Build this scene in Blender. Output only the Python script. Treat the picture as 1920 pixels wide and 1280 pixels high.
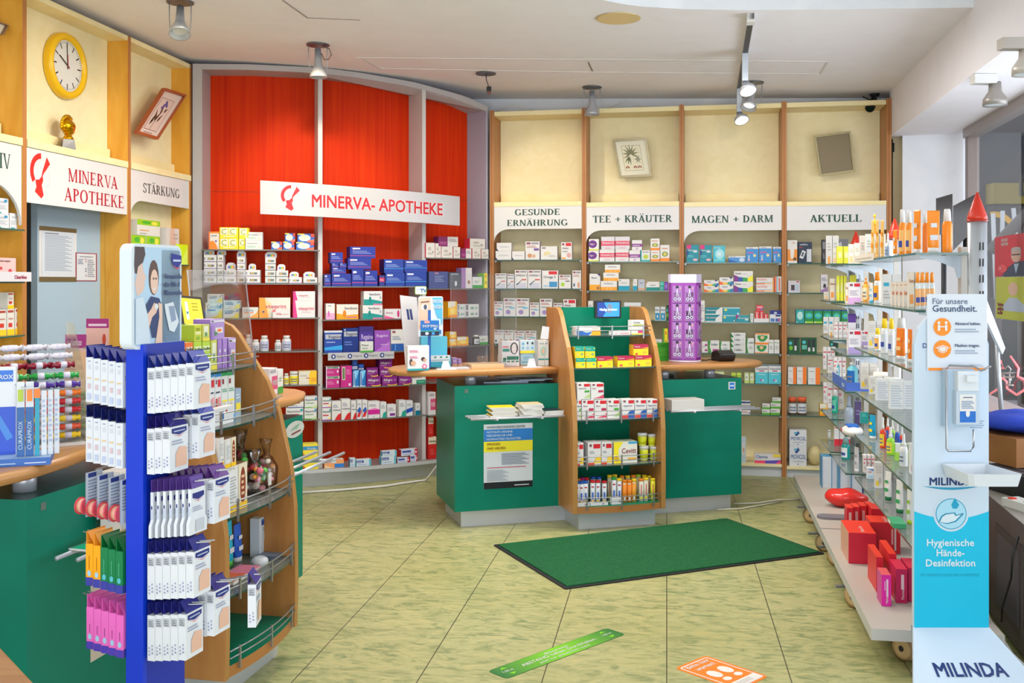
import bpy, math, random
from mathutils import Vector, Matrix
for o in list(bpy.data.objects): bpy.data.objects.remove(o)
C = bpy.context.scene.collection
SC = bpy.context.scene
random.seed(7)
F, HZ, CZ = 1900.0, 528.0, 1.5          # focal length in pixels, horizon row, eye height
# ---------------------------------------------------------------- camera, daylight, lamps, exposure
cam = bpy.data.cameras.new('camera'); cam.sensor_width = 36; cam.lens = 36 * F / 1920
cam.shift_y = (HZ - 640) / 1920; cam.clip_start = .05
co = bpy.data.objects.new('camera', cam); C.objects.link(co)
co.location = (0, 0, CZ); co.rotation_euler = (math.pi / 2, 0, 0); SC.camera = co
SC.view_settings.view_transform = 'Standard'; SC.view_settings.look = 'None'
SC.view_settings.gamma = 1; SC.view_settings.use_curve_mapping = False
SC.view_settings.exposure = -0.18
W = bpy.data.worlds.new('daylight'); SC.world = W; W.use_nodes = True
wn = W.node_tree.nodes; bg = wn['Background']
sky = wn.new('ShaderNodeTexSky'); sky.sky_type = 'PREETHAM'; sky.turbidity = 6; sky.sun_direction = (.3, -.3, .9)
mixw = wn.new('ShaderNodeMixRGB'); mixw.inputs[0].default_value = .22; mixw.inputs[1].default_value = (1, 1, 1.0, 1)
W.node_tree.links.new(sky.outputs[0], mixw.inputs[2]); W.node_tree.links.new(mixw.outputs[0], bg.inputs[0])
bg.inputs[1].default_value = 1.7
def lamp(kind, name, loc, energy, col, aim=None, size=.1, angle=60, blend=.6, sy=None):
    l = bpy.data.lights.new(name, kind); l.energy = energy; l.color = col
    if kind == 'SPOT': l.spot_size = math.radians(angle); l.spot_blend = blend; l.shadow_soft_size = size
    elif kind == 'AREA':
        l.size = size
        if sy: l.shape = 'RECTANGLE'; l.size_y = sy
    else: l.shadow_soft_size = size
    o = bpy.data.objects.new(name, l); C.objects.link(o); o.location = loc
    if aim is not None: o.rotation_euler = (Vector(aim) - Vector(loc)).to_track_quat('-Z', 'Y').to_euler()
    return o
WARM = (1, .84, .58); NEUT = (1, .95, .90); COOL = (.86, .93, 1)
# daylight falling in through the glazed shop front behind the viewer and the shop window on the right
lamp('AREA', 'shop_front_daylight', (.3, -2.2, 1.2), 215, COOL, (.2, 5, 2.9), 5.5, sy=2.0)
lamp('AREA', 'shop_window_daylight', (3.5, 4.4, 1.4), 75, COOL, (0, 5.0, 2.2), 2.6, sy=1.4)
# ---------------------------------------------------------------- colour and material helpers
def lin(c):
    c = c.lstrip('#')
    if len(c) == 3: c = ''.join(k * 2 for k in c)
    r = [int(c[i:i + 2], 16) / 255 for i in (0, 2, 4)]
    return tuple(k / 12.92 if k <= .04045 else ((k + .055) / 1.055) ** 2.4 for k in r) + (1,)
MATS = {}
PAL = dict(white='#f3f1ee', cream='#efe6d2', grey='#8d8d92', lgrey='#c9c9cc', dgrey='#4a4a4e', black='#1b1b1d', red='#d01f28', crimson='#b01030',
           pink='#e0508c', lpink='#f2c4d2', magenta='#b81a72', purple='#64309a', violet='#a05cc8', lilac='#c8b8e0', navy='#1b2f80', blue='#1f56b0', sky='#3f9fdc', lblue='#b8d8ee',
           teal='#0f8f96', lteal='#7fd0d8', green='#2d9a3c', dgreen='#0f5e36', lime='#a8cc28', yellow='#f6d020', gold='#e8b020', orange='#f08a1c', dorange='#e8641c', tan='#d8a868', brown='#7a4a28', peach='#f2c090')
def mat(c, rough=.42, metal=0, spec=.4, name=None):
    c = PAL.get(c, c); k = (c, rough, metal, spec)
    if k in MATS: return MATS[k]
    m = bpy.data.materials.new(name or 'paint'); m.use_nodes = True
    nt = m.node_tree; b = nt.nodes['Principled BSDF']
    q = lin(c); f = 1 if metal else 1 - .24 * min(q[:3]); b.inputs['Base Color'].default_value = (q[0] * f, q[1] * f, q[2] * f, 1); b.inputs['Roughness'].default_value = rough
    b.inputs['Metallic'].default_value = metal; b.inputs['Specular IOR Level'].default_value = spec
    MATS[k] = m; return m
def nodes(name):
    m = bpy.data.materials.new(name); m.use_nodes = True
    nt = m.node_tree; return m, nt, nt.nodes['Principled BSDF'], nt.nodes.new, nt.links.new
def grain(name, c1, c2, scale=(1, 1, 12), ns=3.0, rough=.4, bump=.0, detail=6, dist=1.2):
    m, nt, b, N, L = nodes(name)
    tc = N('ShaderNodeTexCoord'); mp = N('ShaderNodeMapping'); mp.inputs['Scale'].default_value = scale
    nz = N('ShaderNodeTexNoise'); nz.inputs['Scale'].default_value = ns; nz.inputs['Detail'].default_value = detail; nz.inputs['Distortion'].default_value = dist
    cr = N('ShaderNodeValToRGB'); cr.color_ramp.elements[0].position = .3; cr.color_ramp.elements[1].position = .7
    cr.color_ramp.elements[0].color = lin(c1); cr.color_ramp.elements[1].color = lin(c2)
    L(tc.outputs['Object'], mp.inputs[0]); L(mp.outputs[0], nz.inputs['Vector']); L(nz.outputs['Fac'], cr.inputs[0]); L(cr.outputs[0], b.inputs['Base Color'])
    b.inputs['Roughness'].default_value = rough; b.inputs['Specular IOR Level'].default_value = .35
    if bump:
        bp = N('ShaderNodeBump'); bp.inputs['Strength'].default_value = bump; bp.inputs['Distance'].default_value = .004
        L(nz.outputs['Fac'], bp.inputs['Height']); L(bp.outputs[0], b.inputs['Normal'])
    return m
M_MAPLE = grain('maple_veneer', '#d2942e', '#e2ab48', (3, 3, .7), 2.2)
M_BEECH = grain('beech_post', '#a96c38', '#ba7e46', (6, 6, .5), 3)
M_CNT = grain('beech_counter', '#a36c38', '#b57e48', (4, 4, .8), 3, .35)
M_TOP = grain('beech_worktop', '#a87442', '#bb8a54', (.8, 7, 7), 2.5, .3)
M_CREAM = grain('cream_board', '#e9dcae', '#efe4bc', (1, 1, 1), 9, .6, .05)
M_CREAMW = grain('pale_maple', '#ead9a0', '#f2e4b4', (1, 1, 1), 4, .45)
M_RED = grain('red_stained_panel', '#c22402', '#d43802', (14, 14, .25), 3, .6); M_RED.node_tree.nodes['Principled BSDF'].inputs['Specular IOR Level'].default_value = .12
M_GREEN = grain('green_laminate', '#02705a', '#047862', (1, 1, 1), 2, .36); M_GREEN.node_tree.nodes['Principled BSDF'].inputs['Specular IOR Level'].default_value = .22
M_GREEN2 = mat('#03785c', .4, 0, .2)
M_GREYW = mat('#b9b4b4', .45); M_PLINTH = mat('#c3c6cb', .32, .35); M_WHITE = mat('#f1efee', .38)
M_STEEL = mat('#b4b8c0', .35, .45); M_CHROME = mat('#a2a4a8', .3, .8); M_DARK = mat('#15181c', .5); M_ALU = mat('#c4c8ce', .35, .6)
M_PLAST = grain('plaster', '#f0ecf0', '#f4f0f5', (1, 1, 1), 3, .9)
M_WALL = grain('white_plaster', '#dfe2e8', '#e8eaee', (1, 1, 1), 3, .85)
def glassmat(name, tint, rough=.03, refl=.5, sheen=.0):
    m = bpy.data.materials.new(name); m.use_nodes = True; nt = m.node_tree; nt.nodes.clear(); N = nt.nodes.new; L = nt.links.new
    o = N('ShaderNodeOutputMaterial'); t = N('ShaderNodeBsdfTransparent'); t.inputs[0].default_value = tint
    g = N('ShaderNodeBsdfGlossy'); g.inputs['Roughness'].default_value = rough; fr = N('ShaderNodeFresnel'); fr.inputs[0].default_value = 1.45
    mm = N('ShaderNodeMath'); mm.operation = 'MULTIPLY'; mm.inputs[1].default_value = refl
    mx = N('ShaderNodeMixShader'); L(fr.outputs[0], mm.inputs[0]); L(mm.outputs[0], mx.inputs[0]); L(t.outputs[0], mx.inputs[1]); L(g.outputs[0], mx.inputs[2])
    df = N('ShaderNodeBsdfDiffuse'); df.inputs[0].default_value = (.55, .62, .6, 1); m2 = N('ShaderNodeMixShader'); m2.inputs[0].default_value = sheen; L(mx.outputs[0], m2.inputs[1]); L(df.outputs[0], m2.inputs[2]); L(m2.outputs[0], o.inputs[0])  # pale diffuse veil, stands in for reflections on the glass
    return m
M_GLASS = glassmat('shelf_glass', (.94, .98, .96, 1), .05, .9, .13); M_GEDGE = mat('#2f5c50', .15, 0, .6)
M_ACRYL = glassmat('clear_acrylic', (.96, .96, .97, 1), .04, .4, .02); M_WGLASS = glassmat('window_glass', (.93, .96, .98, 1), .01, .25)
M_BAG = glassmat('cellophane', (.90, .90, .92, 1), .12, 1.6)
def emit(name, col, s):
    m = bpy.data.materials.new(name); m.use_nodes = True; b = m.node_tree.nodes['Principled BSDF']
    b.inputs['Base Color'].default_value = lin(col); b.inputs['Emission Color'].default_value = lin(col); b.inputs['Emission Strength'].default_value = s; return m
# ---------------------------------------------------------------- mesh builder
class MB:
    def __init__(s): s.v = []; s.f = []; s.mi = []; s.sm = []; s.mats = []
    def m(s, m):
        if isinstance(m, str): m = mat(m)
        for i, k in enumerate(s.mats):
            if k is m: return i
        s.mats.append(m); return len(s.mats) - 1
    def add(s, vs, fs, m, smooth=False):
        b = len(s.v); s.v += [tuple(p) for p in vs]; k = s.m(m)
        for f in fs: s.f.append(tuple(b + i for i in f)); s.mi.append(k); s.sm.append(smooth)
        return s
    def poly(s, pts, m): return s.add(pts, [tuple(range(len(pts)))], m)
    def box(s, x0, y0, z0, x1, y1, z1, m, front=None, top=None, side=None):
        v = [(x0, y0, z0), (x1, y0, z0), (x1, y1, z0), (x0, y1, z0), (x0, y0, z1), (x1, y0, z1), (x1, y1, z1), (x0, y1, z1)]
        b = len(s.v); s.v += v
        for f, q in (((0, 1, 5, 4), front or m), ((2, 3, 7, 6), m), ((4, 5, 6, 7), top or m), ((3, 2, 1, 0), m), ((1, 2, 6, 5), side or m), ((3, 0, 4, 7), side or m)):
            s.f.append(tuple(b + i for i in f)); s.mi.append(s.m(q)); s.sm.append(False)
        return s
    def slab(s, pts, z0, z1, m, edge=None, top=None):
        n = len(pts); zt = z1 if callable(z1) else (lambda p: z1); zb = z0 if callable(z0) else (lambda p: z0)
        v = [(p[0], p[1], zb(p)) for p in pts] + [(p[0], p[1], zt(p)) for p in pts]
        s.add(v, [tuple(range(n))[::-1]], m); b = len(s.v) - 2 * n
        s.f.append(tuple(b + n + i for i in range(n))); s.mi.append(s.m(top or m)); s.sm.append(False)
        for i in range(n):
            j = (i + 1) % n; s.f.append((b + i, b + j, b + n + j, b + n + i)); s.mi.append(s.m(edge or m)); s.sm.append(False)
        return s
    def prism(s, prof, x0, x1, m, edge=None):       # profile of (y, z) swept along x
        n = len(prof); v = [(x0, y, z) for y, z in prof] + [(x1, y, z) for y, z in prof]
        s.add(v, [tuple(range(n)), tuple(range(2 * n - 1, n - 1, -1))], m); b = len(s.v) - 2 * n
        for i in range(n):
            j = (i + 1) % n; s.f.append((b + i, b + n + i, b + n + j, b + j)); s.mi.append(s.m(edge or m)); s.sm.append(False)
        return s
    def loft(s, rings, m, n=14, c=(0, 0, 0), capm=None, smooth=True):     # rings of (z, rx, ry)
        v = []; f = []
        for z, rx, ry in rings:
            for i in range(n):
                a = 2 * math.pi * i / n; v.append((c[0] + rx * math.cos(a), c[1] + ry * math.sin(a), c[2] + z))
        for k in range(len(rings) - 1):
            for i in range(n):
                j = (i + 1) % n; f.append((k * n + i, k * n + j, k * n + n + j, k * n + n + i))
        s.add(v, f, m, smooth); b = len(s.v) - len(v); t = (len(rings) - 1) * n
        for r in (tuple(range(n))[::-1], tuple(t + i for i in range(n))):
            s.f.append(tuple(b + i for i in r)); s.mi.append(s.m(capm or m)); s.sm.append(False)
        return s
    def tube(s, pts, r, m, n=7):
        pts = [Vector(p) for p in pts]; v = []; f = []
        for i, p in enumerate(pts):
            d = (pts[min(i + 1, len(pts) - 1)] - pts[max(i - 1, 0)]).normalized()
            a = d.cross(Vector((0, 0, 1)) if abs(d.z) < .9 else Vector((1, 0, 0))).normalized(); b = d.cross(a)
            for k in range(n):
                t = 2 * math.pi * k / n; v.append(p + (a * math.cos(t) + b * math.sin(t)) * r)
        for i in range(len(pts) - 1):
            for k in range(n):
                j = (k + 1) % n; f.append((i * n + k, i * n + j, i * n + n + j, i * n + n + k))
        e = (len(pts) - 1) * n; f += [tuple(range(n))[::-1], tuple(e + k for k in range(n))]
        return s.add(v, f, m, True)
    def sphere(s, c, r, m, nu=14, nv=8, sc=(1, 1, 1)):
        v = []; f = []
        for j in range(nv + 1):
            t = math.pi * j / nv
            for i in range(nu):
                a = 2 * math.pi * i / nu; v.append((c[0] + r * sc[0] * math.sin(t) * math.cos(a), c[1] + r * sc[1] * math.sin(t) * math.sin(a), c[2] + r * sc[2] * math.cos(t)))
        for j in range(nv):
            for i in range(nu):
                k = (i + 1) % nu; f.append((j * nu + i, j * nu + nu + i, j * nu + nu + k, j * nu + k))
        return s.add(v, f, m, True)
    def tf(s, M):
        s.v = [tuple(M @ Vector(p)) for p in s.v]; return s
    def build(s, name, parent=None, loc=None, rz=0.0, bevel=0):
        me = bpy.data.meshes.new(name); me.from_pydata(s.v, [], s.f)
        for k in s.mats: me.materials.append(k)
        me.polygons.foreach_set('material_index', s.mi); me.polygons.foreach_set('use_smooth', s.sm); me.update()
        o = bpy.data.objects.new(name, me); C.objects.link(o)
        if parent is not None: o.parent = parent
        if loc is not None: o.location = loc
        o.rotation_euler = (0, 0, rz)
        if bevel:
            b = o.modifiers.new('soft_edges', 'BEVEL'); b.width = bevel; b.segments = 2; b.limit_method = 'ANGLE'
        return o
def tag(o, label, cat, group=None, kind=None):
    o['label'] = label; o['category'] = cat
    if group: o['group'] = group
    if kind: o['kind'] = kind
    return o
def thing(name, label, cat, loc=(0, 0, 0), rz=0.0, group=None):
    o = bpy.data.objects.new(name, None); C.objects.link(o); o.location = loc; o.rotation_euler = (0, 0, rz); o.empty_display_size = .05
    return tag(o, label, cat, group)
def struct(o): o['kind'] = 'structure'; return o
# ---------------------------------------------------------------- lettering
TXT = {}
def text_geo(t, bold=0.0):
    k = (t, bold); bo = bold
    if k not in TXT:
        cu = bpy.data.curves.new('lettering', 'FONT'); cu.body = t; cu.resolution_u = 2; cu.fill_mode = 'FRONT'
        ob = bpy.data.objects.new('lettering', cu); me = bpy.data.meshes.new_from_object(ob)
        v = [(p.co.x, p.co.y) for p in me.vertices]; f = [tuple(p.vertices) for p in me.polygons]
        bpy.data.objects.remove(ob); bpy.data.meshes.remove(me); bpy.data.curves.remove(cu)
        x0 = min((p[0] for p in v), default=0); H = .7
        v = [((x - x0) / H, y / H) for x, y in v]; n = len(v)
        if bo: v0, f0 = v, f; v = [(x + dx * bo, y + dy * bo) for dx, dy in ((1, 1), (-1, 1), (1, -1), (-1, -1)) for x, y in v0]; TXT[t, 'n', bo] = n; f = [tuple(q + n * c for q in p) for c in range(4) for p in f0]
        TXT[k] = (v, f, max((p[0] for p in v), default=1))
    return TXT[k]
def serif_geo(t):
    V = []; Fc = []; x = [0.0]
    def P(*pts):
        b = len(V); V.extend((x[0] + a, c) for a, c in pts); Fc.append(tuple(range(b, b + len(pts))))
    R = lambda a, b, c, d: P((a, b), (c, b), (c, d), (a, d))
    def stem(a, w=.155, y0=0, y1=1, sb=1, st=1):
        R(a, y0, a + w, y1)
        if sb: R(a - .07, 0, a + w + .07, .05)
        if st: R(a - .07, .95, a + w + .07, 1)
    D = lambda a, b, c, d, w: P((a, b), (a + w, b), (c + w, d), (c, d)) if b < d else P((c, d), (c + w, d), (a + w, b), (a, b))
    def ring(cx, cy, rx, ry, tx, ty, a0, a1, n=14):
        for i in range(n):
            q = [math.radians(a0 + (a1 - a0) * k / n) for k in (i, i + 1)]
            p = [(cx + rx * math.cos(k), cy + ry * math.sin(k)) for k in q] + [(cx + (rx - tx) * math.cos(k), cy + (ry - ty) * math.sin(k)) for k in q[::-1]]
            P(*p)
    for ch in t:
        w = .8
        if ch == 'I': stem(.08); w = .32
        elif ch == 'E': stem(.08); R(.08, .93, .6, 1); R(.2, .46, .46, .53); R(.08, 0, .64, .07); R(.56, .8, .6, 1); R(.6, 0, .64, .22); R(.43, .38, .46, .61); w = .72
        elif ch == 'L': stem(.08); R(.08, 0, .62, .07); R(.57, 0, .62, .24); w = .68
        elif ch == 'T': stem(.29, st=0); R(.02, .93, .7, 1); R(.02, .77, .06, 1); R(.66, .77, .7, 1); w = .74
        elif ch == 'H': stem(.08); stem(.58); R(.2, .46, .6, .53); w = .84
        elif ch == 'K': stem(.08); D(.2, .4, .56, 1, .08); D(.3, .56, .6, 0, .15); R(.46, .95, .72, 1); R(.52, 0, .82, .05); w = .82
        elif ch == 'N': stem(.08, .07, st=0); stem(.64, .07, sb=0); D(.05, 1, .57, 0, .14); R(0, .95, .1, 1); w = .84
        elif ch == 'M': stem(.08, .07, st=0); stem(.76, .13, st=1); D(.06, 1, .38, 0, .13); D(.42, 0, .76, 1, .07); R(0, .95, .12, 1); w = 1.02
        elif ch in 'AÄ':
            D(.04, 0, .33, 1, .07); D(.31, 1, .55, 0, .15) if 0 else P((.28, 1), (.40, 1), (.72, 0), (.54, 0)); R(.15, .28, .56, .36); R(-.03, 0, .16, .05); R(.46, 0, .78, .05); w = .78
            if ch == 'Ä': R(.15, 1.1, .26, 1.22); R(.46, 1.1, .57, 1.22)
        elif ch == 'V': P((.05, 1), (.2, 1), (.44, 0), (.36, 0)); D(.4, 0, .64, 1, .07); R(-.03, .95, .28, 1); R(.54, .95, .76, 1); w = .76
        elif ch in 'RP':
            stem(.08); ring(.26, .73, .34, .27, .15, .075, -90, 90); R(.15, .95, .28, 1); R(.15, .46, .28, .51); w = .66
            if ch == 'R': D(.3, .48, .58, 0, .15); R(.54, 0, .8, .05); w = .8
        elif ch == 'D': stem(.08); ring(.26, .5, .48, .5, .16, .075, -90, 90); R(.15, .95, .28, 1); R(.15, 0, .28, .05); w = .82
        elif ch == 'O': ring(.42, .5, .4, .52, .16, .075, 0, 360, 24); w = .86
        elif ch == 'G': ring(.42, .5, .4, .52, .16, .075, 48, 325, 20); R(.62, .06, .75, .42); R(.52, .4, .84, .435); R(.66, .72, .7, .95); w = .88
        elif ch == 'S': ring(.31, .75, .26, .27, .12, .075, 15, 275, 14); ring(.31, .25, .28, .27, .12, .075, 95, -165, 14); R(.52, .72, .56, .95); R(.04, .04, .08, .28); w = .64
        elif ch == 'U': stem(.08, y0=.3, sb=0); stem(.64, .07, y0=.3, sb=0); ring(.395, .32, .315, .34, .15, .075, 180, 360); w = .84
        elif ch == '+': R(.1, .41, .7, .5); R(.355, .15, .445, .75); w = .8
        elif ch == '-': R(.04, .35, .32, .43); w = .36
        else: w = .34
        x[0] += w + .04
    return V, Fc, x[0]
EPS = .0007
def flat(mb, pts, o, ux, uz, m, eps=EPS):           # polygon of (u, v) metres on a plane with origin o and axes ux, uz
    nrm = Vector(ux).cross(Vector(uz)).normalized() * eps
    mb.poly([Vector(o) + Vector(ux) * a + Vector(uz) * b + nrm for a, b in pts], m)
def write(mb, t, o, ux, uz, h, m, width=None, align='l', serif=False, bold=0.0, eps=EPS * 1.6, sx=1.0, maxw=None):
    v, f, w = serif_geo(t) if serif else text_geo(t, bold)
    sx = sx * h
    if width: sx = width / w
    if maxw and w * sx > maxw: sx = maxw / w
    off = {'l': 0, 'c': -w * sx / 2, 'r': -w * sx}[align]
    ux, uz, o = Vector(ux), Vector(uz), Vector(o); nrm = ux.cross(uz).normalized() * eps
    nc = TXT.get((t, 'n', bold), 10 ** 9) if not serif else 10 ** 9
    mb.add([o + ux * (a * sx + off) + uz * (b * h) + nrm * (1 + .25 * (i // nc)) for i, (a, b) in enumerate(v)], f, m)
def ell(cu, cv, ru, rv, n=18, a0=0, a1=360):
    return [(cu + ru * math.cos(math.radians(a0 + (a1 - a0) * i / n)), cv + rv * math.sin(math.radians(a0 + (a1 - a0) * i / n))) for i in range(n + (a1 - a0 < 360))]
def rrect(u0, v0, u1, v1, r, n=5):
    p = []
    for cx, cy, a in ((u1 - r, v1 - r, 0), (u0 + r, v1 - r, 90), (u0 + r, v0 + r, 180), (u1 - r, v0 + r, 270)):
        p += [(cx + r * math.cos(math.radians(a + 90 * i / n)), cy + r * math.sin(math.radians(a + 90 * i / n))) for i in range(n + 1)]
    return p
def band(mb, o, ux, uz, cx, cy, r0, r1, a0, a1, m, n=16, eps=EPS):
    for i in range(n):
        q = [math.radians(a0 + (a1 - a0) * k / n) for k in (i, i + 1)]
        flat(mb, [(cx + r1 * math.cos(k), cy + r1 * math.sin(k)) for k in q] + [(cx + r0 * math.cos(k), cy + r0 * math.sin(k)) for k in q[::-1]], o, ux, uz, m, eps)
def decals(mb, spec, o, ux, uz, w, h):
    """printed artwork: 'r u0 v0 u1 v1 col; e cu cv ru rv col; p col u v u v ..; t u v h col text; l u0 v0 u1 v1 n col' in fractions of the face"""
    for i, d in enumerate(q.strip() for q in spec.split(';') if q.strip()):
        k = d.split(); e = EPS * (1 + .35 * i)
        if k[0] == 'r':
            a, b, c, d2 = map(float, k[1:5]); flat(mb, [(a * w, b * h), (c * w, b * h), (c * w, d2 * h), (a * w, d2 * h)], o, ux, uz, k[5], e)
        elif k[0] == 'e':
            a, b, c, d2 = map(float, k[1:5]); flat(mb, [(x * w, y * h) for x, y in ell(a, b, c, d2, 14)], o, ux, uz, k[5], e)
        elif k[0] == 'p':
            n = list(map(float, k[2 + len(k) % 2:])); flat(mb, [(n[j] * w, n[j + 1] * h) for j in range(0, len(n), 2)], o, ux, uz, k[1], e)
        elif k[0] == 'l':
            a, b, c, d2 = map(float, k[1:5]); n = int(k[5]); st = (d2 - b) / n
            for j in range(n):
                f = 1 - .25 * ((j * 7) % 3) / 2
                flat(mb, [(a * w, (b + st * j) * h), ((a + (c - a) * f) * w, (b + st * j) * h), ((a + (c - a) * f) * w, (b + st * (j + .5)) * h), (a * w, (b + st * (j + .5)) * h)], o, ux, uz, k[6], e)
        elif k[0] == 't':
            a, b, c = map(float, k[1:4]); t = ' '.join(k[5:])
            write(mb, t, Vector(o) + Vector(ux) * a * w + Vector(uz) * b * h, ux, uz, c * h, mat(k[4]), maxw=(.96 - a) * w, bold=.012, eps=e)
def head_logo(mb, o, ux, uz, s, red, line):
    """crested helmet emblem of the shop, s = height"""
    band(mb, o, ux, uz, .42 * s, .6 * s, .285 * s, .41 * s, 92, 220, red)
    flat(mb, [(k[0] * s, k[1] * s) for k in ((.62, .95), (.74, .80), (.50, .56), (.46, .50), (.43, .52), (.46, .62))], o, ux, uz, red)
    flat(mb, [(k[0] * s, k[1] * s) for k in ((.46, .53), (.48, .40), (.43, .30), (.50, .08), (.42, 0), (.18, .14), (.24, .25), (.20, .40), (.34, .42))], o, ux, uz, red)
    band(mb, o, ux, uz, .47 * s, .62 * s, .235 * s, .243 * s, 60, 170, line)
    for a, b in (((.68, .66), (.75, .50)), ((.75, .50), (.71, .48)), ((.71, .48), (.71, .30)), ((.71, .30), (.58, .28)), ((.58, .28), (.58, .02))):
        d = Vector((b[1] - a[1], a[0] - b[0])).normalized() * .004
        flat(mb, [((a[0] + d.x) * s, (a[1] + d.y) * s), ((b[0] + d.x) * s, (b[1] + d.y) * s), ((b[0] - d.x) * s, (b[1] - d.y) * s), ((a[0] - d.x) * s, (a[1] - d.y) * s)], o, ux, uz, line)
# ---------------------------------------------------------------- places
def at(px, py, Y): return Vector(((px - 960) * Y / F, Y, CZ - (py - HZ) * Y / F))
def on_z(px, py, z):
    Y = (CZ - z) * F / (py - HZ); return Vector(((px - 960) * Y / F, Y, z))
def zof(py, Y): return CZ - (py - HZ) * Y / F
class Plane:                       # vertical face line: origin, angle of its run; b = distance behind the face
    def __init__(s, x, y, deg): s.o = Vector((x, y)); s.t = math.radians(deg); s.e = Vector((math.cos(s.t), math.sin(s.t))); s.n = Vector((-s.e.y, s.e.x))
    def hit(s, px, b=0.0):
        k = (px - 960) / F; o = s.o + s.n * b       # o + a*e : x = k*y
        a = (k * o.y - o.x) / (s.e.x - k * s.e.y); return o + s.e * a
    def ang(s, px, b=0.0): return s.t
    def a_of(s, px, b=0.0): return (s.hit(px, b) - s.o).dot(s.e)
    def pt(s, a, b=0.0, z=None):
        p = s.o + s.e * a + s.n * b; return p if z is None else Vector((p.x, p.y, z))
class Arc:                         # curved face, bulging into the room
    def __init__(s, p0, p1, sag):
        p0, p1 = Vector(p0), Vector(p1); c = p1 - p0; L = c.length; d = c / L; n = Vector((-d.y, d.x)); s.R = (L * L / 4 + sag * sag) / (2 * sag)
        s.c = (p0 + p1) / 2 + n * (s.R - sag)
    def hit(s, px, b=0.0):
        k = (px - 960) / F; r = s.R - b; A = k * k + 1; B = -2 * (k * s.c.x + s.c.y); Q = s.c.length_squared - r * r
        y = (-B - math.sqrt(max(B * B - 4 * A * Q, 0))) / (2 * A); return Vector((k * y, y))
    def ang(s, px, b=0.0): r = s.hit(px, b) - s.c; return math.atan2(r.x, -r.y)
    def pt(s, th, b=0.0): r = s.R - b; return s.c + Vector((math.sin(th) * r, -math.cos(th) * r))
RW = Plane(2.088, 7.78, -10.3)       # right shelf wall front
LW = Plane(-2.305, 7.30, 81.3)       # left shelf wall front (run points away from the viewer)
RU = Arc((-2.29, 7.28), (-.165, 8.2), .235)
# ================================================================ the room
ceil_z = lambda x: 3.03 - .03 * x
def on_ceil(px, py):
    k = (px - 960) / F; m = (HZ - py) / F     # CZ + m*Y = 3.03 - .03*k*Y
    Y = (3.03 - CZ) / (m + .03 * k); return Vector((k * Y, Y, CZ + m * Y))
def tilefloor():
    m, nt, b, N, L = nodes('marbled_vinyl_tiles')
    tc = N('ShaderNodeTexCoord'); mp = N('ShaderNodeMapping'); mp.inputs['Rotation'].default_value = (0, 0, math.radians(8.68))
    L(tc.outputs['Object'], mp.inputs[0]); sp = N('ShaderNodeSeparateXYZ'); L(mp.outputs[0], sp.inputs[0])
    def line(out, off, w):
        a = N('ShaderNodeMath'); a.operation = 'ADD'; a.inputs[1].default_value = off; L(out, a.inputs[0])
        p = N('ShaderNodeMath'); p.operation = 'PINGPONG'; p.inputs[1].default_value = .2315; L(a.outputs[0], p.inputs[0])
        c = N('ShaderNodeMath'); c.operation = 'LESS_THAN'; c.inputs[1].default_value = w; L(p.outputs[0], c.inputs[0]); return c.outputs[0]
    lx = line(sp.outputs[0], 9.26, .0022); ly = line(sp.outputs[1], -.072, .0016)
    m2 = N('ShaderNodeMapping'); m2.inputs['Scale'].default_value = (4.2, 9.5, 1); L(mp.outputs[0], m2.inputs[0])
    n1 = N('ShaderNodeTexNoise'); n1.inputs['Scale'].default_value = 2.2; n1.inputs['Detail'].default_value = 9; n1.inputs['Roughness'].default_value = .66; n1.inputs['Distortion'].default_value = 1.1; L(m2.outputs[0], n1.inputs['Vector'])
    cr = N('ShaderNodeValToRGB'); e = cr.color_ramp.elements; e[0].position = .30; e[0].color = lin('#748a60'); e[1].position = .72; e[1].color = lin('#c9b87e')
    for p, c in ((.42, '#9c9e70'), (.50, '#b1af80'), (.60, '#bbb686')):
        k = e.new(p); k.color = lin(c)
    L(n1.outputs['Fac'], cr.inputs[0])
    n2 = N('ShaderNodeTexNoise'); n2.inputs['Scale'].default_value = 1.3; n2.inputs['Detail'].default_value = 3; L(tc.outputs['Object'], n2.inputs['Vector'])
    hs = N('ShaderNodeMixRGB'); hs.blend_type = 'MULTIPLY'; hs.inputs[2].default_value = lin('#e2e2c0'); L(n2.outputs['Fac'], hs.inputs[0]); L(cr.outputs[0], hs.inputs[1])
    x1 = N('ShaderNodeMixRGB'); x1.inputs[2].default_value = lin('#4a4634'); L(lx, x1.inputs[0]); L(hs.outputs[0], x1.inputs[1])
    s = N('ShaderNodeMath'); s.operation = 'MULTIPLY'; s.inputs[1].default_value = .55; L(ly, s.inputs[0])
    x2 = N('ShaderNodeMixRGB'); x2.inputs[2].default_value = lin('#5a563f'); L(s.outputs[0], x2.inputs[0]); L(x1.outputs[0], x2.inputs[1])
    L(x2.outputs[0], b.inputs['Base Color']); b.inputs['Roughness'].default_value = .36; b.inputs['Specular IOR Level'].default_value = .45; return m
WX = lambda Y: 3.358 + .19 * (Y - 7.55)              # shop-window line on the right
fl = MB(); fl.slab([(-3.8, -3), (1.36, -3), (WX(7.6), 7.6), (WX(7.6) + .1, 8.6), (-3.8, 9.4)], -.1, 0, tilefloor()); struct(fl.build('floor'))
EDGE = [on_ceil(*p) for p in ((1130, 0), (1165, 7), (1200, 12), (1280, 17), (1400, 19), (1600, 17), (1826, 14))]
edge = [(-1.5, -3), (-1.45, 2.0), (-1.2, 3.6), (-.75, 4.6), (-.1, 5.2)] + [(p.x, p.y) for p in EDGE] + [(2.62, 5.32)]
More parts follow.
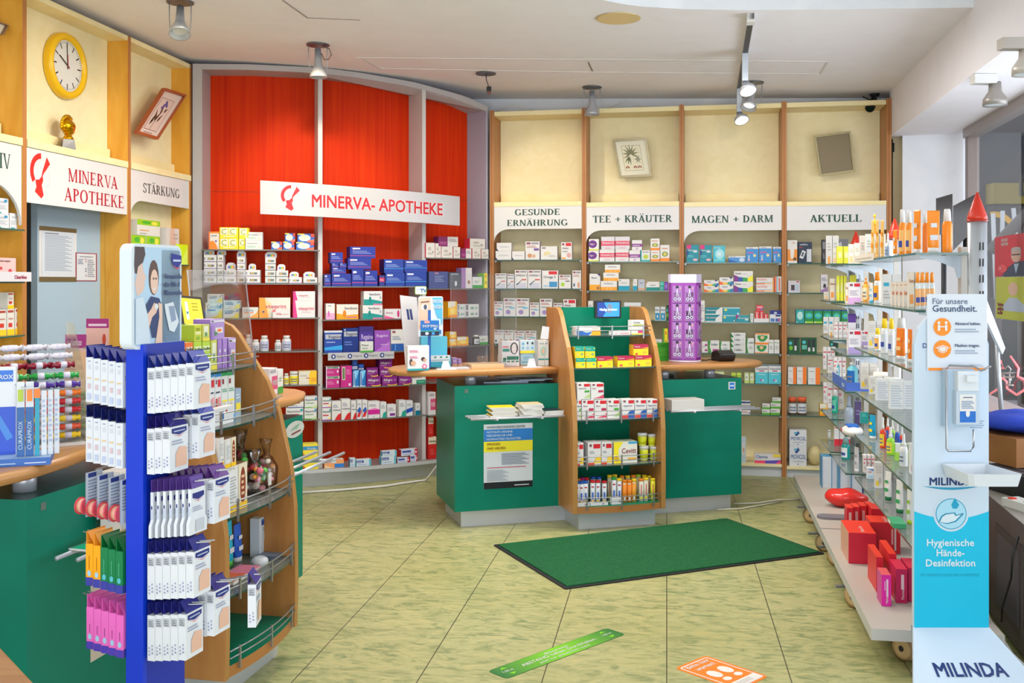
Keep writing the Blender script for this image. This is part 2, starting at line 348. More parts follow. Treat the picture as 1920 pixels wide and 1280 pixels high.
cl = MB(); cl.slab([(-3.8, 9.4), (-3.8, -3)] + edge + [(3.5, 8.6), (3.5, 9.4)], lambda p: ceil_z(p[0]), 3.62, M_PLAST, edge=M_WALL); struct(cl.build('ceiling'))
cu_ = MB(); cu_.slab([(p[0], p[1]) for p in edge] + [(2.6, -3)], 3.45, 3.6, M_WALL); struct(cu_.build('ceiling_step'))
w = MB(); w.slab([LW.pt(2.2, .62), LW.pt(-10.5, .62), LW.pt(-10.5, .8), LW.pt(2.2, .8)], 0, 3.5, M_WALL); struct(w.build('wall_left'))
w = MB(); w.slab([RW.pt(-5.2, .33), RW.pt(1.43, .33), RW.pt(1.43, .5), RW.pt(-5.2, .5)], 0, 3.5, M_WALL); struct(w.build('wall_back'))
# white pier right of the shelf wall, then the beam and the shop window
pa, pb = RW.hit(1692, .05), RW.hit(1806, .0)
w = MB(); w.slab([pa, pb, (pb.x + .12, pb.y + .3), RW.hit(1692, .32)], 0, 2.7, M_WALL); struct(w.build('wall_right'))
w = MB(); w.slab([RW.hit(1671, .2), RW.hit(1695, .2), RW.hit(1697, .31), RW.hit(1671, .31)], 0, 2.62, M_CREAM); struct(w.build('trim_1'))
bx = lambda Y, o=0: (2.877 + .1819 * (Y - 7.72) + o, Y - .18 * o)
w = MB(); w.slab([bx(-3), bx(-3, .62), bx(8.1, .62), bx(7.72)], 2.605, 3.5, M_PLAST); struct(w.build('beam'))
w = MB(); w.slab([(WX(-3), -3), (WX(7.5), 7.5), (WX(7.5) + .16, 7.5), (WX(-3) + .16, -3)], 0, .66, M_WALL); struct(w.build('wall_right_low'))
w = MB(); w.slab([(WX(-3) - .16, -3), (WX(7.4) - .16, 7.4), (WX(7.4) + .1, 7.4), (WX(-3) + .1, -3)], .66, .7, mat('#d8c4c0')); struct(w.build('trim_2'))
wf = MB()
for Y in (7.28, 4.2, 1.1): wf.slab([(WX(Y) - .03, Y), (WX(Y) + .05, Y), (WX(Y) + .06, Y + .07), (WX(Y) - .02, Y + .07)], .7, 2.62, mat('#8a7d78', .4, .3))
wf.slab([(WX(-3) - .05, -3), (WX(7.35) - .05, 7.35), (WX(7.35) + .05, 7.35), (WX(-3) + .05, -3)], 2.54, 2.62, mat('#a39a96', .4, .3))
wo = struct(wf.build('window_1'))
g = MB(); g.poly([(WX(-3), -3, .7), (WX(7.3), 7.3, .7), (WX(7.3), 7.3, 2.56), (WX(-3), -3, 2.56)], M_WGLASS); g.build('window_pane', wo)
# access hatches and slots in the ceiling
def ceil_line(pts, wd, m, name):
    b = MB()
    for p, q in zip(pts, pts[1:]):
        p, q = on_ceil(*p), on_ceil(*q); d = (q - p); d.z = 0; d.normalize(); s = Vector((-d.y, d.x, 0)) * wd; z = Vector((0, 0, -.004))
        b.add([p - s, p + s, q + s, q - s, p - s + z, p + s + z, q + s + z, q - s + z], [(0, 1, 2, 3), (4, 5, 6, 7), (0, 1, 5, 4), (1, 2, 6, 5), (2, 3, 7, 6), (3, 0, 4, 7)], m)
    return struct(b.build(name))
ceil_line([(668, 108), (1110, 111), (1552, 115), (1538, 138), (1100, 135), (712, 128), (682, 110)], .006, mat('#f0ece8', .8), 'trim_3')
ceil_line([(1103, 116), (1111, 133)], .004, mat('#8a7e78', .8), 'trim_4')
ceil_line([(530, 0), (577, 33), (675, 37)], .004, mat('#a89c98', .8), 'trim_5')
# ================================================================ right shelf wall: four bays
def serif_sign(mb, lines, o, ux, uz, w, h, col, ch):
    for k, (t, v, f) in enumerate(lines):
        for dx in (-.0016, .0016): write(mb, t, Vector(o) + Vector(ux) * (w / 2 + dx) + Vector(uz) * v * h, ux, uz, ch, mat(col), width=f * w, align='c', serif=True, eps=EPS * (2 + 200 * dx))
BAYS = {1: (922, 1095), 2: (1095, 1278), 3: (1278, 1470.5), 4: (1470.5, 1667)}
SHY = {1: (486.6, 540.8, 593.5, 645), 2: (490, 544.5, 600.8, 657), 3: (491.9, 547.5, 604, 662, 718.4, 776.8), 4: (493, 549, 606.5, 664.4, 721.8, 780.8)}
SIGNY = {1: (378, 386.5, 429), 2: (378.5, 387, 431), 3: (378, 386.5, 432), 4: (377, 385, 431)}
SIGNT = {1: [('GESUNDE', .61, .52), ('ERNÄHRUNG', .14, .70)], 2: [('TEE + KRÄUTER', .33, .86)], 3: [('MAGEN + DARM', .33, .84)], 4: [('AKTUELL', .33, .52)]}
BAYNAME = {1: 'GESUNDE ERNÄHRUNG', 2: 'TEE + KRÄUTER', 3: 'MAGEN + DARM', 4: 'AKTUELL'}
ZS = {}
for i, (x0, x1) in BAYS.items():
    a0, a1 = RW.a_of(x0), RW.a_of(x1); o = RW.pt(a0); wd = a1 - a0; Ym = RW.hit((x0 + x1) / 2).y
    t = thing('shelving_bay', 'pale wood wall shelving bay headed ' + BAYNAME[i], 'shelving', (o.x, o.y, 0), RW.t, 'shelving bays of the right wall')
    D = .3; pw = .0168; ztop = 2.884
    def post(x):
        b = MB(); b.box(x - pw, 0, 0, x + pw, D, ztop, M_BEECH); b.box(x - .002, -.0015, 0, x + .002, 0, ztop, mat('#8a5626')); b.build('post', t)
    post(0)
    if i == 4: post(wd)
    pw = .0187
    b = MB(); b.box(pw, D - .02, .1, wd - pw, D, ztop, M_CREAM); b.build('back_panel', t)
    b = MB(); b.box(pw, .01, ztop - .045, wd - pw, D - .02, ztop - .01, M_CREAMW); b.build('top_board', t)
    zb, zs, ze = [zof(y, Ym) for y in SIGNY[i]]
    b = MB(); b.box(pw, .0, zs, wd - pw, D - .02, zb, M_CREAMW); b.box(pw + .01, D - .045, zb, wd - pw - .01, D - .021, zb + .085, M_CREAMW); b.build('sign_shelf', t)
    r = .125 if i < 4 else .02; W2 = wd - 2 * pw; hs = zs - ze
    prof = [(pw, zs), (pw, ze - .10)] + [(pw + r * (1 - math.cos(math.radians(q))), ze - .10 + .10 * math.sin(math.radians(q))) for q in range(10, 91, 10)] + [(wd - pw, ze), (wd - pw, zs)]
    if i == 4: prof = [(pw, zs), (pw, ze), (wd - pw, ze), (wd - pw, zs)]
    b = MB(); n = len(prof); b.add([(x, .004, z) for x, z in prof] + [(x, .02, z) for x, z in prof], [tuple(range(n)), tuple(range(2 * n - 1, n - 1, -1))] + [(k, n + k, n + (k + 1) % n, (k + 1) % n) for k in range(n)], M_WHITE)
    sg = b.build('sign_board', t)
    b = MB(); serif_sign(b, SIGNT[i], (pw, .004, ze), (1, 0, 0), (0, 0, 1), W2, hs, '#1c4a3c', .049 if i == 1 else .055); b.build('lettering', sg)
    b = MB(); b.box(pw, .02, 0, wd - pw, .04, .085, mat('#d5d9e0', .4)); b.build('plinth', t)
    zbot = zof({1: 866, 2: 866, 3: 867.5, 4: 877}[i], Ym)
    b = MB(); b.box(pw, -.005, zbot - .02, wd - pw, D - .02, zbot, M_CREAMW); b.build('bottom_shelf', t)
    ZS[i] = [zof(y, Ym) for y in SHY[i]] + [zbot]
    if i < 3: ZS[i][4:4] = [ZS[i][3] - .24, ZS[i][3] - .48]
    for z in ZS[i][:-1]:
        b = MB(); b.box(pw + .002, .004, z - .008, wd - pw - .002, D - .022, z, M_GLASS, front=M_GEDGE)
        for x in (pw + .003, wd - pw - .017):
            for y in (.02, .24): b.box(x, y, z - .018, x + .014, y + .014, z - .008, M_STEEL)
        b.build('glass_shelf', t)
# ================================================================ left shelf wall
LB = [(-140, 46), (46, 242.5), (242.5, 360)]
LZT = 3.06; LD = .155
zL = dict(board=2.262, sign=2.225, low=1.925)
def lbay(k, nm, label):
    x0, x1 = LB[k]; a0, a1 = (LW.a_of(x0) if x0 > -100 else -3.05), LW.a_of(x1); o = LW.pt(a0); wd = a1 - a0
    t = thing('shelving_bay', label, 'shelving', (o.x, o.y, 0), LW.t, 'shelving bays of the left wall'); return t, wd
pw = .018
pw0 = .018
for k, lab in ((0, 'maple wall shelving with glass shelves before the passage'), (1, 'tall maple frame over the passage with the clock in it'), (2, 'narrow maple shelving bay headed STÄRKUNG beside the red unit')):
    t, wd = lbay(k, '', lab); pw = pw0
    for x in ([0, wd - .02] if k == 2 else [0]):
        b = MB(); b.box(x - pw, 0, 0, x + pw, LD, LZT, M_MAPLE, front=M_BEECH); b.build('post', t)
    pw = .02
    z0 = 2.225 if k == 1 else .1
    b = MB(); b.box(pw, LD - .015, z0, wd - pw, LD, LZT, M_CREAM); b.build('back_panel', t)
    b = MB(); b.box(pw, .0, LZT - .03, wd - pw, LD, LZT, M_CREAMW); b.build('top_board', t)
    b = MB(); b.box(pw, -.004, 2.222, wd - pw, LD - .015, 2.262, M_CREAMW); b.box(pw + .01, LD - .04, 2.262, wd - pw - .01, LD - .016, 2.34, M_CREAMW); b.build('sign_shelf', t)
    zs = 2.220; W2 = wd - 2 * pw
    if k == 1: prof = [(pw, zs), (pw, 1.925), (wd - pw, 1.925), (wd - pw, zs)]
    elif k == 2: prof = [(pw, zs), (pw, 1.915)] + [(pw + .15 * (1 - math.cos(math.radians(q))), 1.915 + .112 * math.sin(math.radians(q))) for q in range(10, 91, 10)] + [(wd - pw - .02, 2.022), (wd - pw - .02, zs)]
    else: prof = [(pw, zs), (pw, 2.02)] + [(wd - pw - .3 * (math.cos(math.radians(q))) , 1.80 + .22 * math.sin(math.radians(q))) for q in (90, 75, 60, 45, 30, 15, 0)][::1] + [(wd - pw, zs)]
    if k == 0: prof = [(pw, zs), (pw, 2.02)] + [(wd - pw - .3 * (1 - math.cos(math.radians(90 - q))), 1.80 + .22 * math.sin(math.radians(q)) ) for q in ()] + [(wd - pw - .3 + .3 * math.sin(math.radians(q)), 1.80 + .22 * math.cos(math.radians(q))) for q in range(0, 91, 10)] + [(wd - pw, zs)]
    b = MB(); n = len(prof); b.add([(x, .004, z) for x, z in prof] + [(x, .02, z) for x, z in prof], [tuple(range(n)), tuple(range(2 * n - 1, n - 1, -1))] + [(j, n + j, n + (j + 1) % n, (j + 1) % n) for j in range(n)], M_WHITE)
    sg = b.build('sign_board', t); b = MB()
    if k == 1:
        write(b, 'MINERVA', (pw + .635 * W2, .004, 2.075), (1, 0, 0), (0, 0, 1), .075, mat('#b8182c'), width=.52 * W2, align='c', serif=True)
        write(b, 'APOTHEKE', (pw + .655 * W2, .004, 1.962), (1, 0, 0), (0, 0, 1), .075, mat('#b8182c'), width=.63 * W2, align='c', serif=True)
        head_logo(b, (pw + .03, .004, 1.955), (1, 0, 0), (0, 0, 1), .245, mat('#dc2a22'), mat('#c8c0c0'))
    elif k == 2: write(b, 'STÄRKUNG', (pw + .50 * W2, .004, 2.085), (1, 0, 0), (0, 0, 1), .062, mat('#2c3a34'), width=.62 * W2, align='c', serif=True)
    else: write(b, 'IV', (wd - pw - .09, .004, 2.085), (1, 0, 0), (0, 0, 1), .078, mat('#1c4a3c'), align='r', serif=True)
    b.build('lettering', sg)
    if k != 1:
        for j, z in enumerate(((1.775, 1.50, 1.22, .95, .60) if k == 0 else (1.62, 1.35, 1.08, .8, .5))):
            b = MB(); b.box(pw + .002, .002 if k else -.03, z - .008, wd - pw - .02, LD - .016, z, M_GLASS, front=M_GEDGE); b.build('glass_shelf', t)
# the passage: white leaf with notices, dark gap
p0, p1 = LW.a_of(70, .19), LW.a_of(242.5)
b = MB(); b.slab([LW.pt(p0, .19), LW.pt(p1, .19), LW.pt(p1, .23), LW.pt(p0, .23)], 0, 2.2, mat('#a9c0d2', .55)); struct(b.build('door_1'))
b = MB(); b.slab([LW.pt(p1 - .017, .157), LW.pt(p1 + .017, .157), LW.pt(p1 + .017, .189), LW.pt(p1 - .017, .189)], 0, 2.2, M_MAPLE); struct(b.build('trim_6'))
b = MB(); b.slab([LW.pt(p0 - .5, .56), LW.pt(p0 + .4, .56), LW.pt(p0 + .4, .6), LW.pt(p0 - .5, .6)], 0, 2.25, mat('#1c2c40', .6)); struct(b.build('gap_shade'))  # dark sheet, the shade in the passage gap put into its colour
def lw_quad(x0, y0, x1, y1, bb):
    a0, a1 = LW.a_of(x0, bb), LW.a_of(x1, bb); Y = LW.hit((x0 + x1) / 2, bb).y; return a0, a1, zof(y1, Y), zof(y0, Y)
def notice(name, label, x0, y0, x1, y1, draw, d=.003):
    a0, a1, z0, z1 = lw_quad(x0, y0, x1, y1, .188); o = LW.pt(a0, .1895); b = MB(); b.box(0, -d, 0, a1 - a0, 0, z1 - z0, 'white'); draw(b, a1 - a0, z1 - z0)
    return tag(b.build(name, loc=(o.x, o.y, z0), rz=LW.t), label, 'notice')
def d1(b, w, h):
    decals(b, 'r 0 .92 1 1.0 #6b5a3a; r 0 0 1 .09 #6b5a3a; r .05 .09 .95 .92 #dfe6ef; l .14 .2 .86 .86 26 #9aa6b8; l .14 .87 .5 .9 1 #50586a', (0, -.003, 0), (1, 0, 0), (0, 0, 1), w, h)
def d2(b, w, h):
    decals(b, 'r 0 0 1 1 #8e2440; r .05 .03 .95 .97 #e4e9f0; l .18 .85 .82 .9 1 #6a7080; r .44 .76 .5 .79 #a03040; r .44 .68 .5 .71 #a03040; r .44 .42 .5 .45 #303848; r .44 .34 .5 .37 #303848; r .44 .18 .5 .21 #a03040; l .1 .6 .36 .8 4 #8890a0; l .55 .16 .88 .8 9 #9aa2b0', (0, -.003, 0), (1, 0, 0), (0, 0, 1), w, h)
notice('notice_sheet', 'long printed sheet under brown tape on the white leaf', 73, 426, 143, 528, d1)
notice('notice_sheet', 'small notice with a red border beside the taped sheet', 141, 474, 181, 527, d2)
# clock
a0, a1, z0, z1 = lw_quad(80, 66, 157, 181, .13); c = LW.pt((a0 + a1) / 2, LD - .018)
t = thing('wall_clock', 'round yellow wall clock showing ten o clock', 'clock', (c.x, c.y, (z0 + z1) / 2), LW.t)
R = (a1 - a0) / 2; RZ = (z1 - z0) / 2; Rr = (R + RZ) / 2
b = MB(); n = 40
prof = [(1.0, 0), (1.0, -.03), (.96, -.045), (.86, -.05), (.79, -.042), (.77, -.03)]
b.add([(Rr * r * math.cos(2 * math.pi * i / n), y, Rr * r * math.sin(2 * math.pi * i / n)) for r, y in prof for i in range(n)], [(k * n + i, k * n + (i + 1) % n, k * n + n + (i + 1) % n, k * n + n + i) for k in range(len(prof) - 1) for i in range(n)], mat('#e8b818', .25), True); b.build('rim', t)
b = MB(); b.add([(Rr * .8 * math.cos(2 * math.pi * i / n), -.028, Rr * .8 * math.sin(2 * math.pi * i / n)) for i in range(n)], [tuple(range(n))], mat('#f6f4ee'))
for i in range(60):
    q = math.radians(6 * i); L0, L1, ww = (.54, .73, .02) if i % 5 == 0 else (.68, .73, .008)
    s = Vector((math.cos(q), math.sin(q))); pz = Vector((-s.y, s.x)) * ww
    flat(b, [(s * L0 - pz) * Rr, (s * L1 - pz) * Rr, (s * L1 + pz) * Rr, (s * L0 + pz) * Rr], (0, -.028, 0), (1, 0, 0), (0, 0, 1), mat('black'))
b.build('dial', t)
for nm, ang, L1, ww, c in (('minute_hand', 92, .66, .012, 'black'), ('hour_hand', 150, .5, .016, 'black'), ('second_hand', 93, .34, .006, 'red')):
    b = MB(); q = math.radians(ang); s = Vector((math.cos(q), math.sin(q))); pz = Vector((-s.y, s.x)) * ww * Rr
    y = {'m': -.031, 'h': -.033, 's': -.035}[nm[0]]; pp = [-s * .1 * Rr - pz, s * L1 * Rr - pz, s * L1 * Rr + pz, -s * .1 * Rr + pz]
    b.add([(p.x, y, p.y) for p in pp] + [(p.x, y - .0015, p.y) for p in pp], [(3, 2, 1, 0), (4, 5, 6, 7), (0, 1, 5, 4), (1, 2, 6, 5), (2, 3, 7, 6), (3, 0, 4, 7)], c); b.build(nm, t)
# golden head on a dark plinth
a0, a1, z0, z1 = lw_quad(107, 216, 141, 279, .07); c = LW.pt((a0 + a1) / 2, .058); H = z1 - 2.262
t = thing('trophy_bust', 'small golden helmeted bust on the shelf under the clock', 'bust', (c.x, c.y, 2.2622), LW.t)
GOLD = mat('#d8a010', .18, .9)
b = MB(); b.loft([(0, .062, .05), (.30 * H, .048, .04)], mat('#4a4642', .25), 4, smooth=False); b.build('plinth', t)
b = MB(); k = H
b.loft([(.30 * k, .035, .03), (.36 * k, .03, .028), (.42 * k, .018, .02), (.5 * k, .02, .02)], GOLD, 12)
b.sphere((.004, 0, .62 * k), .04, GOLD, sc=(1.1, .8, 1.1)); b.sphere((.03, 0, .56 * k), .016, GOLD, sc=(1, .7, 1.3))
b.loft([(.5 * k, .012, .01), (.53 * k, .014, .01)], GOLD, 8, c=(.04, 0, 0))
b.build('head', t)
b = MB(); b.sphere((-.004, 0, .68 * k), .046, GOLD, sc=(1.25, .8, .9)); 
for i in range(10):
    q = math.radians(60 + 14 * i); b.sphere((-.004 + .058 * math.cos(q), 0, .66 * k + .058 * math.sin(q)), .014, GOLD, 8, 6, (1.1, .6, 1.1))
b.box(-.006, -.006, .92 * k, .012, .006, k, GOLD); b.build('helmet', t)
# framed herb prints
def framed(name, label, pts, plane, bb, fm, paper, art, th=.02, rim=.10):
    q = []
    for px, py in pts:
        h = plane.hit(px, bb); q.append(((h - plane.o).dot(plane.e), zof(py, h.y)))
    c = (sum(p[0] for p in q) / 4, sum(p[1] for p in q) / 4); o = plane.pt(c[0], bb)
    t = thing(name, label, 'picture', (o.x, o.y, c[1]), plane.t)
    q = [Vector((p[0] - c[0], p[1] - c[1])) for p in q]             # tl, tr, br, bl
    inn = [p * (1 - rim) for p in q]; b = MB()
    V = [(p.x, 0, p.y) for p in q] + [(p.x, -th, p.y) for p in q] + [(p.x, -th, p.y) for p in inn] + [(p.x, -th * .5, p.y) for p in inn]
    b.add(V, [(i, (i + 1) % 4, 4 + (i + 1) % 4, 4 + i) for i in range(4)] + [(4 + i, 4 + (i + 1) % 4, 8 + (i + 1) % 4, 8 + i) for i in range(4)] + [(8 + i, 8 + (i + 1) % 4, 12 + (i + 1) % 4, 12 + i) for i in range(4)] + [(3, 2, 1, 0)], fm); b.build('frame', t)
    b = MB(); b.add([(p.x, -th * .45, p.y) for p in inn], [(3, 2, 1, 0)], paper)
    ux = Vector((inn[2] - inn[3]).to_3d()); uz = Vector((inn[0] - inn[3]).to_3d()); ux = Vector((ux.x, 0, ux.y)); uz = Vector((uz.x, 0, uz.y)); o3 = Vector((inn[3].x, -th * .45, inn[3].y))
    art(b, o3, ux, uz); b.build('print', t); return t
def leaf(b, o, ux, uz, u, v, ang, L, wd, m):
    q = math.radians(ang); d = Vector((math.cos(q), math.sin(q))); s = Vector((-d.y, d.x)); c = Vector((u, v))
    flat(b, [c, c + d * L * .35 + s * wd, c + d * L, c + d * L * .35 - s * wd], o, ux, uz, m, EPS * 3)
def art_hemp(b, o, ux, uz):
    decals(b, 'r .17 .13 .83 .87 #8a8468; r .18 .14 .82 .86 #efe8c8', o, ux, uz, 1, 1)
    for an in range(-20, 230, 28): leaf(b, o, ux, uz, .46, .62, an, .30, .028, mat('#7c7a52'))
    for an in (250, 275, 225): leaf(b, o, ux, uz, .40, .55, an, .26, .03, mat('#6c6e4a'))
    for an in range(0, 360, 60): leaf(b, o, ux, uz, .68, .46, an, .13, .016, mat('#5a5c40'))
    for u in (.28, .55, .70): band(b, o, ux, uz, u, .2, .03, .07, 0, 180, mat('#9a4a34'), 8, EPS * 3)
def art_flower(b, o, ux, uz):
    decals(b, 'r .16 .1 .84 .86 #7a3030; r .175 .11 .825 .85 #ecd2c4; l .25 .03 .7 .07 1 #b08a80', o, ux, uz, 1, 1)
    for u, v, an, L in ((.4, .3, 60, .3), (.42, .32, 120, .3), (.3, .2, 80, .26), (.55, .3, 60, .24), (.52, .5, 110, .2), (.62, .55, 40, .16), (.34, .24, 100, .2)): leaf(b, o, ux, uz, u, v, an, L, .045, mat('#5a4434'))
    flat(b, [(.44, .12), (.46, .12), (.52, .72), (.5, .72)], o, ux, uz, mat('#6a5040'), EPS * 2.5)
    for u, v in ((.46, .7), (.54, .74), (.5, .78), (.6, .7), (.42, .64)): flat(b, ell(u, v, .05, .04, 8), o, ux, uz, mat('#6a5a98'), EPS * 3.5)
framed('framed_print', 'wood framed flower print hanging aslant above STÄRKUNG', [(303, 165), (343, 178), (289, 262), (249, 250)], LW, .03, mat('#a8562e'), mat('#f0ddd0'), art_flower, .03, .1)
framed('framed_print', 'silver framed leaf print hanging aslant above TEE + KRÄUTER', [(1149, 262), (1213, 258), (1223, 331), (1162, 334)], RW, .2, mat('#8e8466', .3, .4), mat('#f3edd2'), art_hemp, .02, .12)
framed('framed_print', 'empty brown framed board hanging aslant above AKTUELL', [(1526, 255), (1594, 246), (1603, 322), (1537, 331)], RW, .19, mat('#a59a72', .3, .3), mat('#84765a', .3), lambda *a: None, .02, .1)
# corner of another picture at the very edge
framed('framed_print', 'corner of a brown framed picture above the lettering IV', [(-40, 30), (8, 48), (-2, 66), (-60, 60)], LW, .09, mat('#8a6a4a'), mat('#e8d8c0'), lambda *a: None, .03, .1)
# ================================================================ the red curved unit
HY = [(359, 119.4), (465, 120.3), (601, 126.6), (671, 135.3), (777, 153.8), (871, 179.7), (921, 202.5)]
def interp(T, x):
    for (a, b), (c, d) in zip(T, T[1:]):
        if x <= c: return b + (d - b) * (x - a) / (c - a)
    return T[-1][1]
TH = lambda px: RU.ang(px); T0, T1 = TH(361), TH(914.5)
def pxof(p): return 960 + F * p.x / p.y
def strip(th0, th1, b0, b1, n): 
    q = [th0 + (th1 - th0) * i / n for i in range(n + 1)]; return [RU.pt(k, b0) for k in q] + [RU.pt(k, b1) for k in q[::-1]]
def hz(p, d=0):
    q = RU.c + (Vector(p[:2]) - RU.c).normalized() * RU.R; x = pxof(q); return zof(interp(HY, x), q.y) + d
t = thing('curved_shelf_unit', 'curved red wall unit in a grey frame', 'shelving', (0, 0, 0))
RDP = .235
b = MB(); b.slab(strip(T0, T1, 0, RDP, 24), lambda p: hz(p, -.04), lambda p: hz(p), M_GREYW); b.build('header', t)
for x0, x1, nm in ((361, 380, 0), (905, 920, 1)):
    th0, th1 = TH(361 if not nm else 911), TH(379 if not nm else 914.5)
    b = MB(); b.slab(strip(th0, th1, 0, RDP + .02, 2), 0, lambda p: hz(p, -.04), M_GREYW, edge=mat('#aaa7b8', .45) if nm else M_GREYW); b.build('jamb', t)
for x0, x1 in ((379, 600), (600, 795), (795, 912)):
    b = MB(); b.slab(strip(TH(x0), TH(x1), RDP - .012, RDP + .01, 8), .1, lambda p: hz(p, -.038), M_RED); b.build('red_panel', t)
    b = MB(); b.slab(strip(TH(x0), TH(x1), RDP - .0135, RDP - .012, 8), 2.165, 2.168, mat('#7a1608')); b.build('panel_joint', t)
for x in (600.5, 795):
    th = TH(x); dw = .016 / RU.R
    b = MB(); b.slab([RU.pt(th - dw, 0), RU.pt(th + dw, 0), RU.pt(th + dw, RDP - .013), RU.pt(th - dw, RDP - .013)], .1, lambda p: hz(p, -.041), mat('#cfcbca', .4)); b.build('post', t)
b = MB(); b.slab(strip(T0, T1, .03, .2, 24), 0, .112, M_PLINTH); b.build('plinth', t)
b = MB(); b.slab(strip(T0, T1, -.06, RDP, 24), .112, .138, mat('#bfc2c6', .35, .2), top=mat('#8a8684', .3)); b.build('bottom_shelf', t)
RUB = {1: (381, 598, (468, 531, 595.5, 658, 721.5, 787)), 2: (603, 792, (536.5, 597.6, 658.8, 723, 782.8)), 3: (798, 911, (484, 540.5, 595, 648, 712, 772))}
RMID = {1: 490, 2: 690, 3: 857}; ZR = {}
for i, (x0, x1, ys) in RUB.items():
    Y = RU.hit(RMID[i]).y; ZR[i] = [zof(y, Y) for y in ys] + [.138]
    for z in ZR[i][:-1]:
        b = MB(); b.slab(strip(TH(x0), TH(x1), -.06, RDP - .015, 8), z - .009, z, M_GLASS, edge=mat('#6a6a64', .2)); b.build('glass_shelf', t)
# curved shop sign
SB = -.2; sx0, sx1 = 488, 862
th0, th1 = RU.ang(sx0, SB), RU.ang(sx1, SB); p0, p1 = RU.hit(sx0, SB), RU.hit(sx1, SB)
zt0, zt1, zb0, zb1 = zof(338, p0.y), zof(368.5, p1.y), zof(401, p0.y), zof(423, p1.y)
t = thing('curved_shop_sign', 'silver curved shop sign with red lettering on red unit', 'sign')
fr = lambda p: (RU.ang(pxof(Vector(p[:2])), 0), 0)
def u_of(p): r = Vector(p[:2]) - RU.c; return (math.atan2(r.x, -r.y) - th0) / (th1 - th0)
b = MB(); b.slab(strip(th0, th1, SB, SB + .012, 24), lambda p: zb0 + (zb1 - zb0) * u_of(p), lambda p: zt0 + (zt1 - zt0) * u_of(p), mat('#b3b0b0', .35, .3)); b.build('sign_panel', t)
for th in (th0 + .08, th1 - .08): b = MB(); b.slab([RU.pt(th - .004, SB + .012), RU.pt(th + .004, SB + .012), RU.pt(th + .004, .0), RU.pt(th - .004, .0)], 1.99, 2.02, M_STEEL); b.build('bracket', t)
def write_arc(mb, tx, pxa, pxb, v0, hh, m, bold, off):
    v, f, w = text_geo(tx, bold); ta, tb = RU.ang(pxa, SB), RU.ang(pxb, SB); vs = []
    nc = TXT.get((tx, 'n', bold), 10 ** 9)
    for i, (x, y) in enumerate(v):
        th = ta + (tb - ta) * x / w; p = RU.pt(th, SB - off - .0001 * (i // nc)); u = (th - th0) / (th1 - th0); z = (zb0 + (zb1 - zb0) * u) + (zt0 - zb0) * v0 + y * hh; vs.append((p.x, p.y, z))
    mb.add(vs, f, m)
b = MB(); write_arc(b, 'MINERVA- APOTHEKE', 584, 831, .29, .088, mat('#f8f4f2'), .06, .0008); write_arc(b, 'MINERVA- APOTHEKE', 585, 830, .29, .088, mat('#b81420'), .03, .0016); b.build('lettering', t)
th = RU.ang(526, SB); pl = RU.pt(th, SB); z = zb0 + (zb1 - zb0) * (th - th0) / (th1 - th0) + .03; ang = th
b = MB(); head_logo(b, Vector((pl.x, pl.y, z)), (math.cos(ang), math.sin(ang), 0), (0, 0, 1), .18, mat('#c41824'), mat('#e8e2e2')); b.build('emblem', t)
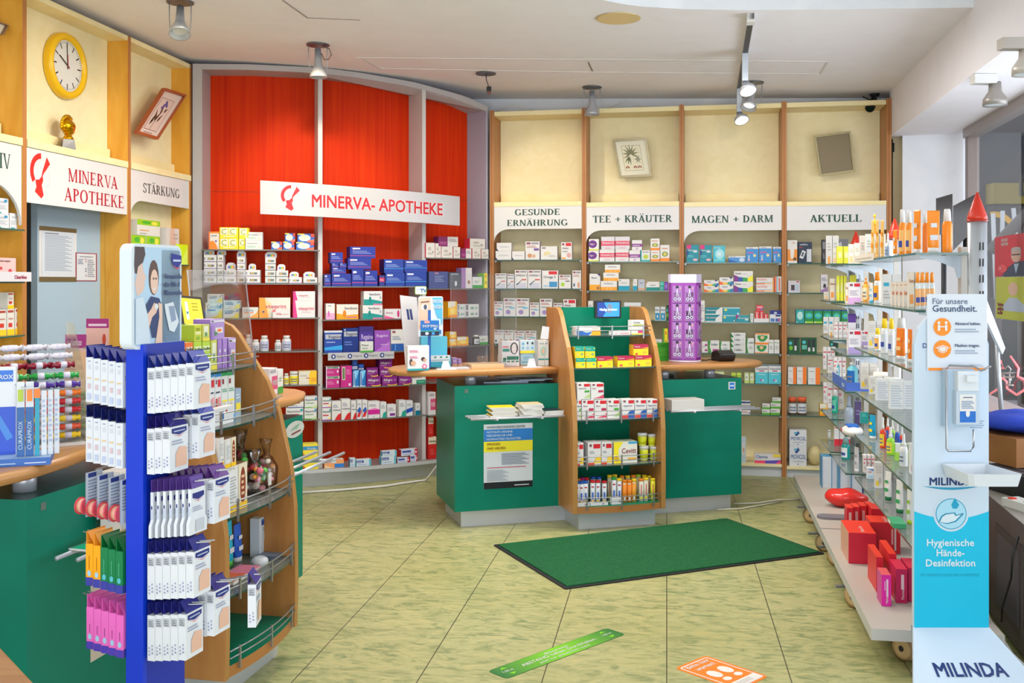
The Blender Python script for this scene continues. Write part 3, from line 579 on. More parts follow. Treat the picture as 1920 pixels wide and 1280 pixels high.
# ================================================================ sales counters with a display tower
TZ = (.15, .395, .668, .975, 1.168); TP = [(0, .11), (-.004, .3), (.0, .6), (.018, .76), (.07, .98), (.12, 1.10), (.19, 1.20), (.245, 1.285), (.28, 1.322), (.32, 1.338)]
TT = (.012, .012, .02, .085, .17)        # how far each shelf edge sits back
A0, A1, TB = .66, 1.262, -.275
def counter(O, deg, label, rail_on, front_b, dp=.52):
    t = thing('sales_counter', label, 'counter', (O[0], O[1], 0), math.radians(deg))
    b = MB(); b.box(0, 0, .105, A0 + .015, .545, .868, M_GREEN, top=mat('#0d4038', .3)); b.build('cabinet_body', t)
    b = MB(); b.box(A1 - .015, 0, .105, 1.93, .545, .868, M_GREEN, top=mat('#0d4038', .3)); b.build('cabinet_body', t)
    b = MB(); b.box(.05, .055, 0, 1.88, .5, .105, M_PLINTH); b.build('plinth', t)
    for a in (.12, 1.42, 1.75):
        b = MB(); b.loft([(.868, .034, .034), (.93, .034, .034)], M_STEEL, 18, (a, .1, 0)); b.build('support', t)
    # oval-ended worktop in two halves
    def top(pts):
        b = MB(); n = len(pts); cx = sum(p[0] for p in pts) / n; cy = sum(p[1] for p in pts) / n
        V = []; 
        for z, k in ((.928, .012), (.932, .004), (.945, 0), (.956, .002), (.963, .009), (.965, .016)):
            for p in pts:
                d = Vector((p[0] - cx, p[1] - cy)); d = d * (1 - k / max(d.length, .05)); V.append((cx + d.x, cy + d.y, z))
        fs = [(r * n + i, r * n + (i + 1) % n, r * n + n + (i + 1) % n, r * n + n + i) for r in range(5) for i in range(n)]
        b.add(V, fs, M_TOP, True); b.add(V[:n], [tuple(range(n))[::-1]], M_TOP); b.add(V[-n:], [tuple(range(n))], M_TOP); return b.build('worktop', t)
    f0 = front_b
    L = [(A0 - .004, f0), (.45, f0 * .9 - .004), (.2, f0 * .4 - .025), (.0, -.02), (-.15, .0), (-.26, .04), (-.33, .1), (-.365, .2), (-.36, .31), (-.32, .41), (-.24, .49), (-.1, .54), (.1, .56), (A0 - .004, .56)]
    top(L[::-1][::-1])
    Rr = [(A1 + .004, .56), (1.7, .56), (1.95, .52), (2.10, .44), (2.17, .34), (2.19, .24), (2.16, .13), (2.08, .05), (1.95, .0), (1.8, -.02), (1.55, -.005 + f0 * .3), (A1 + .004, f0)]
    top(Rr)
    # tower
    poly = [(TB + y, z) for y, z in TP] + [(TB + dp, 1.338), (TB + dp, .11)]
    for x in (A0, A1 - .03):
        b = MB(); b.prism(poly, x, x + .03, M_CNT, edge=mat('#a87a40', .35)); b.build('side_panel', t, bevel=.003)
    b = MB(); b.box(A0 + .031, TB + dp - .02, .11, A1 - .031, TB + dp, 1.335, M_GREEN2, top=mat('#b9b4a8')); b.build('back_panel', t)
    xs = [A0 + .031 + (A1 - A0 - .062) * i / 10 for i in range(11)]
    bow = lambda x: -.035 * (1 - ((x - (A0 + A1) / 2) / ((A1 - A0) / 2)) ** 2)
    pts = [(x, TB + .015 + bow(x)) for x in xs] + [(A1 - .031, TB + dp - .02), (A0 + .031, TB + dp - .02)]
    b = MB(); b.slab(pts, .11, .15, M_GREEN2, edge=mat('#a9703a', .4)); b.build('bottom_shelf', t)
    b = MB(); b.box(A0 + .06, TB + .07, 0, A1 - .04, TB + dp - .07, .11, M_PLINTH); b.build('tower_plinth', t)
    for z, tt in list(zip(TZ, TT))[1:]:
        pts = [(x, TB + tt + bow(x)) for x in xs] + [(A1 - .031, TB + dp - .02), (A0 + .031, TB + dp - .02)]
        b = MB(); b.slab(pts, z - .008, z, M_GLASS, edge=mat('#1e4238', .2)); b.build('glass_shelf', t)
    for k in rail_on:
        z, tt = TZ[k], TT[k]; b = MB(); y = lambda x: TB + tt + bow(x) - .006
        for dz in (.03, .055): b.tube([(x, y(x), z + dz) for x in xs], .0028, M_CHROME, 6)
        for x in (xs[1], xs[5], xs[9]): b.box(x - .004, y(x) - .004, z - .02, x + .004, y(x) + .003, z + .062, M_CHROME)
        b.build('guard_rail', t)
    # brochure racks
    for a, c in ((.03, A0 - .03), (A1 + .05, 1.95)):
        b = MB()
        for q in (-.06, -.13, -.2): b.tube([(a + .02, q, .69), (c, q, .69)], .007, M_STEEL, 8)
        for x in (a + .18, c - .14): b.tube([(x, 0, .665), (x, -.215, .683)], .006, M_STEEL, 6)
        b.build('brochure_rack', t)
    b = MB()
    for a in (.06,): b.box(a, -.002, .825, a + .022, 0, .847, mat('#5a6a62'))
    b.build('lock_plate', t)
    return t
OM, DM = (-.3455, 6.135), 16.0
OL, DL = (-1.403, 2.93), 77.8
counter(OM, DM, 'green sales counter with display tower behind the green mat', (0, 1, 2, 4), .0)
counter(OL, DL, 'green sales counter beside the blue stand', (0, 1, 2, 3, 4), .06, .40)
CM = Plane(OM[0], OM[1], DM); CL = Plane(OL[0], OL[1], DL)
# ================================================================ door mat and floor stickers
q = [on_z(*p, 0) for p in ((946, 1023), (1356, 976), (1519, 1036), (1074, 1103))]
cen = sum(q, Vector()) / 4; d = (q[1] - q[0]).normalized(); rz = math.atan2(d.y, d.x); LW2, WD2 = 1.60 / 2, .905 / 2
pile = grain('green_pile', '#0a4a26', '#125f32', (1, 1, 1), 60, .95, .5, 4); 
t = thing('door_mat', 'green entrance mat with a black rubber edge', 'mat', (cen.x, cen.y, 0), rz)
b = MB(); b.slab(rrect(-LW2, -WD2, LW2, WD2, .012), .0005, .006, mat('#1e1e20', .7)); b.build('rubber_edge', t)
b = MB(); b.slab([(-LW2 + .022, -WD2 + .022), (LW2 - .022, -WD2 + .022), (LW2 - .022, WD2 - .022), (-LW2 + .022, WD2 - .022)], .006, .012, pile); b.build('pile', t)
def floor_quad(p):            # tl, tr, br, bl pixels -> frame
    q = [on_z(a, c, 0) for a, c in p]; o = q[3]; ux = q[2] - q[3]; uz = q[0] - q[3]; return o, ux, uz
def sticker(name, label, p, draw, base):
    o, ux, uz = floor_quad(p); w, h = ux.length, uz.length; b = MB(); ex = ux.normalized(); ey = Vector((-ex.y, ex.x, 0))
    b.slab([(x, y) for x, y in rrect(0, 0, w, h, .02)], .0004, .0014, base); draw(b, w, h); ob = b.build(name, loc=o, rz=math.atan2(ex.y, ex.x)); return tag(ob, label, 'floor sticker')
def gs(b, w, h):
    m, nt, bs, N, L = nodes('green_fade'); tc = N('ShaderNodeTexCoord'); sp = N('ShaderNodeSeparateXYZ'); L(tc.outputs['Object'], sp.inputs[0])
    mu = N('ShaderNodeMath'); mu.operation = 'DIVIDE'; mu.inputs[1].default_value = w; L(sp.outputs[0], mu.inputs[0]); cr = N('ShaderNodeValToRGB'); e = cr.color_ramp.elements
    e[0].color = lin('#1c6a2c'); e[1].color = lin('#1c6a2c'); k = e.new(.5); k.color = lin('#7cc81c'); L(mu.outputs[0], cr.inputs[0]); L(cr.outputs[0], bs.inputs['Base Color']); bs.inputs['Roughness'].default_value = .4
    X, Y = (1, 0, 0), (0, 1, 0); o = (0, 0, .0014)
    flat(b, rrect(.002, .002, w - .002, h - .002, .018), o, X, Y, m, .0002)
    wt = mat('white')
    for v, tt, hh, ww in ((.66, 'discrete', .16, .2), (.40, 'ABSTAND halten. Durchhalten.', .2, .62), (.16, 'jetzt nur gemeinsam stark', .13, .42)): write(b, tt, (w * .5, h * v, .0014), X, Y, h * hh, wt, width=w * ww, align='c', eps=.0006, bold=.01)
    for u in (.085, .915):
        write(b, '1,50 m', (w * u, h * .45, .0014), X, Y, h * .15, wt, width=w * .075, align='c', eps=.0006)
        for v, s in ((.72, 1), (.3, -1)): flat(b, [(w * (u - .025), h * v), (w * (u + .025), h * v), (w * u, h * (v + .16 * s))][::s], o, X, Y, mat('#7cc81c'), .0006)
sticker('floor_sticker', 'long green distance sticker on the floor tiles', [(915, 1258), (1130, 1177), (1173, 1188), (947, 1272)][0:1] + [(1130, 1177), (1173, 1189), (950, 1273)], gs, mat('#1c6a2c'))
def os_(b, w, h):
    X, Y = (1, 0, 0), (0, 1, 0); o = (0, 0, .0014); wt = mat('#f6f1ea'); O = mat('#ef7d1a')
    flat(b, rrect(.012, .012, w - .012, h - .012, .015), o, X, Y, wt, .0002); flat(b, rrect(.018, .018, w - .018, h - .018, .012), o, X, Y, O, .0004)
    # lettering runs along the short side
    UX, UY = (0, 1, 0), (-1, 0, 0)
    write(b, 'Bitte hier', (w * .16, h * .5, .0014), UX, UY, h * .13, wt, align='c', maxw=h * .8, bold=.02, eps=.0008); write(b, 'warten!', (w * .28, h * .5, .0014), UX, UY, h * .13, wt, align='c', maxw=h * .6, bold=.02, eps=.0008)
    for v in (.33, .68):
        flat(b, ell(w * .48, h * v, w * .12, h * .13, 20), o, X, Y, wt, .0008); flat(b, ell(w * .68, h * v, w * .055, h * .10, 16), o, X, Y, wt, .0008)
    flat(b, [(w * .80, h * .06), (w * .95, h * .06), (w * .95, h * .94), (w * .80, h * .94)], o, X, Y, wt, .0008)
    for k in range(3): flat(b, [(w * (.84 + .03 * k), h * .2), (w * (.85 + .03 * k), h * .2), (w * (.85 + .03 * k), h * .7), (w * (.84 + .03 * k), h * .7)], o, X, Y, mat('#b0a8a0'), .001)
oA, oB, oC = on_z(1265, 1253, 0), on_z(1320, 1228, 0), on_z(1438, 1267, 0)
ux = oC - oB; w_, h_ = ux.length, (oB - oA).length; b = MB(); b.slab(rrect(0, 0, w_, h_, .02), .0004, .0014, mat('#ef7d1a')); os_(b, w_, h_)
ey = (oB - oA); ob = b.build('floor_sticker', loc=oA, rz=math.atan2(ux.y, ux.x)); tag(ob, 'orange waiting sticker with white footprints on floor', 'floor sticker')
# ================================================================ rolling gondola on the right
GA = math.radians(79.7); gd = Vector((.179, .984)); gn = Vector((.984, -.179))      # run (away), depth (to the right)
gx = lambda Y, k: k + .1815 * Y
GFB, GFS, GC = .673, .868, 1.102       # board edge, shelf edge, centre line (x offsets at Y = 0)
def gp(Y, k): return Vector((gx(Y, k), Y))
t = thing('gondola_shelf', 'rolling grey gondola with glass shelves along the window', 'shelving')
for Y0, Y1 in ((3.89, 5.46), (5.475, 6.98)):
    b = MB(); b.slab([gp(Y0, GFB), gp(Y1, GFB), gp(Y1 - .08, GC + .06), gp(Y0 - .08, GC + .06)][::-1], .125, .17, mat('#bdb3a8', .45), edge=mat('#c6c4c0', .45)); b.build('base_board', t)
def wheel(x, y, nm='caster'):
    w = MB(); w.loft([(-.016, .05, .05), (-.02, .03, .03)], mat('#c9a878', .5), 20); w.loft([(-.016, .05, .05), (.016, .05, .05), (.02, .03, .03)], mat('#caa57a', .5), 20, capm=mat('#c9a878', .5)); w.loft([(-.022, .012, .012), (.022, .012, .012)], 'black', 10)
    w.tf(Matrix.Translation((x, y, .0505)) @ Matrix.Rotation(1.0 + .5 * math.sin(9 * y), 4, 'Z') @ Matrix.Rotation(math.pi / 2, 4, 'Y'))
    w.box(x - .02, y - .03, .102, x + .02, y + .03, .125, M_STEEL); w.box(x - .09, y - .012, .095, x - .02, y + .012, .104, M_CHROME); w.build(nm, t)
for px, py in ((1601, 1139), (1520, 980), (1544, 1033), (1694, 1238), (1566, 1060)):
    p = on_z(px, py, 0); wheel(p.x + .005, p.y)
for Y, full in ((3.97, 1), (5.62, 1), (6.98, 1)):
    b = MB(); c = gp(Y, GC); b.loft([(.17, .036, .036), (1.74, .036, .036)], M_ALU, 20, (c.x, c.y, 0))
    for k in range(22):
        z = .3 + .063 * k
        for dx in (-.006, .006):
            b.add([(c.x + dx - .0028 + .0, c.y - .0372, z), (c.x + dx + .0028, c.y - .0372, z), (c.x + dx + .0028, c.y - .0372, z + .03), (c.x + dx - .0028, c.y - .0372, z + .03)], [(0, 1, 2, 3)], 'black')
    b.build('upright', t)
    b = MB(); b.loft([(1.74, .037, .037), (1.755, .037, .037), (1.85, .004, .004)], mat('#c8321e', .3), 20, (c.x, c.y, 0)); b.loft([(1.735, .039, .039), (1.742, .039, .039)], mat('#a82a1a', .3), 20, (c.x, c.y, 0)); b.build('red_tip', t)
# flat slotted uprights and the glass shelves on brackets
GSH = {  # segment -> (Y near, Y far, shelf heights)
    'n': (4.0, 5.55, (1.615, 1.388, 1.143, .90, .665, .435)),
    'm': (5.88, 6.52, (1.605, 1.366, 1.073, .862, .61, .389)),
    'f': (6.56, 7.08, (1.618, 1.374, 1.124, .86, .612, .40))}
for k, (Y0, Y1, zs) in GSH.items():
    for z in zs:
        b = MB(); b.slab([gp(Y0, GFS), gp(Y1, GFS), gp(Y1 - .04, GC - .03), gp(Y0 - .04, GC - .03 if k != 'n' or z < 1.5 else GC + .0)][::-1], z - .009, z, M_GLASS, edge=M_GEDGE); sh = b.build('glass_shelf', t)
        b = MB()
        for Y in (Y0 + .08, Y1 - .08):
            p = [(GC - .035, z - .01), (GFS + .03, z - .01), (GFS + .03, z - .02), (GFS + .10, z - .03), (GC - .06, z - .06), (GC - .05, z - .10), (GC - .035, z - .10)]
            n = len(p); V = [(*gp(Y, a), c) for a, c in p] + [(*gp(Y + .004, a), c) for a, c in p]
            b.add(V, [tuple(range(n)), tuple(range(2 * n - 1, n - 1, -1))] + [(i, n + i, n + (i + 1) % n, (i + 1) % n) for i in range(n)], mat('#b4bcc4', .35, .4))
        b.build('bracket', sh)
for Y in (4.08, 5.47, 5.96, 6.44, 7.0):
    b = MB(); c0, c1 = gp(Y, GC - .034), gp(Y + .03, GC - .01); b.box(c0.x, c0.y, .17, c1.x, c1.y, 1.64, mat('#c2bcb4', .4, .3)); b.build('slotted_upright', t)
# ================================================================ sanitiser stand
SY = 3.62
sl, sr = at(1714, 900, SY).x, at(1854, 900, SY).x; wS = sr - sl; cS = (sl + sr) / 2
zt, zbm = zof(572, SY), zof(1176, SY)
t = thing('sanitiser_stand', 'white and turquoise hand sanitiser stand beside the gondola', 'sanitiser stand', (cS, SY, 0))
h2 = wS / 2; b = MB(); prof = [(-h2, zbm), (h2, zbm), (h2, zt - .14), (h2 - .02, zt - .085), (h2 - .06, zt - .04), (h2 - .06, zt), (-h2 + .05, zt), (-h2 + .05, zt - .04), (-h2 + .015, zt - .085), (-h2, zt - .14)]
n = len(prof); b.add([(x, 0, z) for x, z in prof] + [(x, .02, z) for x, z in prof], [tuple(range(n)), tuple(range(2 * n - 1, n - 1, -1))] + [(i, n + i, n + (i + 1) % n, (i + 1) % n) for i in range(n)], mat('#cfe0f0', .4)); bd = b.build('board', t)
b = MB(); X, Z = (1, 0, 0), (0, 0, 1); zz = lambda py: zof(py, SY); ms = F / SY; xx = lambda px: (px - 960) / ms - cS
TQ = mat('#12b4d8', .4); crv = [(h2 * k / 8, zz(958) - (zz(952) - zz(962)) * (k / 8) ** 2 * -1.0) for k in range(-8, 9)]
flat(b, [(-h2, zbm), (h2, zbm)] + [(x, zz(972) + (zz(958) - zz(972)) * (x / h2) ** 2) for x, _ in crv[::-1]], (0, 0, 0), X, Z, TQ)
cu0, cv0 = xx(1783), zz(963); flat(b, ell(cu0, cv0, 33 / ms, 33 / ms, 32), (0, 0, 0), X, Z, mat('#cfe0f0', .4), EPS * 1.5); flat(b, ell(cu0, cv0, 29 / ms, 29 / ms, 32), (0, 0, 0), X, Z, mat('#1590b4'), EPS * 2); flat(b, ell(cu0, cv0, 27.5 / ms, 27.5 / ms, 32), (0, 0, 0), X, Z, mat('#a8d8ec'), EPS * 2.4)
flat(b, [(xx(1759), zz(978)), (xx(1764), zz(967)), (xx(1772), zz(962)), (xx(1790), zz(960)), (xx(1793), zz(965)), (xx(1806), zz(961)), (xx(1806), zz(964)), (xx(1792), zz(978)), (xx(1776), zz(982))][::-1], (0, 0, 0), X, Z, mat('#1a86aa'), EPS * 2.8)
flat(b, [(xx(1762), zz(978)), (xx(1766), zz(969)), (xx(1773), zz(964)), (xx(1788), zz(962)), (xx(1791), zz(967)), (xx(1802), zz(964)), (xx(1790), zz(976)), (xx(1776), zz(980))][::-1], (0, 0, 0), X, Z, mat('#dcecf6'), EPS * 3.2)
flat(b, [(xx(1790), zz(933)), (xx(1783), zz(946)), (xx(1786), zz(953)), (xx(1794), zz(953)), (xx(1798), zz(946))], (0, 0, 0), X, Z, mat('#1a9ac0'), EPS * 3)
wt = mat('#e8f4fa')
for tx, py, w0 in (('Hygienische', 1023, 88), ('Hände-', 1042, 52), ('Desinfektion', 1061, 92)): write(b, tx, (xx(1782), 0, zz(py)), X, Z, 13 / ms, wt, width=w0 / ms, align='c', bold=.02)
write(b, 'MIT DERMATOLOGISCHER KOMPETENZ', (xx(1781), 0, zz(1080)), X, Z, 5 / ms, mat('#0a86a4'), width=110 / ms, align='c')
write(b, 'MILINDA', (xx(1784), 0, zz(909)), X, Z, 14 / ms, mat('#16306a'), width=82 / ms, align='c', bold=.03)
def swoosh(bb, x0, x1, yc, dep, thick, o, zf, m):
    pts = [(x0 + (x1 - x0) * k / 12, zf(yc) - dep * math.sin(math.pi * k / 12)) for k in range(13)]; up = [(x, z + thick * math.sin(math.pi * k / 12)) for k, (x, z) in enumerate(pts)]
    flat(bb, pts + up[::-1][1:-1], o, X, Z, m)
swoosh(b, xx(1728), xx(1840), 911, 7 / ms, 4.5 / ms, (0, 0, 0), zz, mat('#1a8fb4'))
write(b, 'D', (xx(1730), 0, zz(652)), X, Z, 9 / ms, mat('#2a4a8a'), bold=.02)
for k in range(4): flat(b, [(xx(1818), zz(790 + 4 * k)), (xx(1845 - 3 * (k % 2)), zz(790 + 4 * k)), (xx(1845 - 3 * (k % 2)), zz(788.5 + 4 * k)), (xx(1818), zz(788.5 + 4 * k))], (0, 0, 0), X, Z, mat('#7a94b4'))
b.build('print', bd)
# splayed foot
wf = .30; b = MB(); f = [(-h2 - .002, -.002, zbm), (h2 + .002, -.002, zbm), (wf, -.42, .004), (-wf, -.42, .004)]
b.add(f + [(p[0], p[1] + .012, p[2]) for p in f], [(3, 2, 1, 0), (4, 5, 6, 7), (0, 1, 5, 4), (1, 2, 6, 5), (2, 3, 7, 6), (3, 0, 4, 7)], mat('#cfe0f0', .4)); ft = b.build('foot_panel', t)
b = MB(); uz = Vector((0, .418, zbm - .004)).normalized(); o = Vector((0, -.42, .004)); LF = math.hypot(.418, zbm); 
write(b, 'MILINDA', o + uz * LF * .585, X, uz, .055, mat('#16306a'), width=.245, align='c', bold=.03)
pts = [(-.16 + .32 * k / 12, LF * .52 - .016 * math.sin(math.pi * k / 12)) for k in range(13)]; flat(b, pts + [(x, z + .012 * math.sin(math.pi * k / 12)) for k, (x, z) in enumerate(pts)][::-1][1:-1], o, X, uz, mat('#1a8fb4')); b.build('print', ft)
b = MB(); b.add([(-h2 * .8, .021, zbm), (h2 * .8, .021, zbm), (h2 * .6, .12, .004), (-h2 * .6, .12, .004), (-h2, .03, zbm), (h2, .03, zbm), (h2 * .6, .13, .004), (-h2 * .6, .13, .004)], [(0, 1, 2, 3), (7, 6, 5, 4), (0, 4, 5, 1), (1, 5, 6, 2), (2, 6, 7, 3), (3, 7, 4, 0)], mat('#b9c8d6', .4)); b.build('rear_foot', t)
# dispenser with wire bracket and drip tray
wv = mat('#e6edf4', .3); b = MB(); b.box(xx(1764), -.045, zz(797), xx(1816), 0, zz(690), mat('#b4cbe0', .3)); b.box(xx(1776), -.075, zz(790), xx(1818), -.045, zz(728), mat('#c2d2e2', .2)); b.box(xx(1778), -.08, zz(728), xx(1816), -.045, zz(692), wv); b.box(xx(1790), -.1, zz(711), xx(1810), -.08, zz(699), wv); dp = b.build('dispenser', t)
b = MB(); b.box(xx(1782), -.0765, zz(786), xx(1811), -.075, zz(735), 'white'); decals(b, 'r 0 0 1 .4 #1f6ac0; e .5 .32 .13 .13 white; l .1 .5 .9 .8 5 #7a94b4; l .2 .88 .8 .94 1 #405a80', (xx(1782), -.0765, zz(786)), X, Z, 29 / ms, 51 / ms); b.build('label', dp)
b = MB(); y = -.06; b.tube([(xx(1828), -.12, zz(681)), (xx(1815), -.10, zz(690)), (xx(1812), -.06, zz(684)), (xx(1768), -.05, zz(683)), (xx(1763), -.05, zz(690)), (xx(1761), y, zz(835)), (xx(1764), y, zz(840)), (xx(1806), y, zz(840)), (xx(1811), y, zz(832)), (xx(1811), y, zz(800))], .0035, M_CHROME, 8); b.build('wire_arm', dp)
b = MB(); x0, x1 = xx(1764), xx(1858); zt_ = zz(868)
out = [(x0, -.02), (x1 - .035, -.02), (x1, -.20), (x1 - .03, -.215), (x0 + .075, -.215), (x0 + .05, -.2)]; out = [(x0, -.005), (x1 - .02, -.005), (x1 + .01, -.20), (x1 - .0, -.215), (x0 + .02, -.215), (x0 + .005, -.2)]
n = len(out); cx, cy = sum(p[0] for p in out) / n, sum(p[1] for p in out) / n; sc = lambda k, z: [(cx + (p[0] - cx) * k, cy + (p[1] - cy) * k, z) for p in out]
R_ = [sc(.9, zt_ - .042), sc(1.0, zt_), sc(.95, zt_), sc(.84, zt_ - .03)]; V = sum(R_, []); b.add(V, [(r * n + i, r * n + (i + 1) % n, r * n + n + (i + 1) % n, r * n + n + i) for r in range(3) for i in range(n)] + [tuple(range(n))[::-1], tuple(3 * n + i for i in range(n))], wv); b.build('drip_tray', t)
# notice taped to the stand
b = MB(); sx0, sx1, sz0, sz1 = xx(1737), xx(1849), zz(694), zz(551); w0, h0 = sx1 - sx0, sz1 - sz0
b.box(0, -.004, 0, w0, 0, h0, mat('#e4ecf6', .45))
decals(b, 'r .02 .0 .98 .035 #f08a1c; t .09 .87 .075 #5a6a88 Für unsere; t .09 .77 .085 #26406a Gesundheit.; e .25 .57 .15 .118 #f08a1c; e .25 .28 .15 .118 #f08a1c; t .46 .595 .038 #26406a Abstand halten.; l .46 .50 .86 .56 2 #9aa8bc; t .46 .31 .038 #26406a Masken tragen.; l .46 .22 .84 .28 2 #9aa8bc; l .7 .05 .95 .09 2 #b0bccc; e .19 .625 .025 .02 white; e .31 .625 .025 .02 white; r .17 .52 .21 .6 white; r .29 .52 .33 .6 white; r .21 .565 .29 .58 white; p white .16 .31 .25 .335 .34 .31 .32 .25 .25 .225 .18 .25; p #f08a1c .18 .305 .25 .325 .32 .305 .305 .255 .25 .235 .195 .255; p white .19 .30 .25 .315 .31 .30 .295 .26 .25 .245 .205 .26; l .13 .29 .17 .31 1 white; l .33 .29 .37 .31 1 white', (0, -.004, 0), X, Z, w0, h0)
ob = b.build('notice_sheet', loc=(cS + sx0, SY - .0025, sz0)); tag(ob, 'white notice with two orange round symbols on sanitiser stand', 'notice')
# ================================================================ lamps and fittings on the ceiling
def ring_mount(b, c, r=.075):
    b.loft([(-.004, r, r), (.0, r, r)], M_DARK, 24, c); b.loft([(-.008, r, r), (.002, r * 1.02, r * 1.02), (.0, r * .8, r * .8), (-.006, r * .8, r * .8)], mat('#70747c', .3, .8), 24, c)
LAMPM = emit('lamp_glow', '#fff2dc', 4.0)
def spot(label, px, py, tip, loop=None, lit=False, size=1.0, e=0, aim=None, hang=.11):
    c = on_ceil(px, py); t = thing('ceiling_spotlight', label, 'spotlight', c, 0, 'ceiling spotlights')
    b = MB(); ring_mount(b, (0, 0, -.001)); b.build('recess_ring', t)
    d = Vector(tip).normalized(); rot = d.to_track_quat('-Z', 'Y').to_matrix().to_4x4()
    b = MB(); s = size; b.loft([(0, .020 * s, .020 * s), (-.10 * s, .026 * s, .026 * s), (-.125 * s, .034 * s, .034 * s), (-.17 * s, .056 * s, .056 * s), (-.19 * s, .060 * s, .060 * s), (-.188 * s, .054 * s, .054 * s), (-.165 * s, .04 * s, .04 * s)], M_STEEL, 20, capm=LAMPM if lit else mat('#e8e4dc', .2))
    b.tf(Matrix.Translation((0, 0, -.03)) @ rot); b.build('lamp_head', t)
    for x in (-.062, .062): b = MB(); b.tube([(x, 0, -.004), (x, 0, -.10), (x * .9 + d.x * .12, d.y * .12, -.03 + d.z * .16)], .003, M_STEEL, 6); b.build('wire_yoke', t)
    if loop: b = MB(); b.tube([(.03, 0, -.01), (.075, 0, -.03), (.09, 0, -.07), (.07, 0, -.10), (.04, 0, -.10), (.025, 0, -.06)], .004, mat('#6a6660'), 6); b.build('cable', t)
    return c, d
spot('silver spotlight tilted away from the clock', 338, 3, (.10, -.35, -.8))
spot('silver spotlight with a cable loop before the red unit', 596, 83, (.02, .0, -1), loop=1)
spot('silver spotlight hanging above the GESUNDE ERNÄHRUNG bay', 1110, 163, (0, 0, -1))
c = on_ceil(911, 137); t = thing('lamp_socket', 'empty ceiling hole with a dangling black lamp socket', 'lamp socket', c); b = MB(); ring_mount(b, (0, 0, -.001)); b.build('recess_ring', t)
b = MB(); b.tube([(0, 0, -.002), (.004, 0, -.05), (.02, 0, -.10)], .004, mat('#4a4648'), 6); b.build('cable', t); b = MB(); b.box(.005, -.015, -.135, .04, .015, -.10, 'black'); b.box(.012, -.01, -.155, .036, .01, -.135, mat('#7a4038')); b.build('socket', t)
# recessed downlight
c = on_ceil(1160, 34); t = thing('recessed_downlight', 'round recessed downlight with bright facets', 'downlight', c); b = MB(); R = .125
b.loft([(-.006, R, R), (.0, R * 1.04, R * 1.04), (-.002, R * .9, R * .9)], mat('#d8c08a', .3, .4), 36); b.build('trim_ring', t)
b = MB()
m, nt, bs, N, L = nodes('lamp_facets'); tc = N('ShaderNodeTexCoord'); vo = N('ShaderNodeTexVoronoi'); vo.inputs['Scale'].default_value = 38; L(tc.outputs['Object'], vo.inputs['Vector']); cr = N('ShaderNodeValToRGB'); cr.color_ramp.elements[0].color = lin('#fff6da'); cr.color_ramp.elements[1].color = lin('#4a4230'); cr.color_ramp.elements[1].position = .75; cr.color_ramp.interpolation = 'CONSTANT'; L(vo.outputs['Color'], cr.inputs[0]); L(cr.outputs[0], bs.inputs['Emission Color']); bs.inputs['Emission Strength'].default_value = 1.6; bs.inputs['Base Color'].default_value = (.1, .09, .06, 1)
b.loft([(-.003, R * .9, R * .9), (-.001, R * .9, R * .9)], m, 36); b.build('lens', t)
# lighting track with two heads, one more round spotlight behind it
p0, p1 = on_ceil(1408, 24), on_ceil(1385, 168); d = p1 - p0; L_ = d.length
t = thing('lighting_track', 'lighting track with two lit silver heads below ceiling', 'track light', p0, math.atan2(d.y, d.x))
b = MB(); tz = lambda x: (p1.z - p0.z) * x / L_
b.box(0, -.016, -.035, L_, .016, -.002, mat('#3a3638', .5)); b.box(0, -.02, -.03, L_, -.016, -.002, 'white'); b.box(0, .016, -.03, L_, .02, -.002, 'white'); b.build('rail', t)
b = MB(); b.box(0, -.022, -.05, .08, .022, -.001, 'white'); b.build('end_feed', t)
for x, hz_ in ((L_ * .42, .17), (L_ * .96, .16)):
    b = MB(); b.box(x - .09, -.018, -.21, x + .03, .018, -.036, mat('#c3ccd8', .35, .2)); h = b.build('driver_box', t)
    b = MB(); b.loft([(0, .022, .022), (-.03, .026, .026), (-.06, .052, .052), (-.085, .056, .056), (-.083, .05, .05)], M_STEEL, 20, capm=LAMPM); b.tf(Matrix.Translation((x - .03, .0, -.205)) @ Vector((-.45, -.22, -.85)).to_track_quat('-Z', 'Y').to_matrix().to_4x4()); b.build('lamp_head', h)
spot('silver spotlight on wire legs behind the lighting track', 1413, 154, (-.25, -.3, -.8), lit=True)
# security camera
c = on_ceil(1640, 176); t = thing('security_camera', 'black security camera under the ceiling above AKTUELL', 'camera', c)
b = MB(); b.loft([(-.02, .03, .03), (0, .04, .04)], M_DARK, 16); b.box(-.012, -.012, -.07, .012, .012, -.02, M_DARK); b.build('mount', t)
b = MB(); b.loft([(0, .034, .034), (.15, .036, .036), (.152, .03, .03)], M_DARK, 18, capm=mat('#101014', .1)); b.tf(Matrix.Translation((.0, .03, -.055)) @ Vector((-.35, -.6, -.35)).to_track_quat('Z', 'Y').to_matrix().to_4x4()); b.build('camera_body', t)
b = MB(); b.tube([(-.02, -.02, -.06), (-.10, -.02, -.025)], .005, M_DARK, 6); b.build('antenna', t)
# spotlights in the shop window
for px, py, lab in ((1855, 250, 'grey shop window spotlight under the beam'), (1912, 130, 'pale shop window spotlight at the picture edge')):
    Y = 5.4 if px < 1900 else 4.6; c = at(px, py, Y); c.z = 2.603; t = thing('window_spotlight', lab, 'spotlight', c)
    b = MB(); b.box(-.09, -.03, -.05, .03, .03, 0, 'white' if px < 1900 else mat('#b8b0a8')); b.build('track_adapter', t)
    b = MB(); b.loft([(-.04, .03, .03), (-.09, .034, .034), (-.13, .06, .06), (-.165, .062, .062), (-.16, .05, .05)], mat('#9a948e' if px < 1900 else '#c8c0b8', .35, .3), 20, (.03, 0, 0), capm=mat('#dce4e4', .15)); b.build('lamp_head', t)
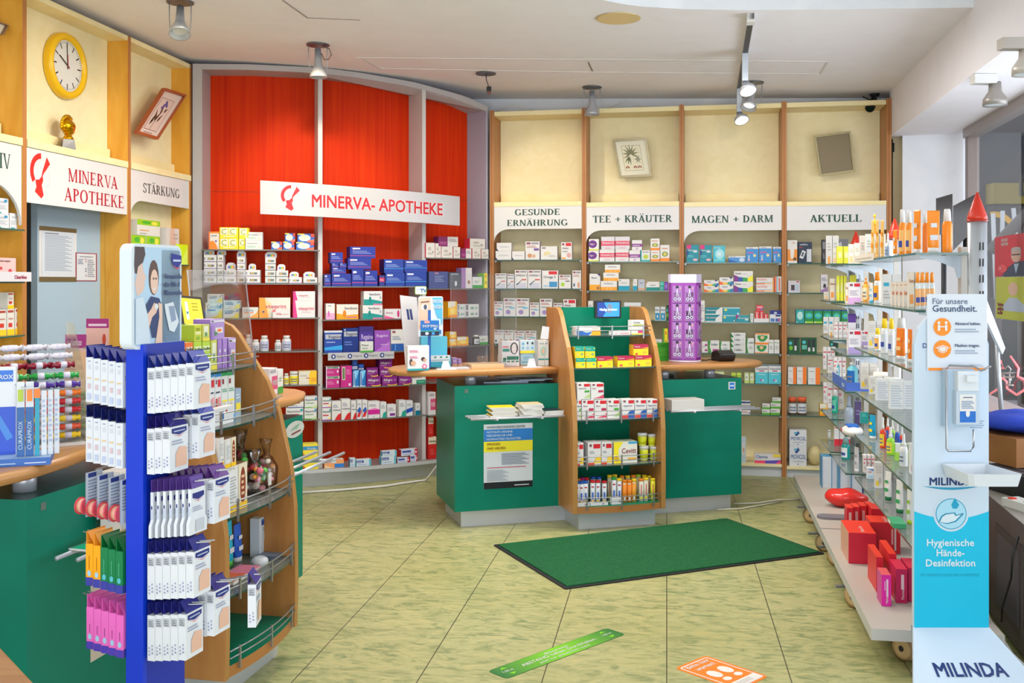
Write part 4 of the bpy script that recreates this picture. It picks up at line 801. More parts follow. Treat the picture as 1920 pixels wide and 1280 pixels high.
# warm halogen light from the ceiling fittings
for loc, aim, e, ang in (((-1.55, 5.3, 2.95), (-2.55, 5.75, 2.35), 22, 75), ((-1.5, 6.1, 2.95), (-2.45, 6.8, 2.5), 12, 70), ((-1.2, 6.2, 2.95), (-1.5, 7.5, 2.1), 80, 56),
                         ((-.05, 7.1, 2.9), (.38, 8.3, 2.12), 30, 58), ((-.2, 6.6, 2.95), (-.6, 7.9, 2.3), 12, 60), ((1.75, 6.6, 2.8), (1.9, 8.2, 2.0), 10, 80), ((1.7, 5.6, 2.75), (1.4, 5.8, .8), 40, 90)):
    lamp('SPOT', 'halogen_spot', loc, e, WARM, aim, .03, ang, .7)
lamp('AREA', 'downlight_glow', (.62, 5.75, 2.96), 30, NEUT, (.62, 5.75, 0), .25)
for loc in ((-.5, 4.2, 2.9), (-1.3, 5.2, 2.9), (1.3, 5.6, 2.85), (-.3, 6.0, 2.9), (-.9, 5.7, 2.9), (-1.2, 2.8, 2.9)):  # added fill lamps to even out the room, no fittings built for them
    lamp('AREA', 'added_ceiling_fill', loc, 26 if loc[0] == -.9 else 17, NEUT, (loc[0], loc[1], 0), .3)
# ================================================================ goods: styles of printed cartons
# key: (look, noun, side colour, top colour, depth, front colour, artwork)
DH = 'r .08 .84 .36 .95 #8c4a58; r .42 .84 .93 .95 #9a969c; l .1 .66 .8 .8 2 #b4807a; '
STY = {
'dhw': ('white carton with grey header bar', 'supplement_box', 'white', '#e8e4e2', .08, 'white', DH + 'l .12 .5 .7 .6 1 #8c8890; r .5 .42 .9 .52 #7cc0dc; e .38 .24 .2 .13 #a48cc0'),
'dho': ('white fish oil carton with grey header', 'supplement_box', 'white', '#e8e4e2', .08, 'white', 'r .08 .86 .36 .95 #8c4a58; r .42 .86 .93 .95 #9a969c; t .1 .66 .10 #5a4a5a OMEGA 3; r .1 .0 .9 .3 #d4d6e4; p #3a4050 3 .1 .2 .6 .5 .66 .52 .2 .18; r .55 .44 .92 .52 #d06a6a'),
'dhr': ('white carton with red corner flag', 'supplement_box', 'white', '#e8e4e2', .08, 'white', 'r .08 .82 .3 .94 #8c4a58; r .42 .78 .94 .96 #d02030; t .1 .6 .12 #6a4a5a Aktiv; l .1 .44 .6 .54 1 #8a8a92; e .72 .25 .2 .14 #e0a8a0; r .06 .04 .4 .12 #f0a030'),
'dhb': ('white carton with red flag and blue band', 'supplement_box', '#e0e4ee', '#e8e4e2', .08, 'white', 'r .42 .78 .94 .96 #d02030; t .1 .58 .13 #4a4a5a Omega 3; r .45 .08 .95 .38 #3f90c4; r .1 .08 .4 .2 #b8d0e0'),
'dhg': ('white carton with lime green dot', 'supplement_box', 'white', '#e8e4e2', .08, 'white', DH + 'e .32 .3 .16 .14 #a0cc30; r .55 .5 .9 .56 #404048'),
'dhp': ('white carton with purple side', 'supplement_box', '#b8a8cc', '#e8e4e2', .08, 'white', DH + 'r .6 .5 .95 .62 #6a4a9a; e .3 .22 .16 .12 #c89060; e .6 .2 .12 .1 #d8b090'),
'dhf': ('white carton with small portrait', 'supplement_box', 'white', '#e8e4e2', .08, 'white', DH + 'e .7 .2 .14 .16 #d8a080; e .2 .2 .1 .1 #4a6a90'),
'wleaf': ('white carton with pale gold leaf', 'supplement_box', 'white', 'white', .09, 'white', 'r .08 .82 .3 .93 #8c7a88; e .4 .5 .22 .1 #e0d49a; e .3 .36 .14 .06 #e4d8a8; l .5 .2 .9 .4 2 #c4c0b8'),
'wround': ('plain white round-shouldered pack', 'supplement_box', '#e4e2e2', 'white', .08, 'white', 'l .2 .44 .85 .6 2 #b4b4bc; p #3a3a66 3 .0 .0 .14 .0 .0 .3'),
'oval': ('white carton with big purple oval', 'tea_box', 'white', 'white', .07, '#f4f2ee', 'e .38 .56 .44 .34 #6a2c84; t .12 .5 .14 white Figur; r 0 .02 1 .13 #d4d83c'),
'fem': ('white carton with pink red band', 'tea_box', 'white', 'white', .08, 'white', 'r 0 .36 1 .72 #dc2858; t .08 .44 .2 white FEMANNOSE; l .3 .12 .7 .24 1 #e0a0b0'),
'femg': ('grey topped carton with pink red band', 'tea_box', 'white', 'white', .08, '#e6e2e8', 'r 0 .3 1 .66 #dc2858; t .08 .4 .2 white FEMANNOSE; l .3 .08 .7 .2 1 #e0a0b0'),
'femp': ('white carton with violet band', 'tea_box', '#d8c4d8', 'white', .08, 'white', 'r 0 .34 1 .64 #8c3c94; l .1 .44 .8 .56 1 white; e .5 .16 .1 .1 #d0a0d0'),
'teal_t': ('white carton with teal stripe and lemon', 'tea_box', 'white', 'white', .07, 'white', 'r 0 0 .12 1 #20a8a8; r 0 0 1 .14 #30b0a8; e .55 .42 .28 .2 #b8c83c; l .2 .8 .85 .9 1 #405060'),
'otea': ('white olive leaf carton, orange base', 'tea_box', '#f0e0c8', 'white', .07, 'white', 'r 0 0 1 .2 #f08a28; e .5 .44 .34 .16 #8a9a4a; e .5 .44 .16 .1 #d8c860; l .15 .76 .8 .86 1 #d07040'),
'otear': ('orange banded carton with dark corner', 'tea_box', '#f0d8a8', 'white', .08, 'white', 'r 0 0 1 .34 #f0a428; p #3a3a6a 3 .7 1 1 1 1 .82; t .2 .72 .09 #505068 Blasen; e .8 .14 .14 .1 #a87048'),
'oclean': ('white carton with wide orange base', 'tea_box', 'white', 'white', .08, '#f8f6f2', 'r 0 0 1 .36 #f2a22c; l .2 .66 .8 .82 2 #8a8a90; r .38 .04 .42 .3 #f8d090; r .62 .04 .66 .3 #f8d090'),
'tealb': ('white carton with teal blue base', 'tea_box', 'white', 'white', .07, 'white', 'r 0 0 1 .4 #189ab8; e .14 .88 .07 .05 #2a6a3a; l .2 .62 .8 .74 2 #a0a8a8'),
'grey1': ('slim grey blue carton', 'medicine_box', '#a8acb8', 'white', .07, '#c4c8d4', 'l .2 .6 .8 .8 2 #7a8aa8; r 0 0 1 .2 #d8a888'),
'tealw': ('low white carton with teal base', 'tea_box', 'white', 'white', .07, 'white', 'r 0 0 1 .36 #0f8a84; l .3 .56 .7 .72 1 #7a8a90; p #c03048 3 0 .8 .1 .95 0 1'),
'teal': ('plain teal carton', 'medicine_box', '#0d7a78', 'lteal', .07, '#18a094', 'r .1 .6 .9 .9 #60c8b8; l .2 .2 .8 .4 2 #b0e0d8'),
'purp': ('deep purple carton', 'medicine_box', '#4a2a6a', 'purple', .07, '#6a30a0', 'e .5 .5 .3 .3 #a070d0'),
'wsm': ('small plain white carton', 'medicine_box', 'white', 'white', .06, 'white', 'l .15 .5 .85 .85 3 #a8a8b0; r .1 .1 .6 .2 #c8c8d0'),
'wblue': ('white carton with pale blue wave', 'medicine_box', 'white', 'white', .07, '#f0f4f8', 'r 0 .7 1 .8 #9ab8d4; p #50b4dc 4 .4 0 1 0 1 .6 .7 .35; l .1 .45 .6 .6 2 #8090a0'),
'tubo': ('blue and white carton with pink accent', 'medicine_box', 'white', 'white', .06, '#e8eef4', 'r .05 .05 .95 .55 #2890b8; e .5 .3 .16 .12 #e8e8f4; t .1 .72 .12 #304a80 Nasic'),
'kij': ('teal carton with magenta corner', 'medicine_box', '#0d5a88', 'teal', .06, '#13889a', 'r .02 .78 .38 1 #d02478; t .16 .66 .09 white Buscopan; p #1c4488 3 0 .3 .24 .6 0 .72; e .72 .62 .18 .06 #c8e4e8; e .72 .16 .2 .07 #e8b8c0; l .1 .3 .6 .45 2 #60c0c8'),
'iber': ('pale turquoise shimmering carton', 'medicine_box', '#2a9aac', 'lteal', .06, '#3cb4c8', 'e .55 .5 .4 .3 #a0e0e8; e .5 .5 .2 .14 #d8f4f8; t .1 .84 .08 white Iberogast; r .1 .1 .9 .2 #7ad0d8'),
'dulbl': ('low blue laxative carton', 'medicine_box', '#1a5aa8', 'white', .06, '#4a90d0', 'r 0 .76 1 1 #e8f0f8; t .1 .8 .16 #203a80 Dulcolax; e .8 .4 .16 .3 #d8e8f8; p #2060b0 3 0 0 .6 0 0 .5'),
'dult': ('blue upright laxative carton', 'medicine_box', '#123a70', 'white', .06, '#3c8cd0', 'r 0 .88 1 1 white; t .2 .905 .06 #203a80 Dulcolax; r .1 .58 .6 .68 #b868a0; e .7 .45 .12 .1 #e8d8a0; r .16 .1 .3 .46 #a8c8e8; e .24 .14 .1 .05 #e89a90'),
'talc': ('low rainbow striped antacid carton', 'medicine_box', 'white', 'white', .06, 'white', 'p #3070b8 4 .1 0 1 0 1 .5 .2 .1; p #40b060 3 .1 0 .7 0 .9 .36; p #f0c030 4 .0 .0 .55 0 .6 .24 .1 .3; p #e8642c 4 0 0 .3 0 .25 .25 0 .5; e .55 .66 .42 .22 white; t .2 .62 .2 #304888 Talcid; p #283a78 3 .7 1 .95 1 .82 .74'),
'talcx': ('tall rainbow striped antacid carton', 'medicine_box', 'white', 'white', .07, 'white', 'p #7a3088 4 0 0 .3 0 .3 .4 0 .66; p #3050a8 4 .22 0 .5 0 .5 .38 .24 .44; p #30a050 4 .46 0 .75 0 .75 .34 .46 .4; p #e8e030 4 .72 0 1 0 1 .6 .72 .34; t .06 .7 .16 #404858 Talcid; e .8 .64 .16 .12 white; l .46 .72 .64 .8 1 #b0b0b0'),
'riop': ('white stomach gel carton with orange letters', 'medicine_box', '#f0e8e4', 'white', .06, '#f2efee', 't .06 .6 .26 #d8643c RIOPAN; r .0 .3 1 .36 #60b8d8; r .0 .06 .5 .24 #e87840; e .7 .2 .25 .1 #f8c080; r .93 0 1 1 #f0a050'),
'riopv': ('upright stomach gel carton', 'medicine_box', '#f0e8e4', 'white', .06, '#e8e4e4', 'r .0 .0 .26 1 #e86a4a; r .3 0 .45 1 #78c0d0; r .6 .1 .8 .9 #d86a50'),
'tealm': ('teal tablet carton with white wave', 'medicine_box', 'white', '#d8eef0', .06, '#14828e', 'p #f2f6f6 5 .6 0 1 0 1 1 .9 1 .62 .5; r 0 0 .6 .14 white; t .08 .5 .24 white Perenterol; e .86 .44 .1 .22 white'),
'tealm2': ('plain teal tablet carton', 'medicine_box', '#0c7080', '#d0e8ec', .06, '#1a93a8', 'r 0 .84 1 1 #b0d4dc; e .16 .66 .1 .14 #d8d850; r .84 .06 .94 .3 #c0e0e8'),
'tealp': ('low teal carton with purple corner', 'medicine_box', 'teal', 'white', .05, '#1690a0', 'p #a0288c 3 0 1 .26 1 0 .4; t .18 .5 .24 white Buscomint; e .8 .4 .14 .16 #c8e4e8'),
'wgrn': ('white carton with green leaf edge', 'medicine_box', 'white', 'white', .06, 'white', 'p #3a9a40 5 0 0 .3 0 .12 .5 .22 1 0 1; t .3 .6 .16 #2a5a6a Lefax; r .4 .12 .96 .3 #b04a8c'),
'wgrn2': ('white carton with green leaf base', 'medicine_box', 'white', 'white', .06, '#eef2ee', 'p #2f8a3a 5 0 0 .26 0 .1 .5 .2 1 0 1; t .3 .66 .12 #3a5a6a Lefax; l .35 .3 .8 .5 2 #a0b0b0'),
'lefx': ('flat white carton with green end', 'medicine_box', '#2f8a3a', 'white', .07, '#eff0ee', 'p #1e7a34 3 0 0 .2 .1 0 1; t .26 .4 .4 #304048 Lefax; l .7 .5 .9 .7 1 #c0c8c0'),
'ogre': ('white carton with orange stripe and green figure', 'medicine_box', 'white', 'white', .06, '#f0eee6', 'r 0 .88 1 1 #f08a28; r 0 0 1 .08 #f08a28; e .5 .5 .3 .34 #2c8c3c; e .5 .58 .14 .18 #e0b890; e .24 .62 .1 .2 #2c8c3c; e .78 .62 .1 .2 #2c8c3c'),
'wsp': ('narrow white carton with green sprigs', 'medicine_box', 'white', 'white', .05, '#f0f0ec', 'e .3 .8 .1 .05 #4a8a4a; e .7 .78 .1 .05 #4a8a4a; l .15 .3 .85 .6 4 #a8b0a8'),
'wpur': ('white carton with purple badges', 'medicine_box', 'white', 'white', .06, 'white', 'r .5 .6 .95 .75 #a03080; r .5 .14 .95 .3 #a03080; l .1 .5 .5 .6 1 #909098'),
'lime': ('lime green herbal carton', 'medicine_box', '#7ea01c', '#c0dc50', .07, '#9cc430', 'l .2 .3 .8 .7 2 #e4f0b0; r .0 .8 1 1 #c8e060'),
'limew': ('white carton with lime frame', 'medicine_box', '#9cc430', 'white', .07, '#c4d880', 'r .12 .3 .88 .9 #f0f4e4; l .2 .5 .7 .7 2 #6a8a4a'),
'dulco': ('white and turquoise laxative carton', 'medicine_box', 'white', '#d8f0f4', .08, '#4cc0d0', 'r 0 .62 1 1 white; r 0 .96 1 1 #3a6a98; t .1 .76 .11 #28406a DulcoSoft; r .3 .66 .7 .72 #b84a78; e .45 .2 .1 .05 #b060a8; e .6 .16 .08 .06 #e8f0f4; l .2 .48 .8 .54 1 #d8f4f4'),
'wstr': ('low white carton with dark blue stripe', 'medicine_box', 'white', 'white', .06, 'white', 'r 0 .62 1 .9 #28487a; l .1 .2 .8 .45 2 #d8808a; r .85 .1 1 .3 #9080c0'),
'grnw': ('low white carton with green base', 'medicine_box', '#60a838', 'white', .06, 'white', 'r 0 0 1 .38 #58aa34; t .1 .56 .24 #48606a Iberis'),
'clear': ('low white pregnancy test carton', 'medicine_box', 'white', 'white', .06, '#f0ecf0', 'p #5a4ab0 4 .3 0 1 0 1 .4 .4 .3; r .0 0 .4 .3 #e84a70; t .05 .55 .3 #4a7ab0 Clarina; r .7 .7 1 1 #f0d040; p #e84a70 3 .8 0 1 0 1 .4'),
'babyb': ('upright white carton with sky blue edge', 'medicine_box', '#88b8d8', 'white', .06, '#c8dcea', 'r .2 .3 .8 .8 white; e .5 .5 .15 .1 #d8a078'),
'orw': ('white carton with orange tube picture', 'medicine_box', 'white', 'white', .06, 'white', 'r .0 .1 1 .6 #e8923c; p #f4f0ea 4 .36 .2 .62 .2 .72 .66 .26 .66; t .5 .86 .06 #d06030 neu; r .6 .12 .9 .24 #604830'),
'navb': ('navy box picturing a pocket meter', 'device_box', '#1c2638', '#3a4458', .07, '#27344a', 't .1 .84 .09 #d8e0e8 wellion; r .62 .06 .96 .66 #d8dce4; p #e8ecf0 4 .08 .26 .34 .2 .56 .54 .3 .62; p #4a5260 4 .2 .34 .32 .3 .44 .5 .32 .54; r .06 .72 .3 .76 #b03040'),
'dark': ('dark grey device box', 'device_box', '#2a2c30', '#4a4c50', .07, '#3a3c42', 'r .1 .6 .9 .9 #8a8c92; l .2 .2 .8 .45 3 #9a9ca4'),
'silv': ('silver foil covered device box', 'device_box', '#8a8c92', '#b0b2b8', .08, '#75777e', 'p #c8cace 4 .2 .1 .5 .3 .4 .9 .1 .8; r .6 .2 .9 .5 #a8aab0'),
'greyd': ('grey white box with small window', 'device_box', '#c8c4d0', 'white', .07, '#d4d0d8', 'r .25 .2 .55 .65 #4a3a44; r .6 .15 .9 .7 #b4c4d4; r .7 .86 .92 .96 #c04050'),
'purw': ('white box with lilac foot and meter picture', 'device_box', 'white', 'white', .06, '#e4e0e6', 'p #9a7aa8 4 0 0 1 0 1 .34 0 .14; l .1 .66 .9 .86 3 #8a8494; p #3a3640 4 .3 .3 .7 .26 .8 .44 .44 .52'),
'nico': ('green mint gum pack', 'gum_box', '#1c3c6a', '#244a70', .05, '#1f8a44', 'e .5 .55 .42 .22 #38a8c0; e .5 .58 .26 .1 #58d08c; r .0 .0 1 .14 #a0cc40; r .0 .9 1 1 #2a5a90; r .06 .03 .2 .1 white'),
'nicol': ('pale teal mint gum pack', 'gum_box', '#1c3c6a', '#244a70', .05, '#2a9a9a', 'e .5 .55 .36 .3 #b8e8e0; r .06 .03 .2 .1 white; l .3 .76 .8 .84 1 #d8f0f0'),
'nicos': ('dark green spray blister pack', 'blister_pack', '#0e3a22', '#14442a', .04, '#15512c', 'r .5 .16 .78 .9 #20262c; r .54 .2 .72 .5 #e0e4e0; e .2 .66 .14 .1 #4ab8c8; e .24 .36 .16 .14 #70b830; r .0 .9 1 1 #0c2c1c'),
'nicod': ('dark green twin spray blister pack', 'blister_pack', '#0e3a22', '#14442a', .04, '#15512c', 'r .42 .2 .6 .9 #20262c; r .7 .2 .88 .9 #20262c; r .45 .16 .58 .4 #dce0dc; r .73 .16 .86 .4 #dce0dc; r .04 .28 .36 .54 #60b0a0; e .18 .72 .12 .1 #4ab8c8'),
'orst': ('white carton with orange right edge', 'medicine_box', '#f0f0f0', 'white', .07, '#f0eeec', 'r .62 0 1 1 #ee7a24; l .1 .74 .5 .84 1 #a8a8b0; l .1 .3 .5 .36 1 #c08080; p #58585c 3 .3 .22 .5 .16 .32 .18'),
'movi': ('white laxative box with blue letters', 'medicine_box', '#dfe4ee', 'white', .12, '#eef0f6', 't .1 .36 .22 #2a5a9a MOVICOL; p #2c4c8c 5 .3 .7 .42 .62 .6 .8 .5 .95 .4 .78; e .36 .82 .1 .06 #50a8c8; l .2 .22 .85 .28 1 #b0b8c4; e .5 .1 .04 .03 #2a5a9a'),
# --- red unit
'calc': ('orange and white carton', 'medicine_box', '#e8883c', '#f0a048', .08, '#f4ece2', 'p #f08a30 5 0 0 .9 0 .7 .3 .4 .5 0 .4; r 0 0 .12 1 #e8742c; r .1 .9 1 1 #f08a30; e .7 .46 .1 .06 #7a6aa0; l .25 .74 .8 .84 1 #8a8a8a'),
'cyel': ('yellow vitamin carton with letter C', 'medicine_box', '#e8c41c', '#f0d848', .08, '#f4d824', 'r .06 .3 .44 .94 #f6f2e0; r .5 .3 .9 .94 #f6f2e0; t .1 .36 .5 #a8b020 C; t .56 .36 .5 #a8b020 C; r .2 .1 .8 .2 #f8f0b0'),
'cyl1': ('half hidden yellow vitamin carton', 'medicine_box', '#e8c41c', '#f0d848', .08, '#f4d824', 'r .1 .3 .8 .94 #f6f2e0; t .2 .36 .5 #a8b020 C'),
'wlist': ('white carton with pale green script', 'medicine_box', 'white', '#f8f4ee', .08, '#f2f0ec', 'l .1 .6 .7 .8 1 #a0a8a8; e .35 .3 .28 .12 #b8d4c4; p #d0d8b8 3 .7 .2 .95 .1 .8 .4'),
'thom': ('blue carton with white orange disc', 'medicine_box', '#23409a', '#3058b0', .06, '#2b60b4', 'e .42 .5 .36 .4 #d8e8f4; e .42 .5 .22 .28 #f0e8c8; p #e86a4a 4 .55 0 1 0 1 .32 .6 .2; r 0 .86 .4 1 #f0e060; r .8 .6 1 1 #e04a3c'),
'tray': ('white pastille carton', 'pastille_box', '#dcd8da', 'white', .09, '#ecebea', 'r .3 .3 .8 .62 #6a707c; r .36 .36 .6 .56 #c8b060; r 0 0 1 .1 #8a78b0; r .02 .3 .12 .7 #9a98a8'),
'trayg': ('grey white pastille carton', 'pastille_box', '#c4c8ca', 'white', .09, '#d8dadc', 'r .25 .3 .85 .66 #707a7a; r .3 .36 .5 .56 #e8a048; r 0 0 1 .08 #3a4a50'),
'cele': ('white vitamin carton with yellow wave', 'medicine_box', 'white', 'white', .07, '#f6f6f4', 't .08 .62 .24 #3a7aa8 Cetebe; r .1 .46 .6 .56 #3a78c0; p #f4e02c 5 .35 0 1 0 1 .55 .8 .45 .7 .16; p #3a78b8 4 .8 .7 .95 .9 1 .85 .88 .64'),
'celo': ('white vitamin carton with orange wave', 'medicine_box', 'white', 'white', .07, '#f6f4f0', 't .08 .62 .22 #4a80a8 Cetebe; r .1 .44 .7 .54 #e89050; p #f4a84c 5 .2 0 1 0 1 .8 .85 .4 .5 .12'),
'vits': ('large white and orange tonic carton', 'medicine_box', '#f4b060', 'white', .08, '#f6efe4', 'p #f4a040 4 0 0 .3 0 .18 1 0 1; p #f8d8a8 3 .3 0 .18 1 .4 .7; t .2 .48 .19 #c83a58 vitasprint; e .14 .3 .04 .05 #405a90'),
'vitp': ('white and magenta tonic carton', 'medicine_box', '#e04a90', 'white', .09, '#f6f0f0', 'p #e23a88 4 0 0 .2 0 .1 1 0 1; t .24 .44 .2 #c83a58 vitasprint; l .4 .3 .8 .36 1 #d0a8b8'),
'vitt': ('small white tonic carton in front', 'medicine_box', 'white', 'white', .03, '#f8f2f2', 'r 0 .7 .16 1 #e8707a; t .2 .36 .3 #d02c40 vita; l .55 .4 .9 .55 1 #d8b0b0'),
'fem1': ('slim white and pink pregnancy carton', 'medicine_box', 'white', 'white', .07, 'white', 'r 0 0 1 .4 #e8a8d0; e .3 .36 .1 .2 #d060b0; l .2 .85 .6 .92 1 #505060'),
'fem2': ('white and amber pregnancy carton', 'medicine_box', '#d8901c', 'white', .08, '#f2ece2', 'p #f0a01c 5 0 0 1 0 1 .34 .5 .28 0 .4; e .36 .36 .08 .26 #d88010; t .36 .66 .18 #6a5a60 femibion; r .44 .1 .95 .18 #c87090'),
'fem3': ('white and teal pregnancy carton', 'medicine_box', '#e8e4e4', 'white', .08, '#f0efee', 'p #14908c 5 0 0 1 0 1 .26 .5 .4 0 .42; e .34 .4 .07 .22 #10807c; t .28 .7 .17 #5a5a6a femibion; r .5 .0 1 .1 #d878a0; t .86 .46 .16 #1a6a6a 3'),
'cnpk': ('white carton with pink figure', 'medicine_box', 'white', 'white', .07, '#f4f0f0', 't .08 .52 .2 #b05a80 femina; p #e85a98 3 0 0 .7 0 0 .34; e .85 .5 .07 .4 #c42478'),
'cnbl': ('white carton with blue figure', 'medicine_box', 'white', 'white', .07, '#f2f0f2', 't .08 .52 .2 #a86a80 femina; p #5aa0dc 3 0 0 .7 0 0 .34; e .85 .5 .07 .4 #284a94'),
'orth': ('navy red lined carton', 'supplement_box', '#18206a', '#2a3a9a', .1, '#1c3090', 'r .1 .78 .4 .9 #e4e8f4; r 0 .2 1 .235 #c84a78; l .1 .4 .84 .7 3 #7a88c8; r .1 .72 .2 .75 #d05060'),
'orthc': ('navy cyan lined carton', 'supplement_box', '#141c5c', '#2a3a9a', .1, '#1b3a98', 'r .08 .76 .38 .88 #e4e8f4; r 0 .3 1 .335 #3aa8e0; l .08 .42 .8 .68 3 #7a90d0'),
'orthp': ('small red and navy carton', 'supplement_box', '#18206a', '#2a3a9a', .06, '#28307e', 'r 0 .4 1 .8 #b02c58; l .1 .5 .8 .7 2 #d8a0b8'),
'rega': ('blue hair foam carton with silver name', 'medicine_box', '#122a70', '#e0e4ec', .07, '#1d44a0', 'r .0 .92 1 1 #e4e8ee; r .06 .62 .94 .84 #b8bcc8; t .24 .66 .14 #283050 Regaine; p #2ea0e0 4 0 .12 1 .12 1 .34 0 .24; l .1 .46 .6 .54 1 #a8b8e0'),
'regb': ('dark blue hair tonic carton', 'medicine_box', '#122a70', '#1c3a80', .07, '#16307c', 'r .06 .66 .94 .86 #b8bcc8; t .2 .7 .13 #283050 Regaine; e .12 .93 .05 .03 #e0e8f0; l .1 .3 .6 .5 2 #5a78c0'),
'regp': ('purple hair foam carton', 'medicine_box', '#3a2068', '#4a3080', .07, '#47308c', 't .16 .5 .2 #d4c0e8 Regaine; l .2 .2 .8 .32 2 #8a70b8; r 0 .8 1 1 #3a2878'),
'regv': ('violet hair foam carton', 'medicine_box', '#6a3a94', '#a868c8', .07, '#9450b4', 't .14 .7 .13 #e8d0f4 Regaine; p #b470cc 3 0 0 1 0 1 .5; l .4 .3 .9 .4 1 #c8a0d8'),
'regw': ('white hair foam carton with green base', 'medicine_box', 'white', '#e8ece4', .05, '#eceee8', 'r 0 0 1 .16 #4aa03c; t .1 .56 .2 #303a34 Priori; l .1 .3 .6 .46 2 #8a928a; e .8 .44 .05 .2 #d8dcd4'),
'dhblu': ('white carton with blue foot', 'supplement_box', 'white', '#eee6dc', .08, '#eeeae6', 'r 0 0 1 .34 #2b5aa8; r .1 .84 .34 .94 #8c4a58; l .1 .52 .8 .72 3 #8a9ab0; r .3 .0 .36 .3 #6aa0e0'),
'dhpur': ('cream carton with purple foot', 'supplement_box', 'white', '#eee6dc', .08, '#ecdfd2', 'r 0 0 1 .34 #5a2c88; r .1 .84 .34 .94 #8c4a58; l .1 .52 .8 .72 3 #9a8a88'),
'luva': ('magenta carton with green stripe', 'medicine_box', '#8c1860', '#e8e0e0', .08, '#c02480', 'r 0 .78 1 .98 #dfe4dc; r .1 .8 .9 .96 #4a7a5a; t .14 .82 .11 #e8f0e8 Luvased; l .1 .3 .6 .6 3 #e080b8; r .8 .36 .92 .6 #f0e0ec; r 0 0 .06 1 #e8d8e4'),
'luvav': ('upright magenta carton with green label', 'medicine_box', '#8c1860', '#c890b0', .08, '#c02480', 'r .14 .34 .4 .94 #dfe4c8; r .18 .38 .36 .9 #5a7a48; l .5 .6 .9 .86 3 #e080b8; r .7 .06 .9 .18 #f0e0ec'),
'sili': ('blue carton with upright white name', 'medicine_box', '#183c84', '#2a5aa0', .07, '#2272bc', 'p #7cc8f0 3 .2 1 1 1 .5 .4; r .08 .06 .36 .9 #e8f0f8; r .14 .1 .3 .86 #2a6ab0; r 0 0 1 .05 #d8e4f0'),
'navs': ('small dark blue carton', 'medicine_box', '#0e2050', '#1a3a80', .06, '#163478', 'r .05 .1 .95 .34 #d4dcec; t .1 .14 .2 #203a80 Sedaris; e .5 .66 .3 .2 #2a5ab8'),
'alle': ('purple yellow swooshed carton', 'medicine_box', '#5a1858', '#6a2068', .08, '#7a2278', 't .1 .5 .26 white Allegra; e .68 .12 .34 .16 #f0c020; e .66 .2 .34 .14 #7a2278; l .1 .3 .5 .4 1 #c890c8; r .78 .5 .92 .7 #a85aa8'),
'grt': ('low white and green carton', 'medicine_box', 'white', 'white', .06, '#f0f0ea', 'r .3 0 1 .7 #1a8a6a; l .4 .3 .9 .5 1 #a8e0c8'),
'bepa': ('white ointment carton with blue edge', 'medicine_box', 'white', 'white', .08, '#f4f4f2', 't .08 .62 .18 #3a4a58 Bepanthen; r .08 .36 .74 .48 #b82c48; e .9 .8 .08 .12 #28a0b0; r 0 0 1 .07 #4a5aa8; l .08 .16 .6 .28 1 #b0b4b8'),
'bepg': ('white ointment carton with green edge', 'medicine_box', 'white', 'white', .08, '#f4f4f2', 't .08 .62 .18 #3a4a58 Bepanthen; r .08 .38 .74 .44 #48a040; e .9 .8 .08 .12 #2890c0; r 0 0 1 .08 #70b840; p #c8e0a0 3 .5 0 1 0 1 .3'),
'bepr': ('white ointment carton with violet edge', 'medicine_box', 'white', 'white', .08, '#f4f4f2', 't .08 .62 .18 #3a4a58 Bepanthen; r .08 .36 .74 .46 #c03040; e .9 .8 .08 .12 #28a0b0; r 0 0 1 .08 #9a4ab0; p #f0d890 3 .5 .08 1 .08 1 .36'),
'redc': ('white carton with red curved foot', 'medicine_box', 'white', 'white', .07, '#efecea', 'p #cc1c24 5 .3 0 1 0 1 .36 .7 .3 .46 .14; l .1 .66 .7 .84 3 #98a0b0; t .1 .5 .08 #404860 Voltaren'),
'redb': ('white carton with red and blue chevron', 'medicine_box', 'white', 'white', .07, '#efecee', 'p #d02830 4 0 .1 .6 .1 1 .44 .4 .44; p #2c5ab0 4 0 .44 .5 .3 .9 .5 .6 .66; l .1 .74 .8 .86 2 #98a0b0'),
'pnkd': ('white carton with magenta band', 'medicine_box', 'white', 'white', .07, '#f0ecee', 'r 0 .22 1 .5 #c4248c; p #e884c0 3 0 .5 1 .5 .6 .62; l .1 .7 .7 .86 2 #a0a0b0; e .5 .1 .04 .03 #404040'),
'tld': ('white carton with teal corner', 'medicine_box', 'white', 'white', .06, '#eef0f0', 'p #28a090 4 .3 0 1 0 1 .4 .5 .3; l .1 .6 .8 .85 3 #a0a8b0'),
'magt': ('small white carton with purple stamp', 'medicine_box', 'white', 'white', .06, '#efecee', 'r .3 .1 .9 .3 #803090; l .1 .5 .8 .8 3 #a8a0b0'),
'blut': ('white carton with blue wave', 'medicine_box', 'white', 'white', .06, '#eef0f4', 'p #2450b0 4 0 .16 1 .3 1 .56 0 .44; l .1 .66 .8 .85 2 #a0a8b0'),
'tls': ('small white and petrol carton', 'medicine_box', '#e0e4e4', 'white', .05, '#eceeee', 'r 0 0 1 .4 #10748c; t .3 .6 .2 #303840 C'),
'orbl': ('low orange and blue carton', 'medicine_box', '#e8803c', 'white', .07, '#f0a468', 'r 0 .6 .6 .9 #e4eaf2; r .52 .05 1 .5 #2a7ad0; t .05 .66 .2 #d06030 Lapidin; p #f4d0a8 3 0 0 .5 0 0 .4'),
'lbtb': ('low pale blue ointment carton', 'medicine_box', '#58b0c8', '#e8f0f4', .05, '#dce8f2', 'r .02 .5 .5 .86 #3850a0; t .05 .56 .24 white Linola; r .86 0 1 1 #60b4c8; l .1 .2 .7 .36 1 #90b0d0'),
